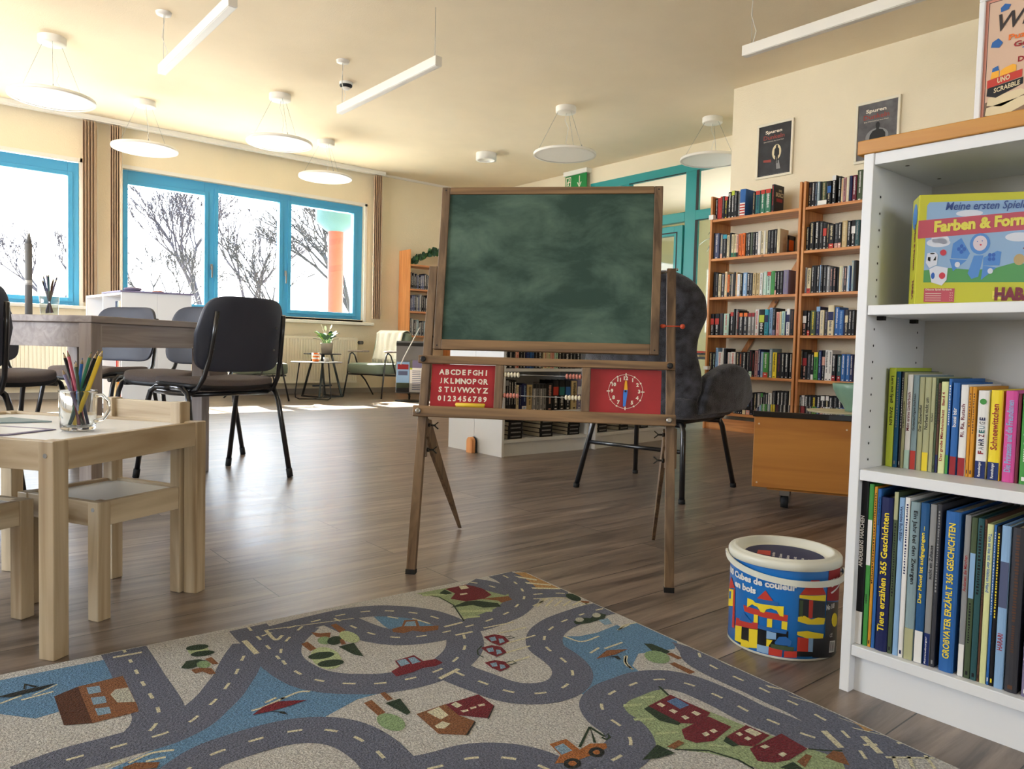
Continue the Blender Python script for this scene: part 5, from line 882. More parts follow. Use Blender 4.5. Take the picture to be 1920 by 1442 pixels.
# text direction note: viewed from -X the reader sees +Y at the left, so rightward is -Y and upright letters use (0,-1,0)
# ------------------------------------------------------------------ game box
gx = Vector((.535, -.845, 0)); gn = Vector((.845, .535, 0))
gb = empty('board_game_box', (1.457, .594, .7615), 0, 'yellow children board game box on the top shelf of the near bookshelf', 'game')
GW, GH, GD = .272, .2, .058; AW_ = .215
def G(u, v, d=0): return Vector((gx.x*u+gn.x*d, gx.y*u+gn.y*d, v))
P = [G(0, 0), G(GW, 0), G(GW, 0, GD), G(0, 0, GD), G(0, GH), G(GW, GH), G(GW, GH, GD), G(0, GH, GD)]
MB().hexa(P).build('box', 'bk_y', gb, bevel=.001)
def gl(name, m_, polys, d=-.0004):
    b = MB()
    for q in polys: b = MB(); b.poly([G(u*AW_, v*GH, d) for u, v in q]); b.build(name, m_, gb)
for n_, c_ in dict(g_sky=(150, 186, 224), g_band=(198, 84, 104), g_hill=(84, 160, 96), g_cloud=(224, 230, 244), g_bf=(84, 146, 220), g_bf2=(48, 104, 196), g_face=(226, 214, 226), g_text=(46, 78, 150), g_yel=(236, 226, 96), g_red=(208, 64, 84), g_maroon=(130, 44, 66), g_lime=(206, 206, 60)).items(): mat(n_, c_, .35, coat=.2)
gb.children[0].data.materials[0] = M['g_lime']
def el(cx, cy, rx, ry, n=20): return [(cx+rx*math.cos(2*PI*k/n), cy+ry*math.sin(2*PI*k/n)) for k in range(n)]
gl('cover_picture', 'g_sky', [[(.06, .2), (1.2, .2), (1.2, .93), (.08, .93), (.06, .9)]], -.0003)
gl('cover_picture', 'g_hill', [[(.06, .2), (1.2, .2), (1.2, .4), (.85, .36), (.72, .37), (.6, .33), (.45, .31), (.25, .33), (.06, .31)]], -.0004)
gl('cover_picture', 'g_cloud', [el(.16, .56, .09, .04), el(.15, .6, .045, .045), el(.2, .585, .04, .04), el(.38, .82, .1, .03), el(.75, .6, .1, .04)], -.0004)
gl('title_band', 'g_band', [[(-.0, .6), (1.26, .7), (1.26, .86), (-.0, .765)]], -.0005)
# butterfly figure of the cover reduced to plain shapes: ring head, body, four wings with flower marks
gl('cover_picture', 'g_bf', [el(.47, .545, .075, .095), [(.4, .46), (.33, .6), (.27, .55), (.26, .42), (.38, .41)], [(.38, .4), (.25, .41), (.28, .3)], [(.5, .44), (.47, .25), (.42, .23), (.39, .28), (.43, .44)], [(.5, .42), (.6, .48), (.63, .47), (.62, .35), (.5, .35)], [(.5, .35), (.6, .33), (.49, .22)]], -.0006)
gl('cover_picture', 'g_face', [el(.47, .55, .052, .068)], -.0008)
gl('cover_picture', 'g_red', [el(.475, .535, .008, .008, 8), el(.2, .47, .024, .028, 12)], -.0010)
gl('cover_picture', 'g_bf2', [el(.45, .565, .004, .006, 6), el(.485, .57, .004, .006, 6)]+[el(.335+.02*math.cos(a), .5+.026*math.sin(a), .014, .018, 8) for a in (0, PI/2, PI, 3*PI/2)]+[el(.56+.02*math.cos(a), .425+.026*math.sin(a), .014, .018, 8) for a in (.8, .8+PI/2, .8+PI, .8+3*PI/2)], -.0009)
gl('cover_picture', 'g_cloud', [[(.07, .38), (.1, .33), (.155, .36), (.16, .45), (.14, .475), (.08, .465)], [(.1, .32), (.12, .2), (.2, .17), (.235, .22), (.24, .33), (.15, .35)]]+[el(.31, .36, .02, .025)]+[el(.555, .3, .02, .025)], -.0010)
gl('cover_picture', 'g_bf2', [el(.13, .26, .014, .03), ], -.0012); gl('cover_picture', 'g_red', [el(.2, .26, .024, .03)], -.0012)
gl('cover_picture', 'near_black', [[(.085, .43), (.105, .43), (.105, .39), (.085, .4)], [(.125, .4), (.147, .44), (.147, .4)], el(.118, .462, .018, .006, 10)], -.0012)
gl('info_panel', 'g_band', [[(.07, .02), (.3, .02), (.3, .145), (.07, .145)]], -.0005)
gl('cover_picture', 'g_maroon', [[(.78, .5), (.88, .56), (.86, .44)], [(.9, .55), (1, .62), (.98, .45)]], -.0006); gl('cover_picture', 'bk_s', [el(.76, .4, .04, .05)], -.0007)
tb = MB(); gs = Vector((gx.x, gx.y, .0))
put_text(tb, 'Meine ersten Spiele', G(.043, .83*GH, -.0012), gx, (0, 0, 1), width=.128, height=.019, shear=.25, bold=.01); tb.build('title_lettering', 'g_text', gb)
tb = MB(); up = Vector((0, 0, 1)); ex = (gx+Vector((0, 0, .072))).normalized()
put_text(tb, 'Farben & Formen', G(.026, .652*GH, -.0012), ex, up, width=.172, height=.021, bold=.05); tb.build('title_lettering', 'g_yel', gb)
tb = MB(); put_text(tb, 'HABA', G(.128, .035*GH, -.0012), gx, up, width=.062, height=.024, bold=.06); tb.build('maker_lettering', 'g_maroon', gb)
gl('maker_patch', 'g_yel', [[(.58, .05), (.68, .05), (.68, .12), (.58, .12)]], -.0005)
tb = MB(); put_text(tb, 'Made in', G(.595*AW_, .09*GH, -.0012), gx, up, width=.07*AW_, height=.0035); put_text(tb, 'Germany', G(.59*AW_, .062*GH, -.0012), gx, up, width=.085*AW_, height=.004)
tb.build('small_lettering', 'g_text', gb)
tb = MB(); put_text(tb, 'Dieses Spiel fördert:', G(.08*AW_, .12*GH, -.0012), gx, up, width=.2*AW_, height=.0045, bold=.02)
for k in range(4):
    for q in range(2): tb.poly([G((.265+q*.014)*AW_, (.105-.022*k)*GH, -.0012), G((.272+q*.014)*AW_, (.097-.022*k)*GH, -.0012), G((.272+q*.014)*AW_, (.103-.022*k)*GH, -.0012), G((.265+q*.014)*AW_, (.111-.022*k)*GH, -.0012)])
for k in range(4): tb.poly([G(.08*AW_, (.095-.02*k)*GH, -.0011), G(.2*AW_, (.095-.02*k)*GH, -.0011), G(.2*AW_, (.1-.02*k)*GH, -.0011), G(.08*AW_, (.1-.02*k)*GH, -.0011)])
tb.build('small_lettering', 'print_white', gb)
# side of the box
def GS(d, v, o_=-.0006): return Vector((gn.x*d+gx.x*o_, gn.y*d+gx.y*o_, v))
tb = MB(); put_text(tb, 'Farben & Formen', GS(.030, .15), (0, 0, -1), -gn, width=.085, height=.014, bold=.05) ; put_text(tb, 'HABA', GS(.030, .045), (0, 0, -1), -gn, width=.035, height=.016, bold=.05); tb.build('side_lettering', 'g_maroon', gb)
b = MB(); b.poly([GS(.03+.02*math.cos(2*PI*k/16), .165+.024*math.sin(2*PI*k/16)) for k in range(16)]); b.build('side_picture', 'g_bf', gb)

# ------------------------------------------------------------------ poster stand on the board
ps = empty('framed_poster', (1.60, .562, 1.0775), 0, 'white framed games poster standing on the wooden board at upper right', 'poster')
PW, PH = .235, .275
MB().box(0, -PW, 0, .018, 0, .014).box(0, -PW, PH-.012, .018, 0, PH).box(0, -.010, .014, .018, 0, PH-.012).box(0, -PW, .014, .018, -PW+.010, PH-.012).build('frame', 'white_lam', ps, bevel=.0015)
mat('po_bg', (214, 184, 160), .7); mat('po_pink', (214, 150, 132), .7); mat('po_dark', (44, 34, 32), .6); mat('po_brown', (120, 96, 74), .6, var=.5, vscale=30)
MB().box(.006, -PW+.010, .014, .016, -.010, PH-.012).build('poster_sheet', 'po_pink', ps)
def pp(name, m_, polys, d=.0055):
    for q in polys:
        b = MB(); b.poly([(d, -y, z) for y, z in q]); b.build(name, m_, ps)
pp('poster_print', 'po_bg', [[(.0165, .016), (PW-.016, .016), (PW-.016, .257), (.0165, .257)]], .0055)
pp('poster_print', 'po_dark', [[(.0155, .016), (.0165, .016), (.0165, .258), (.0155, .258)], [(.0155, .257), (PW-.016, .257), (PW-.016, .2582), (.0155, .2582)]], .0053)
pp('poster_print', 'po_brown', [[(.0165, .03), (.12, .03), (.12, .08), (.07, .082), (.017, .072)]], .0052)
pp('poster_print', 'bk_c', [[(.02, .066), (.045, .06), (.09, .078), (.075, .086), (.022, .08)], [(.018, .048), (.045, .04), (.1, .062), (.08, .072), (.02, .062)]], .005)
pp('poster_print', 'bk_n', [[(.017, .03), (.06, .03), (.05, .042), (.018, .046)]], .0049)
pp('poster_print', 'bk_k', [[(.019, .084), (.035, .078), (.078, .094), (.078, .106), (.02, .098)]], .0049)
pp('poster_print', 'bk_r', [[(.019, .098), (.076, .107), (.076, .121), (.019, .113)]], .0048)
pp('poster_print', 'clock_yellow', [[(.024, .114), (.038, .116), (.038, .128), (.026, .127)], [(.04, .116), (.066, .12), (.066, .131), (.06, .134), (.046, .13), (.04, .126)]], .0047)
pp('poster_print', 'bk_b', [[(.026, .127), (.038, .128), (.036, .137), (.027, .134)], [(.036, .235), (.048, .237), (.052, .245), (.042, .249), (.035, .243)], [(.022, .174), (.036, .170), (.042, .178), (.034, .188), (.024, .183)]], .0046)
def ptx(t, y, z, h, m_, w_=None, tilt=0, bold=.03, shear=0):
    tb = MB(); put_text(tb, t, (.0044, -y, z), Vector((0, -1, tilt)).normalized(), (0, 0, 1), height=h, width=w_, bold=bold, shear=shear); tb.build('poster_lettering', m_, ps)
ptx('Winter', .033, .200, .031, 'po_dark', .125, .05, .01, .3)
ptx('Puzzle', .051, .179, .0105, 'bk_o', .05); ptx('Gesellschaft', .060, .1635, .0105, 'bk_R', .09); ptx('Tonies', .074, .152, .009, 'bk_b', .04); ptx('DVD', .068, .135, .010, 'bk_R', .03)
ptx('UNO', .036, .104, .010, 'bk_c', .021, .15); ptx('SCRABBLE', .031, .087, .009, 'bk_c', .043, .15, .02)

# ------------------------------------------------------------------ wall posters
def wall_poster(y1, z0, W_, H_, variant, label):
    o = empty('framed_poster', (WX-.022, y1, z0), 0, label, 'poster', 'framed event posters above the bookcases')
    MB().box(0, -W_, 0, .02, 0, .02).box(0, -W_, H_-.02, .02, 0, H_).box(0, -.018, .02, .02, 0, H_-.02).box(0, -W_, .02, .02, -W_+.018, H_-.02).build('frame', 'poster_frame', o, bevel=.002)
    MB().box(.008, -W_+.018, .02, .02, -.018, H_-.02).build('poster_sheet', 'poster_black' if variant == 0 else 'poster_grey', o)
    T = MB(); put_text(T, 'Spuren', (.0075, -W_*.46, H_*.79), (0, -1, 0), (0, 0, 1), width=W_*.46, height=.036, bold=.03, center=True)
    put_text(T, 'Eine Wahrheit hat ihren Preis', (.0075, -W_*.47, H_*.655), (0, -1, 0), (0, 0, 1), width=W_*.55, height=.009, center=True); T.build('poster_lettering', 'print_white', o)
    T = MB(); put_text(T, 'Dunkeln', (.0075, -W_*.47, H_*.70), (0, -1, 0), (0, 0, 1), width=W_*.58, height=.036, bold=.02, center=True); T.build('poster_lettering', 'poster_red', o)
    def q(name, m_, P, d): 
        b = MB(); b.poly([(d, -W_*y, H_*z) for y, z in P]); return b.build(name, m_, o)
    if variant == 0:
        q('poster_print', 'bk_c', el(.56, .45, .125, .14), .0072)
        q('poster_print', 'silhouette', [(.525, .24), (.55, .24), (.565, .37), (.575, .24), (.60, .24), (.605, .38), (.635, .40), (.63, .50), (.595, .53), (.592, .57), (.565, .585), (.54, .57), (.535, .53), (.50, .50), (.495, .40), (.525, .38)], .007)
        q('poster_print', 'bk_a', [(.55, .3), (.63, .3), (.68, .14), (.57, .14)], .0071); q('poster_print', 'poster_red', [(.2, .3), (.42, .28), (.42, .33), (.2, .34)], .0071)
    else:
        q('poster_print', 'bk_a', el(.5, .4, .26, .14), .0072)
        q('poster_print', 'silhouette', [(.38, .05), (.62, .05), (.64, .25), (.66, .2), (.7, .24), (.69, .44), (.63, .50), (.545, .52), (.545, .545), (.56, .57), (.555, .61), (.53, .635), (.49, .635), (.465, .61), (.465, .57), (.48, .545), (.48, .52), (.40, .50), (.34, .44), (.31, .24), (.35, .2), (.37, .26)], .007)
    T = MB(); put_text(T, 'Freitag  Uhr  Buecherei  Eintritt  frei', (.0073, -W_*.5, H_*.05), (0, -1, 0), (0, 0, 1), width=W_*.7, height=.007, center=True); T.build('poster_lettering', 'bk_a', o)
wall_poster(3.735, 2.18, .34, .465, 0, 'framed dark poster with small walking figure, left of the two')
wall_poster(2.87, 2.165, .335, .465, 1, 'framed grey poster with large man silhouette, right of the two')

# ================================================================== BUCKET OF BLOCKS
BR, BH_ = .118, .208
bk = empty('toy_block_bucket', (1.579, .901, 0), 0, 'round blue bucket of wooden building blocks with white lid and handle', 'bucket')
mat('bucket_blue', (30, 118, 200), .3, coat=.4); mat('bucket_black', (18, 20, 26), .3, coat=.4); mat('plastic_cream', (226, 226, 212), .35)
MB().lathe([(0, .002), (BR-.003, .002), (BR, .006), (BR+.001, BH_-.004)], 64).build('tub', 'bucket_blue', bk)
MB().lathe([(0, .003), (BR-.002, .003), (BR-.002, 0), (BR+.0012, .001), (BR+.0012, .006)], 64).build('base_ring', 'plastic_cream', bk)
MB().lathe([(0, BH_-.007), (BR*.78, BH_-.007), (BR*.84, BH_-.004), (BR*.875, BH_+.009), (BR*.895, BH_+.0115), (BR*.93, BH_+.0115), (BR*.945, BH_+.0085), (BR*.975, BH_+.008), (BR+.003, BH_+.007), (BR+.0055, BH_+.003), (BR+.006, BH_-.010), (BR+.002, BH_-.011)], 64).build('lid', 'plastic_cream', bk)
lab = MB().lathe([(0, .0), (BR*.74, .0)], 48, c=(0, 0, BH_-.0065)).build('lid_label', 'bk_n', bk)
# directions: angle on the tub that faces the camera
AC = math.atan2(-.901, -1.579)
def BP(a, z, d=.0016): a_ = AC+a; return Vector(((BR+d)*math.cos(a_), (BR+d)*math.sin(a_), z))
def bpoly(b, P, d=.0016):   # P in (arc metres to the right, z); subdivides long edges so that it follows the round wall
    xs = [p[0] for p in P]; x0, x1 = min(xs), max(xs); n = max(1, int((x1-x0)/.006))
    def clip(P, x, keep_gt):
        out = []
        for i in range(len(P)):
            p, q = P[i], P[(i+1) % len(P)]; ip = (p[0] >= x-1e-9) if keep_gt else (p[0] <= x+1e-9); iq = (q[0] >= x-1e-9) if keep_gt else (q[0] <= x+1e-9)
            if ip: out.append(p)
            if ip != iq and abs(q[0]-p[0]) > 1e-9: t = (x-p[0])/(q[0]-p[0]); out.append((x, p[1]+(q[1]-p[1])*t))
        return out
    for k in range(n):
        a, c_ = x0+(x1-x0)*k/n, x0+(x1-x0)*(k+1)/n; Q = clip(clip(P, a, True), c_, False)
        if len(Q) > 2: b.poly([BP(x/BR, z, d) for x, z in Q])
def bl(name, m_, polys, d=.0016):
    for P in polys: b = MB(); bpoly(b, P, d); b.build(name, m_, bk)
# crop px (1545x1442 for 300x280 px): convert sheet drawing to arc/height. centre column px 735, scale ~ .000191 m per crop px horizontally near the middle
def K(px, py):
    x = (px-735)/510.; x = max(-.985, min(.985, x)); arc = math.asin(x)*BR
    # the photo looks down a little and the rim line sags; remove the sag and the camera tilt
    sag = math.sqrt(max(0, 1-x*x)); base = 1100+ (px-735)*.115+205*sag; top = 330+(px-735)*.14+ 120*sag
    return (arc, .006+(base-py)/(base-top)*(BH_-.006))
def kk(*P): return [K(*p) for p in P]
bl('printed_side', 'bucket_black', [kk((1118, 780), (1235, 780), (1235, 1240), (1015, 1290), (1015, 1100), (1118, 1100)), kk((530, 1030), (800, 1060), (800, 1200), (530, 1240)), kk((320, 1020), (530, 1040), (530, 1230), (380, 1200), (320, 1150)), kk((880, 1110), (1118, 1110), (1110, 1260), (880, 1290)), kk((880, 760), (1110, 770), (1110, 930), (880, 920))], .0017)
RD_ = [kk((510, 760), (585, 682), (655, 780)), kk((390, 820), (790, 910), (785, 968), (400, 880)), kk((325, 940), (530, 990), (530, 1050), (320, 1010)), kk((885, 718), (975, 590), (1045, 590), (1110, 718)), kk((965, 770), (1000, 770), (1000, 935), (965, 935)), kk((235, 660), (255, 550), (300, 660)), kk((285, 680), (300, 660), (310, 1040), (285, 1030)), kk((635, 1210), (755, 1240), (750, 1300), (635, 1285)), kk((770, 1245), (880, 1240), (880, 1300), (770, 1305)), kk((880, 1110), (975, 1115), (975, 1240), (880, 1240))]
bl('printed_block', 'bk_r', RD_, .0020)
YL = [kk((425, 755), (475, 775), (500, 800), (750, 830), (750, 925), (720, 920), (690, 870), (640, 850), (600, 860), (580, 893), (550, 885), (520, 840), (470, 815), (425, 845)), kk((490, 910), (528, 915), (528, 990), (490, 985)), kk((610, 945), (655, 950), (655, 1030), (610, 1025)), kk((738, 965), (788, 975), (785, 1048), (738, 1040)),
      kk((320, 1015), (382, 1025), (382, 1180), (320, 1155)), kk((450, 1045), (530, 1055), (530, 1230), (455, 1225)), kk((880, 722), (1110, 722), (1108, 778), (880, 750)), kk((875, 925), (930, 912), (990, 945), (1050, 925), (1112, 930), (1105, 985), (960, 990), (875, 965)), kk((875, 1060), (960, 1050), (1105, 1070), (1100, 1110), (960, 1118), (875, 1090)), kk((235, 660), (285, 675), (285, 830), (235, 820)), kk((380, 1145), (440, 1160), (480, 1200), (455, 1230), (380, 1210)), kk((612, 1140), (665, 1150), (635, 1200), (635, 1235), (612, 1225))]
bl('printed_block', 'bk_y', YL, .0021)
bl('printed_block', 'bk_b', [kk((355, 965), (395, 890), (485, 995)), kk((510, 755), (700, 790), (700, 830), (520, 790)), kk((530, 1000), (785, 1060), (780, 1085), (530, 1040)), kk((685, 1165), (720, 1115), (780, 1110), (830, 1150), (820, 1195), (690, 1185)), kk((240, 685), (262, 690), (262, 760), (240, 755))], .0022)
bl('printed_block', 'bk_l', [kk((530, 1190), (635, 1210), (632, 1280), (530, 1255)), kk((975, 1115), (1015, 1115), (1015, 1240), (975, 1240)), kk((610, 1060), (695, 1080), (695, 1140), (610, 1135))], .0022)
bl('printed_block', 'bk_F', [kk((650, 1180), (855, 1205), (850, 1245), (650, 1220)), kk((885, 770), (915, 775), (915, 925), (885, 915))], .0021)
bl('maker_patch', 'bk_R', [kk((1130, 450), (1238, 420), (1236, 760), (1118, 775))], .0018)
def btext(t, px, py, width, height, m_, zz=None, bold=.03, d=.0024, tilt=0):
    a0, z0 = K(px, py); z0 = z0 if zz is None else zz; b = MB()
    put_text(b, t, (0, 0, 0), (1, 0, 0), (0, 1, 0), width=width, height=height, bold=bold, warp=lambda u, q: BP((a0+u)/BR, z0+q+tilt*u, d)); b.build('bucket_lettering', m_, bk)
btext('100 Cubes de couleur', 240, 0, .185, .0155, 'bk_w', zz=K(860, 690)[1], bold=.045)
btext('en bois', 300, 0, .064, .0155, 'bk_w', zz=K(860, 690)[1]-.0215, bold=.045)
btext('Non fading · Couleurs solides', 345, 0, .109, .0062, 'bk_w', zz=K(860, 690)[1]+.0185)
btext('100 coloured wooden bricks', 290, 0, .205, .0135, 'bk_w', zz=K(970, 505)[1], bold=.04)
btext('HEROS', 1150, 650, .03, .017, 'bk_w'); btext('No 100', 1118, 860, .03, .012, 'bk_w'); btext('CE', 1160, 1100, .011, .008, 'bk_w', bold=.01)
bl('maker_ring', 'bk_w', [kk((1150, 640), (1240, 560), (1240, 580), (1160, 655)), kk((1150, 700), (1240, 610), (1240, 625), (1160, 712))], .0023)
bl('warning_patch', 'bk_y', [kk(*[(1200+28*math.cos(2*PI*k/12), 940+62*math.sin(2*PI*k/12)) for k in range(12)])], .0020)
bl('bar_code', 'bk_w', [kk((1165, 1130), (1215, 1118), (1210, 1220), (1160, 1235))], .0020)
bl('bar_code', 'bk_k', [kk((1168+i*10, 1135), (1172+i*10, 1134), (1170+i*10, 1215), (1166+i*10, 1216)) for i in range(4)], .0023)
# lid label print
tb = MB(); lr = Vector((math.cos(AC+PI/2), math.sin(AC+PI/2), 0)); lu = Vector((-math.cos(AC), -math.sin(AC), 0))
for k, t in enumerate(('100 bricks', '100 Steine', 'cubes', 'Holz', 'bois', 'wood')): put_text(tb, t, lr*(-.02+k*.0155)+lu*-.052+Vector((0, 0, BH_-.0061)), lu, -lr, width=.06-.006*k, height=.007, bold=.03)
tb.build('lid_lettering', 'bk_w', bk)
MB().poly([lr*a+lu*c_+Vector((0, 0, BH_-.0061)) for a, c_ in ((-.06, -.018), (-.03, -.024), (-.03, .02), (-.058, .016))]).build('lid_logo', 'bk_r', bk)
# handle: a band resting low round the front of the lid
hp = []; hm = MB()
for k in range(41):
    a = -PI*.5*1.0+PI*1.0*k/40+AC+.15; q = k/40; z = BH_-.008-.024*q**.8-.012*math.sin(PI*q); rr = BR+.010+.002*math.sin(PI*q)
    hp.append((rr*math.cos(a), rr*math.sin(a), z))
vs = []; fs = []
for i, p in enumerate(hp):
    d_ = Vector((p[0], p[1], 0)).normalized()*.0018; P_ = Vector(p); hh = Vector((0, 0, .0065))
    vs += [P_-d_-hh, P_+d_-hh, P_+d_+hh, P_-d_+hh]
for i in range(len(hp)-1):
    for k in range(4): fs.append((i*4+k, i*4+(k+1) % 4, i*4+4+(k+1) % 4, i*4+4+k))
fs += [(3, 2, 1, 0), (len(vs)-4, len(vs)-3, len(vs)-2, len(vs)-1)]
hm.add(vs, fs, 0, False); ho = hm.build('handle', 'plastic_cream', bk)
for p in (hp[0], hp[-1]):
    v = Vector(p); n_ = Vector((p[0], p[1], 0)).normalized(); MB().tube([v-n_*.012, v+n_*.003], .005, 12).build('handle_rivet', 'metal', ho)
# ================================================================== KIDS TABLE AND CHAIRS
KP = Vector((.805, .593, 0)); KQ = Vector((-.593, .805, 0)); ka = math.atan2(.593, .805)
kt = empty('kids_table', (.246, .730+1.0, 0), ka, 'light pine children table with recessed white top at left foreground', 'table')
def ktable(o, W_, D_, H_, leg, ap, panel_drop, wood_='pine_kids'):
    for ix, x in enumerate((0, W_-leg)):
        for iy, y in enumerate((0, D_-leg)):
            MB().box(x, y, 0, x+leg, y+leg, H_).build('leg', 'pine_kids', o, bevel=.002)
    for y in (.004, D_-.018-.004): MB().box(leg, y, H_-ap, W_-leg, y+.018, H_-.0005).build('apron', 'pine_kids_x', o, bevel=.0015)
    for x in (.004, W_-.018-.004): MB().box(x, leg, H_-ap, x+.018, D_-leg, H_-.0005).build('apron', 'pine_kids_y', o, bevel=.0015)
ktable(kt, .48, .63, .45, .038, .062, .006)
MB().box(.018, .018, .436, .462, .612, .443).build('table_top', 'white_lam', kt)
sb = MB()
sb.tube([(-.001, .05-.03, .42), (.003, .02, .42)], .005, 12); sb.build('screw', 'metal', kt)
def kchair(loc, rz, label):
    o = empty('kids_chair', loc, rz, label, 'chair', 'children chairs at the small pine table')
    # local: faces +Y, origin at the rear left foot corner
    W_, D_, l = .28, .27, .034
    for x in (0, W_-l):
        MB().box(x, D_-l, 0, x+l, D_, .28).build('leg', 'pine_kids', o, bevel=.002)
        MB().box(x, 0, 0, x+l, l, .50).build('rear_post', 'pine_kids', o, bevel=.002)
    for x in (.003, W_-.019): MB().box(x, l, .222, x+.016, D_-l, .2795).build('apron', 'pine_kids_y', o, bevel=.0015)
    for y in (.003, D_-.019): MB().box(l, y, .222, W_-l, y+.016, .2795).build('apron', 'pine_kids_x', o, bevel=.0015)
    MB().box(.016, .016, .266, W_-.016, D_-.016, .272).build('seat', 'white_lam', o)
    MB().box(l, .006, .395, W_-l, .024, .497).build('back_board', 'pine_kids_x', o, bevel=.0015)
    MB().tube([(W_-.017, D_+.001, .262), (W_-.017, D_-.003, .262)], .005, 12).tube([(.017, D_+.001, .262), (.017, D_-.003, .262)], .005, 12).build('screw', 'metal', o)
    return o
# chair on the far right side of the small table
kchair((.600, 2.040, 0), math.atan2(.233, -.127)-0 if False else math.radians(117.5), 'light pine children chair pushed under right side of the small table')
kchair((-.125, 2.145, 0), math.radians(-58), 'light pine children chair at left picture edge, pushed under the small table')
# mug with pencils
mg = empty('glass_mug', (.332, 1.982, .4432), -.69, 'clear glass mug with handle holding pencils on the children table', 'mug')
MB().lathe([(0, .002), (.029, .002), (.033, .002), (.0352, .0035), (.0368, .0065), (.0374, .011), (.0377, .016), (.0405, .090), (.0407, .0935), (.0402, .0945), (.0392, .0945), (.0387, .0935), (.0384, .090), (.0352, .022), (.0346, .016), (.0335, .0125), (.031, .0108), (.027, .010), (0, .010)], 40).build('cup', 'mug_glass', mg)
MB().tube([(.040, 0, .082), (.056, 0, .084), (.071, 0, .07), (.072, 0, .048), (.058, 0, .028), (.039, 0, .022)], .0048, 10).build('handle', 'mug_glass', mg)
pc = [('bk_k', 'black', -.020, .012, -.35, .10, .178), ('bk_n', 'dark blue', -.022, -.008, -.2, -.05, .150), ('bk_m', 'maroon', -.012, .018, -.25, .15, .172), ('g_band', 'pink', -.008, -.016, -.12, -.2, .178), ('yellow', 'thick yellow', .004, .012, .38, .1, .185),
      ('bk_E', 'dark teal', .010, .004, .30, .3, .160), ('bk_b', 'blue', .016, -.010, .25, -.2, .165), ('bk_k', 'second black', .020, .006, .46, .12, .180), ('bk_G', 'green', .024, -.004, .5, -.1, .182), ('bk_F', 'olive', .0, -.02, .1, -.35, .16), ('bk_E', 'long dark green', .012, .02, .36, .3, .188), ('bk_v', 'lilac', -.016, .0, -.3, -.3, .14)]
R_ = random.Random(4)
rt = Vector((.769, -.639, 0)); fw_ = Vector((.639, .769, 0))
for i, (m_, nm, ax, ay, tx, ty, ln) in enumerate(pc):
    # foot of the pencil on the mug floor, top leaning against the rim
    p0 = Vector((.332, 1.982, .4558))+rt*(-ax*.9)+fw_*(-ay*.8)
    tgt = rt*tx+fw_*ty
    if tgt.length > .36: tgt *= .36/tgt.length
    d = (Vector((0, 0, 1))+tgt*.95).normalized(); 
    rr = .0052 if 'thick' in nm else .0037; b = MB()
    b.tube([p0, p0+d*(ln-.014)], rr, 6, 0); b.tube([p0+d*(ln-.014), p0+d*(ln-.004)], [rr, rr*.35], 6, 1); b.tube([p0+d*(ln-.004), p0+d*ln], [rr*.35, .0004], 6, 0)
    tag(b.build('pencil', [m_, 'pine_kids']), '%s coloured pencil standing in the glass mug on the children table' % nm, 'pencil', 'pencils in the glass mug')
# drawing pad and card on the table
def onkt(p, q, z): return Vector((.246, 1.730, z))+KP*p+KQ*q
o = tag(MB().prism([onkt(.205, .20, .4436), onkt(.205, .44, .4436), onkt(.03, .44, .4436), onkt(.03, .24, .4436), onkt(.08, .20, .4436)], (0, 0, .002)).build('drawing_pad', 'bk_v'), 'lilac edged drawing pad lying on the children table', 'pad')
MB().poly([onkt(.19, .215, .4458), onkt(.19, .425, .4458), onkt(.045, .425, .4458), onkt(.045, .25, .4458), onkt(.09, .215, .4458)]).build('sheet', 'white_lam', o)
o = tag(MB().prism([onkt(.33, .34, .4436), onkt(.36, .50, .4436), onkt(.20, .53, .4436), onkt(.21, .46, .4436)], (0, 0, .003)).build('picture_card', 'bk_e'), 'small dark picture card lying behind the drawing pad', 'card')

# ================================================================== GREY TABLE
TU = Vector((.785, .62, 0)); TA = (.615, 3.385)
tt = empty('dining_table', (TA[0], TA[1], 0), math.atan2(.62, .785), 'grey brown wooden table with square legs behind the children table', 'table')
for x in (.006, .734):
    for y in (.006, .734): MB().box(x, y, 0, x+.06, y+.06, .722).build('leg', 'table_wood_z', tt, bevel=.003)
for y in (.018, .763): MB().box(.066, y, .622, .734, y+.02, .722).build('apron', 'table_wood', tt, bevel=.001)
for x in (.018, .763): MB().box(x, .066, .622, x+.02, .734, .722).build('apron', 'table_wood', tt, bevel=.001)
MB().box(0, 0, .722, .8, .8, .75).build('table_top', 'table_wood', tt, bevel=.003)
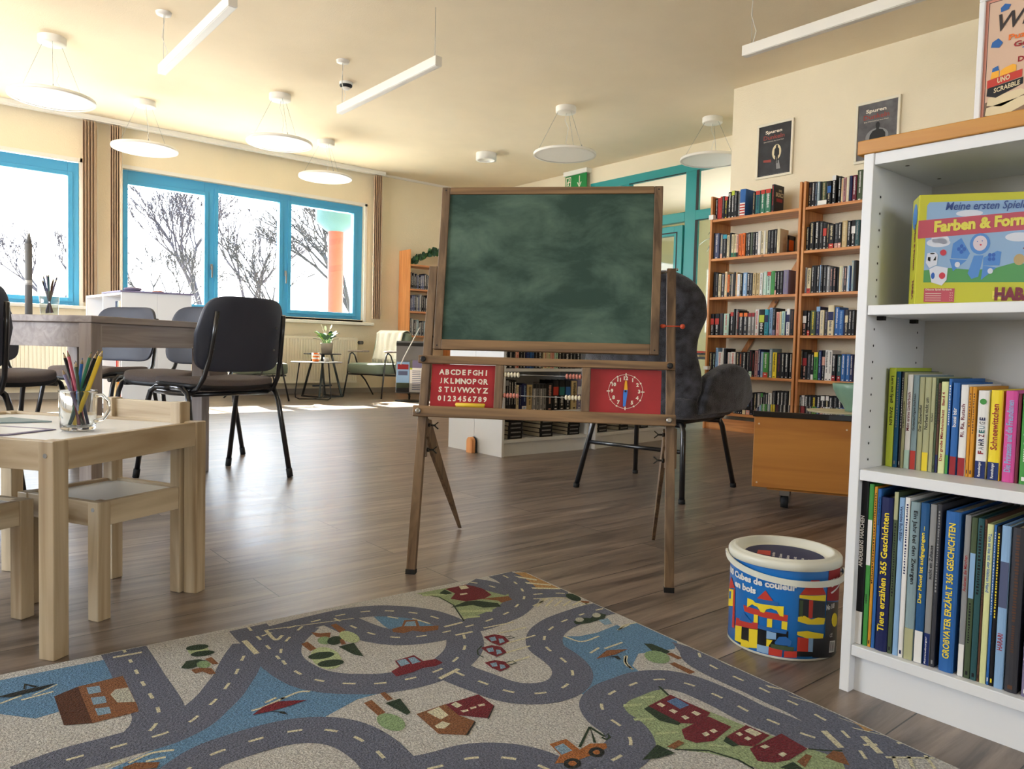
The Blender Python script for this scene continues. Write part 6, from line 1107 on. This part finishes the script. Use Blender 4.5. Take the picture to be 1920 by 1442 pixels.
# ------------------------------------------------------------------ visitor chairs
def make_vchair():
    o = empty('visitor_chair', (0, 0, 0), 0, 'x', 'chair')
    sg = lambda x, e: math.copysign(abs(x)**e, x)
    # backrest: rounded padded plate, gently curved and leaning back
    def bend(p):
        x, y, z = p; k = 1-.16*(z/.165) if z > 0 else 1-.05*abs(z/.165)
        return Vector((x*k, y+.045*(1-(x/.23)**2)*-1+.045-z*.22-.02, z))
    b = MB(); b.sup((0, -.245, .665), .232, .017, .165, .35, .35, 44, 18, fn=bend)
    b.build('backrest', 'back_shell', o)
    sb = MB()
    for x in (-.165, .165):
        for z in (.60, .70): p = bend(Vector((x, -.017, z-.665)))+Vector((0, -.245, .665)); sb.tube([p+Vector((0, -.006, 0)), p+Vector((0, .002, 0))], .005, 8)
    sb.build('rivet', 'metal', o)
    def sb_(p): return Vector((p.x*(1-.06*(p.y > 0)), p.y, p.z+(.012*(p.x/.22)**2)-(.03*max(0, (p.y-.12)/.1)**2)))
    MB().sup((0, -.005, .445), .225, .205, .022, .35, .35, 44, 12, fn=sb_).build('seat', 'seat_fabric', o)
    MB().sup((0, -.005, .428), .228, .207, .02, .4, .35, 44, 8, fn=sb_).build('seat_shell', 'black_plastic', o)
    for s in (-1, 1):
        MB().tube([(s*.175, -.300, .76), (s*.18, -.283, .66), (s*.187, -.262, .56), (s*.196, -.235, .48), (s*.203, -.195, .428), (s*.207, -.14, .405), (s*.207, .02, .402), (s*.205, .15, .405)], .0125, 10, sy=.8).build('back_upright', 'black_tube', o)
        for nm, pts in (('leg', [(s*.222, -.02, .425), (s*.228, -.12, .425), (s*.233, -.165, .405), (s*.238, -.185, .36), (s*.252, -.262, .012)]), ('leg', [(s*.222, -.02, .425), (s*.228, .10, .425), (s*.232, .14, .405), (s*.236, .158, .36), (s*.248, .24, .012)])):
            lg = MB().tube(pts, .0125, 10).build(nm, 'black_tube', o)
            e = Vector(pts[-1]); d = (e-Vector(pts[-2])).normalized(); MB().tube([e-d*.03, e+d*.011], .0155, 10).build('foot_cap', 'rubber', lg)
    MB().tube([(-.2, -.15, .40), (.2, -.15, .40)], .01, 8).build('crossbar', 'black_tube', o)
    return o
vc = make_vchair(); V_ = [(1.19, 3.69, 15, 'dark padded visitor chair standing nearest the easel, seen from behind'),
    (1.215, 4.40, 126, 'dark visitor chair at right side of the grey table, facing the table'),
    (.95, 5.05, 128, 'dark visitor chair farther back behind the grey table, before the white cabinet'),
    (.40, 4.50, 205, 'dark visitor chair behind the grey table at far left'),
    (.07, 3.65, 20, 'dark visitor chair at near left side of the grey table, cut by picture edge'),
    (.05, 5.35, 180, 'dark visitor chair at far left before the left radiator')]
for i, (x, y, a, lb) in enumerate(V_):
    o = vc if i == 0 else copy_tree(vc); o.location = (x, y, 0); o.scale = (1, 1, 1.04); o.rotation_euler = (0, 0, math.radians(a)); tag(o, lb, 'chair', 'black visitor chairs round the grey table')
# things on the grey table
o = empty('pencil_glass', (.50, 3.60, .7505), 0, 'drinking glass full of pencils standing on the grey table', 'glass')
MB().lathe([(0, .001), (.032, .001), (.038, .095), (.0365, .095), (.031, .006), (0, .006)], 28).build('cup', 'clear_glass', o)
for i in range(9):
    a = 2*PI*i/9+.3; R_ = random.Random(i); ln = R_.uniform(.13, .17); d = Vector((.28*math.cos(a), .28*math.sin(a), 1)).normalized(); p0 = Vector((.50-.012*math.cos(a), 3.60-.012*math.sin(a), .757+.0008*i)); b = MB()
    b.tube([p0, p0+d*(ln-.012)], .0035, 6, 0); b.tube([p0+d*(ln-.012), p0+d*ln], [.0035, .0005], 6, 1)
    cn = ['navy blue', 'dark grey', 'lilac', 'maroon', 'black', 'slate', 'dark teal', 'brown', 'violet grey'][i]; mm = ['bk_n', 'bk_K', 'bk_v', 'bk_m', 'bk_k', 'bk_d', 'bk_E', 'bk_B', 'bk_v'][i]
    tag(b.build('pencil', [mm, 'pine_kids']), '%s pencil standing in the drinking glass on the grey table' % cn, 'pencil', 'pencils in the drinking glass')
b = MB()
b.tube([(0, 0, 0), (0, 0, .29)], .0135, 14).tube([(0, 0, .29), (.003, 0, .335)], [.0135, .002], 14)
tag(b.build('rolled_paper', 'frosted', loc=(.435, 3.66, .7505)), 'slim grey rolled paper standing upright on the grey table', 'paper roll')
bpy.data.objects['rolled_paper'].data.materials[0] = M['bk_a']
MB().tube([(0, 0, .12), (0, 0, .14)], .0142, 14).build('band', 'bk_w', bpy.data.objects['rolled_paper'])

# ================================================================== WHITE CABINET PAIR by the window
ca = math.radians(90+4.3)
white_shelf((1.475, 6.893, 0), ca-0, .80, (.76, .60, .40, .10), 'low white bookshelf near the window, open side facing left', 'low white bookshelves near the window', H=1.06) if False else None
def at_cab(u, v): # u across the end panel (left to right), v into depth
    return Vector((1.475, 6.893, 0))+Vector((.981, -.19, 0))*u+Vector((-.083, .9965, 0))*v
def cab(u0, sgn, label):
    o = empty('white_cabinet', at_cab(0, 0), 0, label, 'cabinet', 'low white cabinets standing back to back'); o.rotation_euler = (0, 0, math.atan2(-.083, -.9965)*0)
    o.location = (0, 0, 0)
    def P(u, v, z): p = at_cab(u, v); return (p.x, p.y, z)
    def bx(u0_, v0, z0, u1_, v1, z1): return MB().hexa([P(u0_, v0, z0), P(u1_, v0, z0), P(u1_, v1, z0), P(u0_, v1, z0), P(u0_, v0, z1), P(u1_, v0, z1), P(u1_, v1, z1), P(u0_, v1, z1)])
    a, c_ = u0, u0+.269
    bx(a, 0, 0, c_, .019, 1.05).build('side_panel', 'white_lam', o, bevel=.001); bx(a, 1.0, 0, c_, 1.019, 1.05).build('side_panel', 'white_lam', o, bevel=.001)
    bx(a, .019, 1.03, c_, 1.0, 1.05).build('top_panel', 'white_lam', o)
    bx(a, .50, .1, c_, .518, 1.03).build('divider', 'white_lam', o)
    ob, cb = (a+.0, c_-.01) if sgn < 0 else (a+.01, c_)
    for z in (.78, .62, .38, .1): bx(ob+.002, .019, z-.02, cb-.002, 1.0, z).build('shelf_board', 'white_lam', o)
    k = (c_-.008, c_) if sgn < 0 else (a, a+.008)
    bx(k[0], .019, 0, k[1], 1.0, 1.03).build('back_panel', 'white_lam_edge', o)
    return o
cab(0, -1, 'low white cabinet with open shelves facing left, near the window'); cab(.2705, 1, 'low white cabinet backed against the left one, near the window')
p = [at_cab(-.012, -.012), at_cab(.552, -.012), at_cab(.552, .5), at_cab(-.012, .5)]
tag(MB().prism([(q.x, q.y, 1.0505) for q in p], (0, 0, .014)).build('desk_mat', 'bk_v'), 'thin lilac grey mat on top of the white cabinets near the window', 'mat')
def lump(u, v, a, b_, h, name, m_, label, cat):
    q = at_cab(u, v); tag(MB().sup((0, 0, h), a, b_, h, .8, .9, 20, 10).build(name, m_, loc=(q.x, q.y, 1.0647)), label, cat)
lump(.11, .09, .07, .06, .017, 'folded_cloth', 'bk_v', 'small folded lilac cloth at left on the lilac mat', 'cloth')
lump(.31, .1, .045, .05, .008, 'fabric_pouch', 'bk_p', 'flat pale pouch in the middle of the lilac mat', 'pouch')
for i, (v, wd, h, c_, z) in enumerate(((.03, .03, .21, 'w', .78), (.065, .025, .2, 'c', .78), (.095, .03, .2, 'w', .78), (.13, .03, .19, 'e', .78), (.17, .03, .2, 'd', .78), (.04, .03, .13, 'p', .62), (.08, .03, .12, 'r', .62), (.13, .03, .13, 'c', .62), (.03, .03, .2, 'r', .10), (.07, .03, .2, 'o', .10), (.11, .03, .2, 'O', .10), (.15, .04, .19, 's', .10), (.21, .03, .2, 'c', .10), (.03, .03, .17, 'd', .38), (.07, .03, .18, 'w', .38), (.11, .03, .18, 'p', .38), (.15, .03, .17, 'r', .38))):
    q = at_cab(.02, .02+v+wd); lv = {.78: 'upper', .62: 'second', .38: 'third', .10: 'lowest'}[z]
    if z in (.62,): h = .13
    if z == .78: h = min(h, .21)
    far_book((q.x, q.y-wd*0, z+.0005), math.atan2(-.19, .981), wd-.002, h, .15, c_, 'k', '', i, '%s book %s row, %s from the end, white cabinet near window' % (NAME[c_], lv, ORD[[x for x in range(1, 9)][int(v*25) % 8]]), 'books in the white cabinet')

# ================================================================== WING CHAIRS
def smooth(a, b_, t): t = max(0, min(1, (t-a)/(b_-a))); return t*t*(3-2*t)
def make_wing():
    o = empty('wing_chair', (0, 0, 0), 0, 'x', 'chair')      # faces +Y
    # back shell : s across (-1..1), t upwards
    def prof(z):   # half width, y of the back centre, forward wrap
        ks = [(.40, .25, -.24, .06), (.5, .29, -.26, .09), (.58, .285, -.285, .11), (.67, .262, -.305, .12), (.75, .27, -.325, .14), (.84, .305, -.345, .17), (.92, .305, -.36, .16), (.98, .265, -.37, .12), (1.02, .17, -.375, .06)]
        for a, b_ in zip(ks, ks[1:]):
            if z <= b_[0]:
                t = (z-a[0])/(b_[0]-a[0]); t = max(0, t); return [a[i]+(b_[i]-a[i])*t for i in (1, 2, 3)]
        return list(ks[-1][1:])
    def bk_(u, v):
        z = .40+.62*v; w_, y, f = prof(z); s = u*2-1
        return Vector((w_*math.sin(s*PI/2*.93)/math.sin(PI/2*.93), y+f*(1-math.cos(s*PI/2*.95)), z-.02*s*s*v))
    MB().grid(bk_, 20, 24).build('backrest', 'velvet', o, solid=.06, sub=1)
    # arms : curved shells starting behind the back edge and sweeping forward
    for sx in (-1, 1):
        def arm(u, v):
            y = -.20+.43*u; zt = .515+.105*math.sin(PI*min(1, u*1.0+.12))*1.0-.05*(1-u)*0 - .10*max(0, u-.8)*2.5
            z0 = .385+.02*u; z = z0+(zt-z0)*v
            w_ = .275+.075*math.sin(PI*.5*min(1, u*1.4))-.035*max(0, u-.6)*2.5+.035*v
            return Vector((sx*w_, y+.02*v, z))
        MB().grid(arm, 12, 8).build('armrest', 'velvet', o, solid=.065, sub=1)
    MB().sup((0, .0, .415), .30, .27, .06, .35, .3, 40, 12).build('seat_cushion', 'velvet', o)
    MB().sup((0, .0, .372), .27, .25, .025, .3, .3, 30, 8).build('seat_base', 'black_plastic', o)
    fr = MB().tube([(-.235, -.2, .335), (.235, -.2, .335)], .012, 10).tube([(-.235, .2, .335), (.235, .2, .335)], .012, 10).tube([(-.2, -.2, .345), (-.2, .2, .345)], .01, 8).tube([(.2, -.2, .345), (.2, .2, .345)], .01, 8)
    fr.build('seat_frame', 'black_tube', o)
    for sx in (-1, 1):
        for sy, fy in ((-1, -.29), (1, .29)):
            lg = MB().tube([(sx*.20, sy*.2, .345), (sx*.225, sy*.21, .338), (sx*.236, sy*.218, .31), (sx*.275, fy, .012)], .0125, 12).build('leg', 'black_tube', o)
            MB().tube([(sx*.274, fy-.001*sy, .02), (sx*.276, fy, 0)], .015, 10).build('foot_cap', 'rubber', lg)
    MB().tube([(-.246, -.238, .22), (.246, -.238, .22)], .0095, 10).build('stretcher', 'black_tube', o)
    return o
wc = make_wing()
tag(wc, 'dark grey velvet wing chair behind the right side of the easel', 'chair', 'dark velvet wing chairs'); wc.location = (2.875, 2.335, 0); wc.rotation_euler = (0, 0, math.radians(-78))
o = copy_tree(wc); o.location = (5.0, 4.35, 0); o.rotation_euler = (0, 0, math.radians(-140)); tag(o, 'second dark wing chair farther back beside the left wall bookcase', 'chair', 'dark velvet wing chairs')

# ================================================================== TROLLEY WITH BOWL
ta = math.atan2(-.884, .467)
tr = empty('storage_trolley', (2.812, 1.769, 0), ta, 'orange brown wooden box trolley with black top beside the near bookshelf', 'trolley')
MB().box(0, 0, .10, .72, .48, .40).build('box_body', 'trolley_wood', tr, bevel=.003)
MB().box(-.006, -.006, .40, .726, .486, .424).build('top_panel', 'trolley_top', tr, bevel=.002)
MB().box(.06, .03, .088, .66, .45, .10).build('base_board', 'trolley_wood', tr)
for x in (.13, .60):
    for y in (.09, .40):
        g = MB().tube([(x-.015, y+.02, .03), (x+.015, y+.02, .03)], .028, 20)
        g.build('caster', 'rubber', tr)
        MB().box(x-.02, y-.02, .06, x+.02, y+.03, .088).bar((x-.018, y, .065), (x-.018, y+.025, .03), .003, .02, up=(0, 1, 0)).bar((x+.018, y, .065), (x+.018, y+.025, .03), .003, .02, up=(0, 1, 0)).build('caster_bracket', 'metal', tr)
sb = MB()
for x, z in ((.02, .37), (.36, .365), (.02, .12)): sb.disc((x, -.0006, z), .004, 'Y', 10)
sb.build('screw_cover', 'pine_kids', tr)
def TR(x, y, z): c_, s_ = math.cos(ta), math.sin(ta); return (2.812+c_*x-s_*y, 1.769+s_*x+c_*y, z)
R_ = random.Random(2); pts = []
for k in range(22): a = 2*PI*k/22; q = .13+R_.uniform(-.018, .018); pts.append(TR(.36+q*1.25*math.cos(a), .22+q*math.sin(a), .4245))
tag(MB().prism(pts, (0, 0, .003)).build('straw_mat', 'paper_beige'), 'ragged beige straw mat under the bowl on the trolley', 'mat')
bo = MB().lathe([(0, .004), (.045, .004), (.047, 0), (.05, .0), (.052, .012), (.062, .03), (.085, .062), (.1, .095), (.104, .118), (.1015, .12), (.098, .1), (.08, .06), (.05, .02), (0, .012)], 48)
tag(bo.build('ceramic_bowl', 'bowl_green', loc=TR(.405, .20, .4282)), 'sage green ceramic bowl on the straw mat on the trolley', 'bowl')

# ================================================================== GREEN ARMCHAIRS, SIDE TABLES
def make_arm():
    o = empty('lounge_chair', (0, 0, 0), 0, 'x', 'chair')     # faces +Y
    MB().sup((0, .03, .365), .265, .29, .07, .3, .25, 36, 12).build('seat_cushion', 'green_fabric', o)
    def lean(p): return Vector((p.x, p.y-.28*(p.z+.2)+.02*(p.z/.25)**2*0, p.z))
    MB().sup((0, -.24, .60), .265, .06, .235, .35, .3, 36, 16, fn=lean).build('backrest', 'green_fabric', o)
    MB().tube([(-.25, .28, .29), (.25, .28, .29), (.25, -.25, .27), (-.25, -.25, .27)], .011, 8, closed=True).build('seat_frame', 'black_tube', o)
    for s in (-1, 1):
        MB().tube([(s*.285, .20, .54), (s*.285, .19, .555), (s*.285, .12, .55), (s*.285, .05, .28), (s*.29, -.27, .0)][:1]+[(s*.285, .16, .56), (s*.285, .11, .53), (s*.285, .0, .30), (s*.29, -.10, .28)], .009, 8).build('arm_support', 'black_tube', o)
        MB().tube([(s*.285, .16, .565), (s*.285, .20, .54), (s*.285, .225, .45), (s*.285, .25, .28), (s*.3, .31, .0)], .010, 8).build('leg', 'black_tube', o)
        MB().tube([(s*.285, .0, .29), (s*.29, -.12, .20), (s*.3, -.30, .0)], .010, 8).build('leg', 'black_tube', o)
        MB().sup((s*.285, .03, .578), .03, .2, .012, .4, .35, 24, 8).build('armrest', 'table_wood', o)
    return o
ac = make_arm(); tag(ac, 'green lounge armchair with white throw near the window and pine shelf', 'chair', 'green lounge armchairs'); ac.location = (4.78, 8.45, 0); ac.rotation_euler = (0, 0, math.radians(113))
o = copy_tree(ac); o.location = (3.2, 8.45, 0); o.rotation_euler = (0, 0, math.radians(-100)); tag(o, 'green lounge armchair seen behind the nearest visitor chair', 'chair', 'green lounge armchairs')
def AW(x, y, z): a = math.radians(113); return Vector((4.78+math.cos(a)*x-math.sin(a)*y, 8.45+math.sin(a)*x+math.cos(a)*y, z))
R_ = random.Random(6)
def thr(u, v):
    x = -.2+.4*u+.012*math.sin(v*9+u*4); wv = .008*math.sin(u*26)+.006*math.sin(u*11+2)
    L0 = .25; L1 = .36
    q = v*(L0+.12+L1)
    ztop = .838
    if q < L0: y, z = -.405+.28*(L0-q)*.9-.0, ztop-(L0-q)
    elif q < L0+.12: t = (q-L0)/.12; y, z = -.42+.135*t, ztop+.02*math.sin(PI*t)
    else: t = q-L0-.12; y, z = -.285+.28*t*.95+.035, ztop-t
    if q < L0: y = -.43+.28*(L0-q)
    return AW(x, y+wv+ (.0 if q > L0 else -.02), z)
b = MB(); b.grid(thr, 30, 36)
for k in range(30):
    u = k/29; 
    for v, dz in ((1.0, -.05), (0.0, -.05)):
        p = thr(u, v); b.tube([p, p+Vector((R_.uniform(-.006, .006), R_.uniform(-.006, .006), dz))], .0025, 4)
tag(b.build('throw_blanket', 'throw', solid=.006), 'fringed off white throw draped over back of the green armchair', 'blanket')
# low round table
o = empty('side_table', (3.84, 8.22, 0), .3, 'low round side table with cup on it, near the window', 'table', 'side tables near the window')
MB().lathe([(0, .438), (.29, .438), (.30, .444), (.29, .45), (0, .45)], 44).build('table_top', 'stand_grey', o)
for k in range(3):
    a = 2*PI*k/3+.5; c_, s_ = math.cos(a), math.sin(a)
    MB().tube([(.2*c_, .2*s_, .438), (.245*c_, .245*s_, .08), (.24*c_, .24*s_, .03), (.20*c_, .20*s_, .012), (0, 0, .010)], .0075, 8).build('leg', 'black_tube', o)
# taller table
o = empty('side_table', (4.12, 8.66, 0), .2, 'taller black side table carrying the potted plant', 'table', 'side tables near the window')
MB().lathe([(0, .528), (.225, .528), (.23, .534), (.225, .54), (0, .54)], 40).build('table_top', 'black_plastic', o)
for s in (-1, 1):
    MB().bar((s*.06, -.1, .528), (s*.17, -.17, .01), .025, .012).bar((s*.06, .1, .528), (s*.17, .17, .01), .025, .012).build('leg', 'black_tube', o)
    MB().box(s*.17-.012, -.18, 0, s*.17+.012, .18, .02).build('foot_bar', 'black_tube', o)
MB().box(-.14, -.01, .13, .14, .01, .15).box(-.17, -.18, .002, .17, -.16, .02).build('stretcher', 'black_tube', o)
# plant
o = empty('potted_plant', (4.16, 8.63, .5405), 0, 'peace lily in grey pot on the taller side table', 'plant')
MB().lathe([(0, 0), (.062, 0), (.078, .12), (.079, .13), (.073, .13), (.068, .11), (0, .108)], 28).build('pot', 'pot', o)
R_ = random.Random(11); lv1 = MB(); lv2 = MB(); st_ = MB()
def leaf(b, base, d, ln, wd, droop, mi=0):
    d = Vector(d).normalized(); side = d.cross(Vector((0, 0, 1)))
    side = side.normalized() if side.length > .01 else Vector((1, 0, 0)); P = []; 
    for i in range(7):
        t = i/6; c_ = Vector(base)+d*ln*t+Vector((0, 0, -droop*t*t*ln)); w_ = wd*math.sin(PI*min(1, t*.93+.04))**.8; P.append((c_-side*w_/2+Vector((0, 0, .004)), c_, c_+side*w_/2+Vector((0, 0, .004))))
    vs = [q for p in P for q in p]; fs = []
    for i in range(6): fs += [(i*3, i*3+1, i*3+4, i*3+3), (i*3+1, i*3+2, i*3+5, i*3+4)]
    b.add(vs, fs, mi, True)
for k in range(46):
    a = R_.uniform(0, 2*PI); el_ = R_.uniform(1.0, 3.0); b0 = Vector((.03*math.cos(a), .03*math.sin(a), .11)); d = Vector((math.cos(a), math.sin(a), el_)).normalized(); ln = R_.uniform(.07, .15)
    st_.tube([b0, b0+d*ln*.8], .0018, 4); leaf(lv1 if k % 4 else lv2, b0+d*ln*.75, (math.cos(a), math.sin(a), el_*.6), R_.uniform(.09, .16), .05, .35)
lv1.build('leaves', 'leaf_dark', o); lv2.build('young_leaves', 'leaf_light', o); st_.build('stems', 'leaf', o)
b = MB()
for a, h in ((.3, .30), (2.4, .31), (4.0, .28)):
    p = Vector((.05*math.cos(a), .05*math.sin(a), h)); b.tube([(0, 0, .11), p], .0015, 4); leaf(b, p, (math.cos(a)*.5, math.sin(a)*.5, 1), .07, .03, 0)
b.build('white_flowers', 'throw', o)
o = empty('tea_cup', (3.80, 8.17, .4505), 0, 'orange patterned cup on the low round side table', 'cup')
MB().lathe([(0, 0), (.035, 0), (.04, .02), (.043, .1), (.041, .1), (.037, .01), (0, .01)], 24).build('cup', 'bk_o', o); MB().tube([(.04, 0, .085), (.065, 0, .075), (.065, 0, .04), (.038, 0, .025)], .005, 8).build('handle', 'bk_w', o)
MB().lathe([(.0425, .03), (.0437, .05)], 24).lathe([(.0435, .07), (.0442, .085)], 24).build('pattern_band', 'bk_w', o)
o = empty('tea_cup', (3.90, 8.10, .4505), 0, 'small white cup beside the orange patterned cup', 'cup')
MB().lathe([(0, 0), (.025, 0), (.034, .05), (.032, .05), (.022, .006), (0, .006)], 20).build('cup', 'bk_w', o); MB().tube([(.03, 0, .04), (.048, 0, .035), (.046, 0, .018), (.028, 0, .012)], .003, 6).build('handle', 'bk_w', o)

# ================================================================== SMALL PINE BOOKCASE IN THE CORNER
o = empty('pine_bookcase', (5.53, 8.94, 0), 0, 'pine bookcase with ivy on its top board in the far corner', 'bookcase', 'tall pine bookcases'); cb = o
for x in (0, .78): MB().box(x, 0, 0, x+.02, .28, 2.0).build('side_panel', 'pine_light', o, bevel=.002)
for z in (1.80, 1.46, 1.15, .81, .47, .14): MB().box(.02, .004, z-.024, .78, .275, z).build('shelf', 'pine_x', o, bevel=.001)
R_ = random.Random(31)
for z, nm in ((1.46, 'upper'), (1.15, 'middle'), (.81, 'lower')):
    x = 5.56; k = 0
    while x < 5.86:
        wd = R_.uniform(.02, .036); c_ = R_.choice('kKadeK'); k += 1
        far_book((x+wd, 8.955, z+.0005), PI/2, wd-.001, R_.uniform(.18, .24), .14, c_, 'w', '', int(x*999), '%s book, %s from left, %s shelf of corner pine bookcase' % (NAME[c_], ORD[k], nm), 'books in the corner pine bookcase'); x += wd
# ivy garland lying on the top board
b = MB(); vine = [(5.58, 9.05, 1.83), (5.70, 9.02, 1.88), (5.82, 9.05, 1.93), (5.95, 9.02, 2.0), (6.1, 9.05, 2.02), (6.28, 9.05, 1.85)]
b.tube(vine, .004, 5, 0); R_ = random.Random(3)
for k in range(90):
    t = R_.uniform(0, 4.99); i = int(t); a = Vector(vine[i]).lerp(Vector(vine[i+1]), t-i)+Vector((R_.uniform(-.03, .03), R_.uniform(-.06, .06), R_.uniform(-.03, .05))); a.z = max(a.z, 1.82)
    rr = R_.uniform(.025, .042); ex = Vector((R_.uniform(-1, 1), R_.uniform(-.5, .5), R_.uniform(-.4, .4))).normalized(); ey = Vector((R_.uniform(-.3, .3), R_.uniform(-.6, .3), 1)); ey = (ey-ex*ey.dot(ex)).normalized()
    P = [(0, -1), (.55, -.55), (.95, -.3), (.55, .15), (.5, .7), (0, 1), (-.5, .7), (-.55, .15), (-.95, -.3), (-.55, -.55)]; b.poly([a+ex*rr*q[0]+ey*rr*q[1] for q in P], 1+(k % 4 == 0))
tag(b.build('ivy_garland', ['leaf', 'leaf_dark', 'leaf']), 'trailing ivy garland lying on top board of the corner pine bookcase', 'plant')

# ================================================================== BROCHURE STAND
# stands right of the green armchair
bs = empty('brochure_stand', (4.74, 7.62, 0), math.radians(-38), 'grey brochure stand with leaflets, left of the easel', 'stand')
MB().box(-.16, .0, .10, .16, .012, .72).build('back_board', 'stand_grey', bs, bevel=.002)
MB().box(-.16, -.012, .66, .16, .014, .70).build('top_bar', 'dark_metal', bs)
MB().box(-.16, -.06, .10, .16, .0, .11).build('ledge', 'dark_metal', bs)
MB().box(-.15, -.06, .11, .15, -.056, .22).build('clear_holder', 'acrylic', bs)
MB().tube([(0, .03, .02), (0, .03, .66)], .012, 10).build('pole', 'dark_metal', bs); MB().lathe([(0, 0), (.17, 0), (.17, .012), (.02, .02), (0, .02)], 28, c=(0, .03, 0)).build('foot_plate', 'dark_metal', bs)
o = tag(MB().box(0, 0, 0, .15, .004, .36).build('leaflet', 'bk_l'), 'pale blue leaflet with red heading in the brochure stand', 'leaflet'); 
def BS(x, y, z): a = math.radians(-38); return (4.74+math.cos(a)*x-math.sin(a)*y, 7.62+math.sin(a)*x+math.cos(a)*y, z)
o.location = BS(-.15, -.035, .112); o.rotation_euler = (math.radians(-3), 0, math.radians(-38))
def flat(nm, m_, x0, z0, x1, z1, par): return MB().poly([(x0, -.0006, z0), (x1, -.0006, z0), (x1, -.0006, z1), (x0, -.0006, z1)]).build(nm, m_, par)
flat('leaflet_print', 'bk_R', .01, .27, .14, .33, o); flat('leaflet_print', 'bk_F', .0, .05, .15, .11, o); flat('leaflet_print', 'bk_k', 0, 0, .15, .05, o); flat('leaflet_print', 'bk_d', .02, .2, .13, .25, o)
o = tag(MB().box(0, 0, 0, .14, .004, .38).build('leaflet', 'bk_w'), 'white lined leaflet with lilac heading in the brochure stand', 'leaflet')
o.location = BS(.005, -.035, .112); o.rotation_euler = (math.radians(-3), 0, math.radians(-38))
flat('leaflet_print', 'bk_v', .0, .29, .14, .38, o); flat('leaflet_print', 'bk_Y', .0, .27, .03, .38, o)
for k in range(11): flat('leaflet_print', 'bk_d', .03, .03+.022*k, .13, .038+.022*k, o)
p0, p1 = Vector(BS(-.10, -.05, .44)), Vector(BS(.12, -.10, .88))
tag(MB().tube([p0, p0+(p1-p0)*.15+Vector((0, 0, .01)), p1], .006, 8).build('white_strap', 'white_plastic'), 'thin white strap running up from the brochure stand to the right', 'strap')

# ================================================================== PLANTS BEHIND THE GLASS PARTITION
def fig(x, y, h, seed, label, n=220):
    o = empty('indoor_tree', (x, y, 0), 0, label, 'plant', 'tall indoor plants behind the glass partition'); R_ = random.Random(seed)
    MB().lathe([(0, 0), (.16, 0), (.2, .32), (.185, .32), (.17, .28), (0, .28)], 24).build('pot', 'pot', o)
    st = MB(); tips = []
    for k in range(5):
        a = R_.uniform(0, 2*PI); P = [Vector((0, 0, .28))]
        for j in range(6): P.append(P[-1]+Vector((math.cos(a)*.05*R_.uniform(.3, 1.6), math.sin(a)*.05*R_.uniform(.3, 1.6), h/6.6))); 
        st.tube(P, [.016-.002*j for j in range(7)], 6); tips += P[2:]
    st.build('trunk', 'bark2', o); lf = MB()
    for k in range(n):
        p = R_.choice(tips)+Vector((R_.uniform(-.1, .1), R_.uniform(-.1, .1), R_.uniform(-.15, .15))); a = R_.uniform(0, 2*PI)
        leaf(lf, p, (math.cos(a), math.sin(a), R_.uniform(-.6, .5)), R_.uniform(.14, .26), R_.uniform(.03, .05), .8)
    lf.build('leaves', 'leaf_dark', o)
fig(8.3, 5.55, 2.2, 5, 'tall indoor fig with drooping leaves seen through the door glass'); fig(7.75, 4.9, 1.9, 9, 'leafy indoor plant behind the pane beside the pine bookcase')
o = empty('console_table', (6.7, 4.95, 0), 0, 'low dark table behind the wing chair at the glass partition', 'table')
for x in (-.15, .15):
    for y in (-.3, .3): MB().box(x-.015, y-.015, 0, x+.015, y+.015, .60).build('leg', 'black_plastic', o)
MB().box(-.18, -.35, .60, .18, .35, .625).build('table_top', 'black_plastic', o)
for k, (c_, nm) in enumerate((('s', 'tan'), ('K', 'dark grey'), ('r', 'red'))):
    tag(MB().box(-.1, -.14, 0, .1, .14, .02).build('magazine', 'bk_'+c_, loc=(6.68+.01*k, 4.97, .6255+.0205*k), rz=.1*k), '%s magazine in the small pile on the low dark table' % nm, 'magazine', 'magazines on the low dark table')
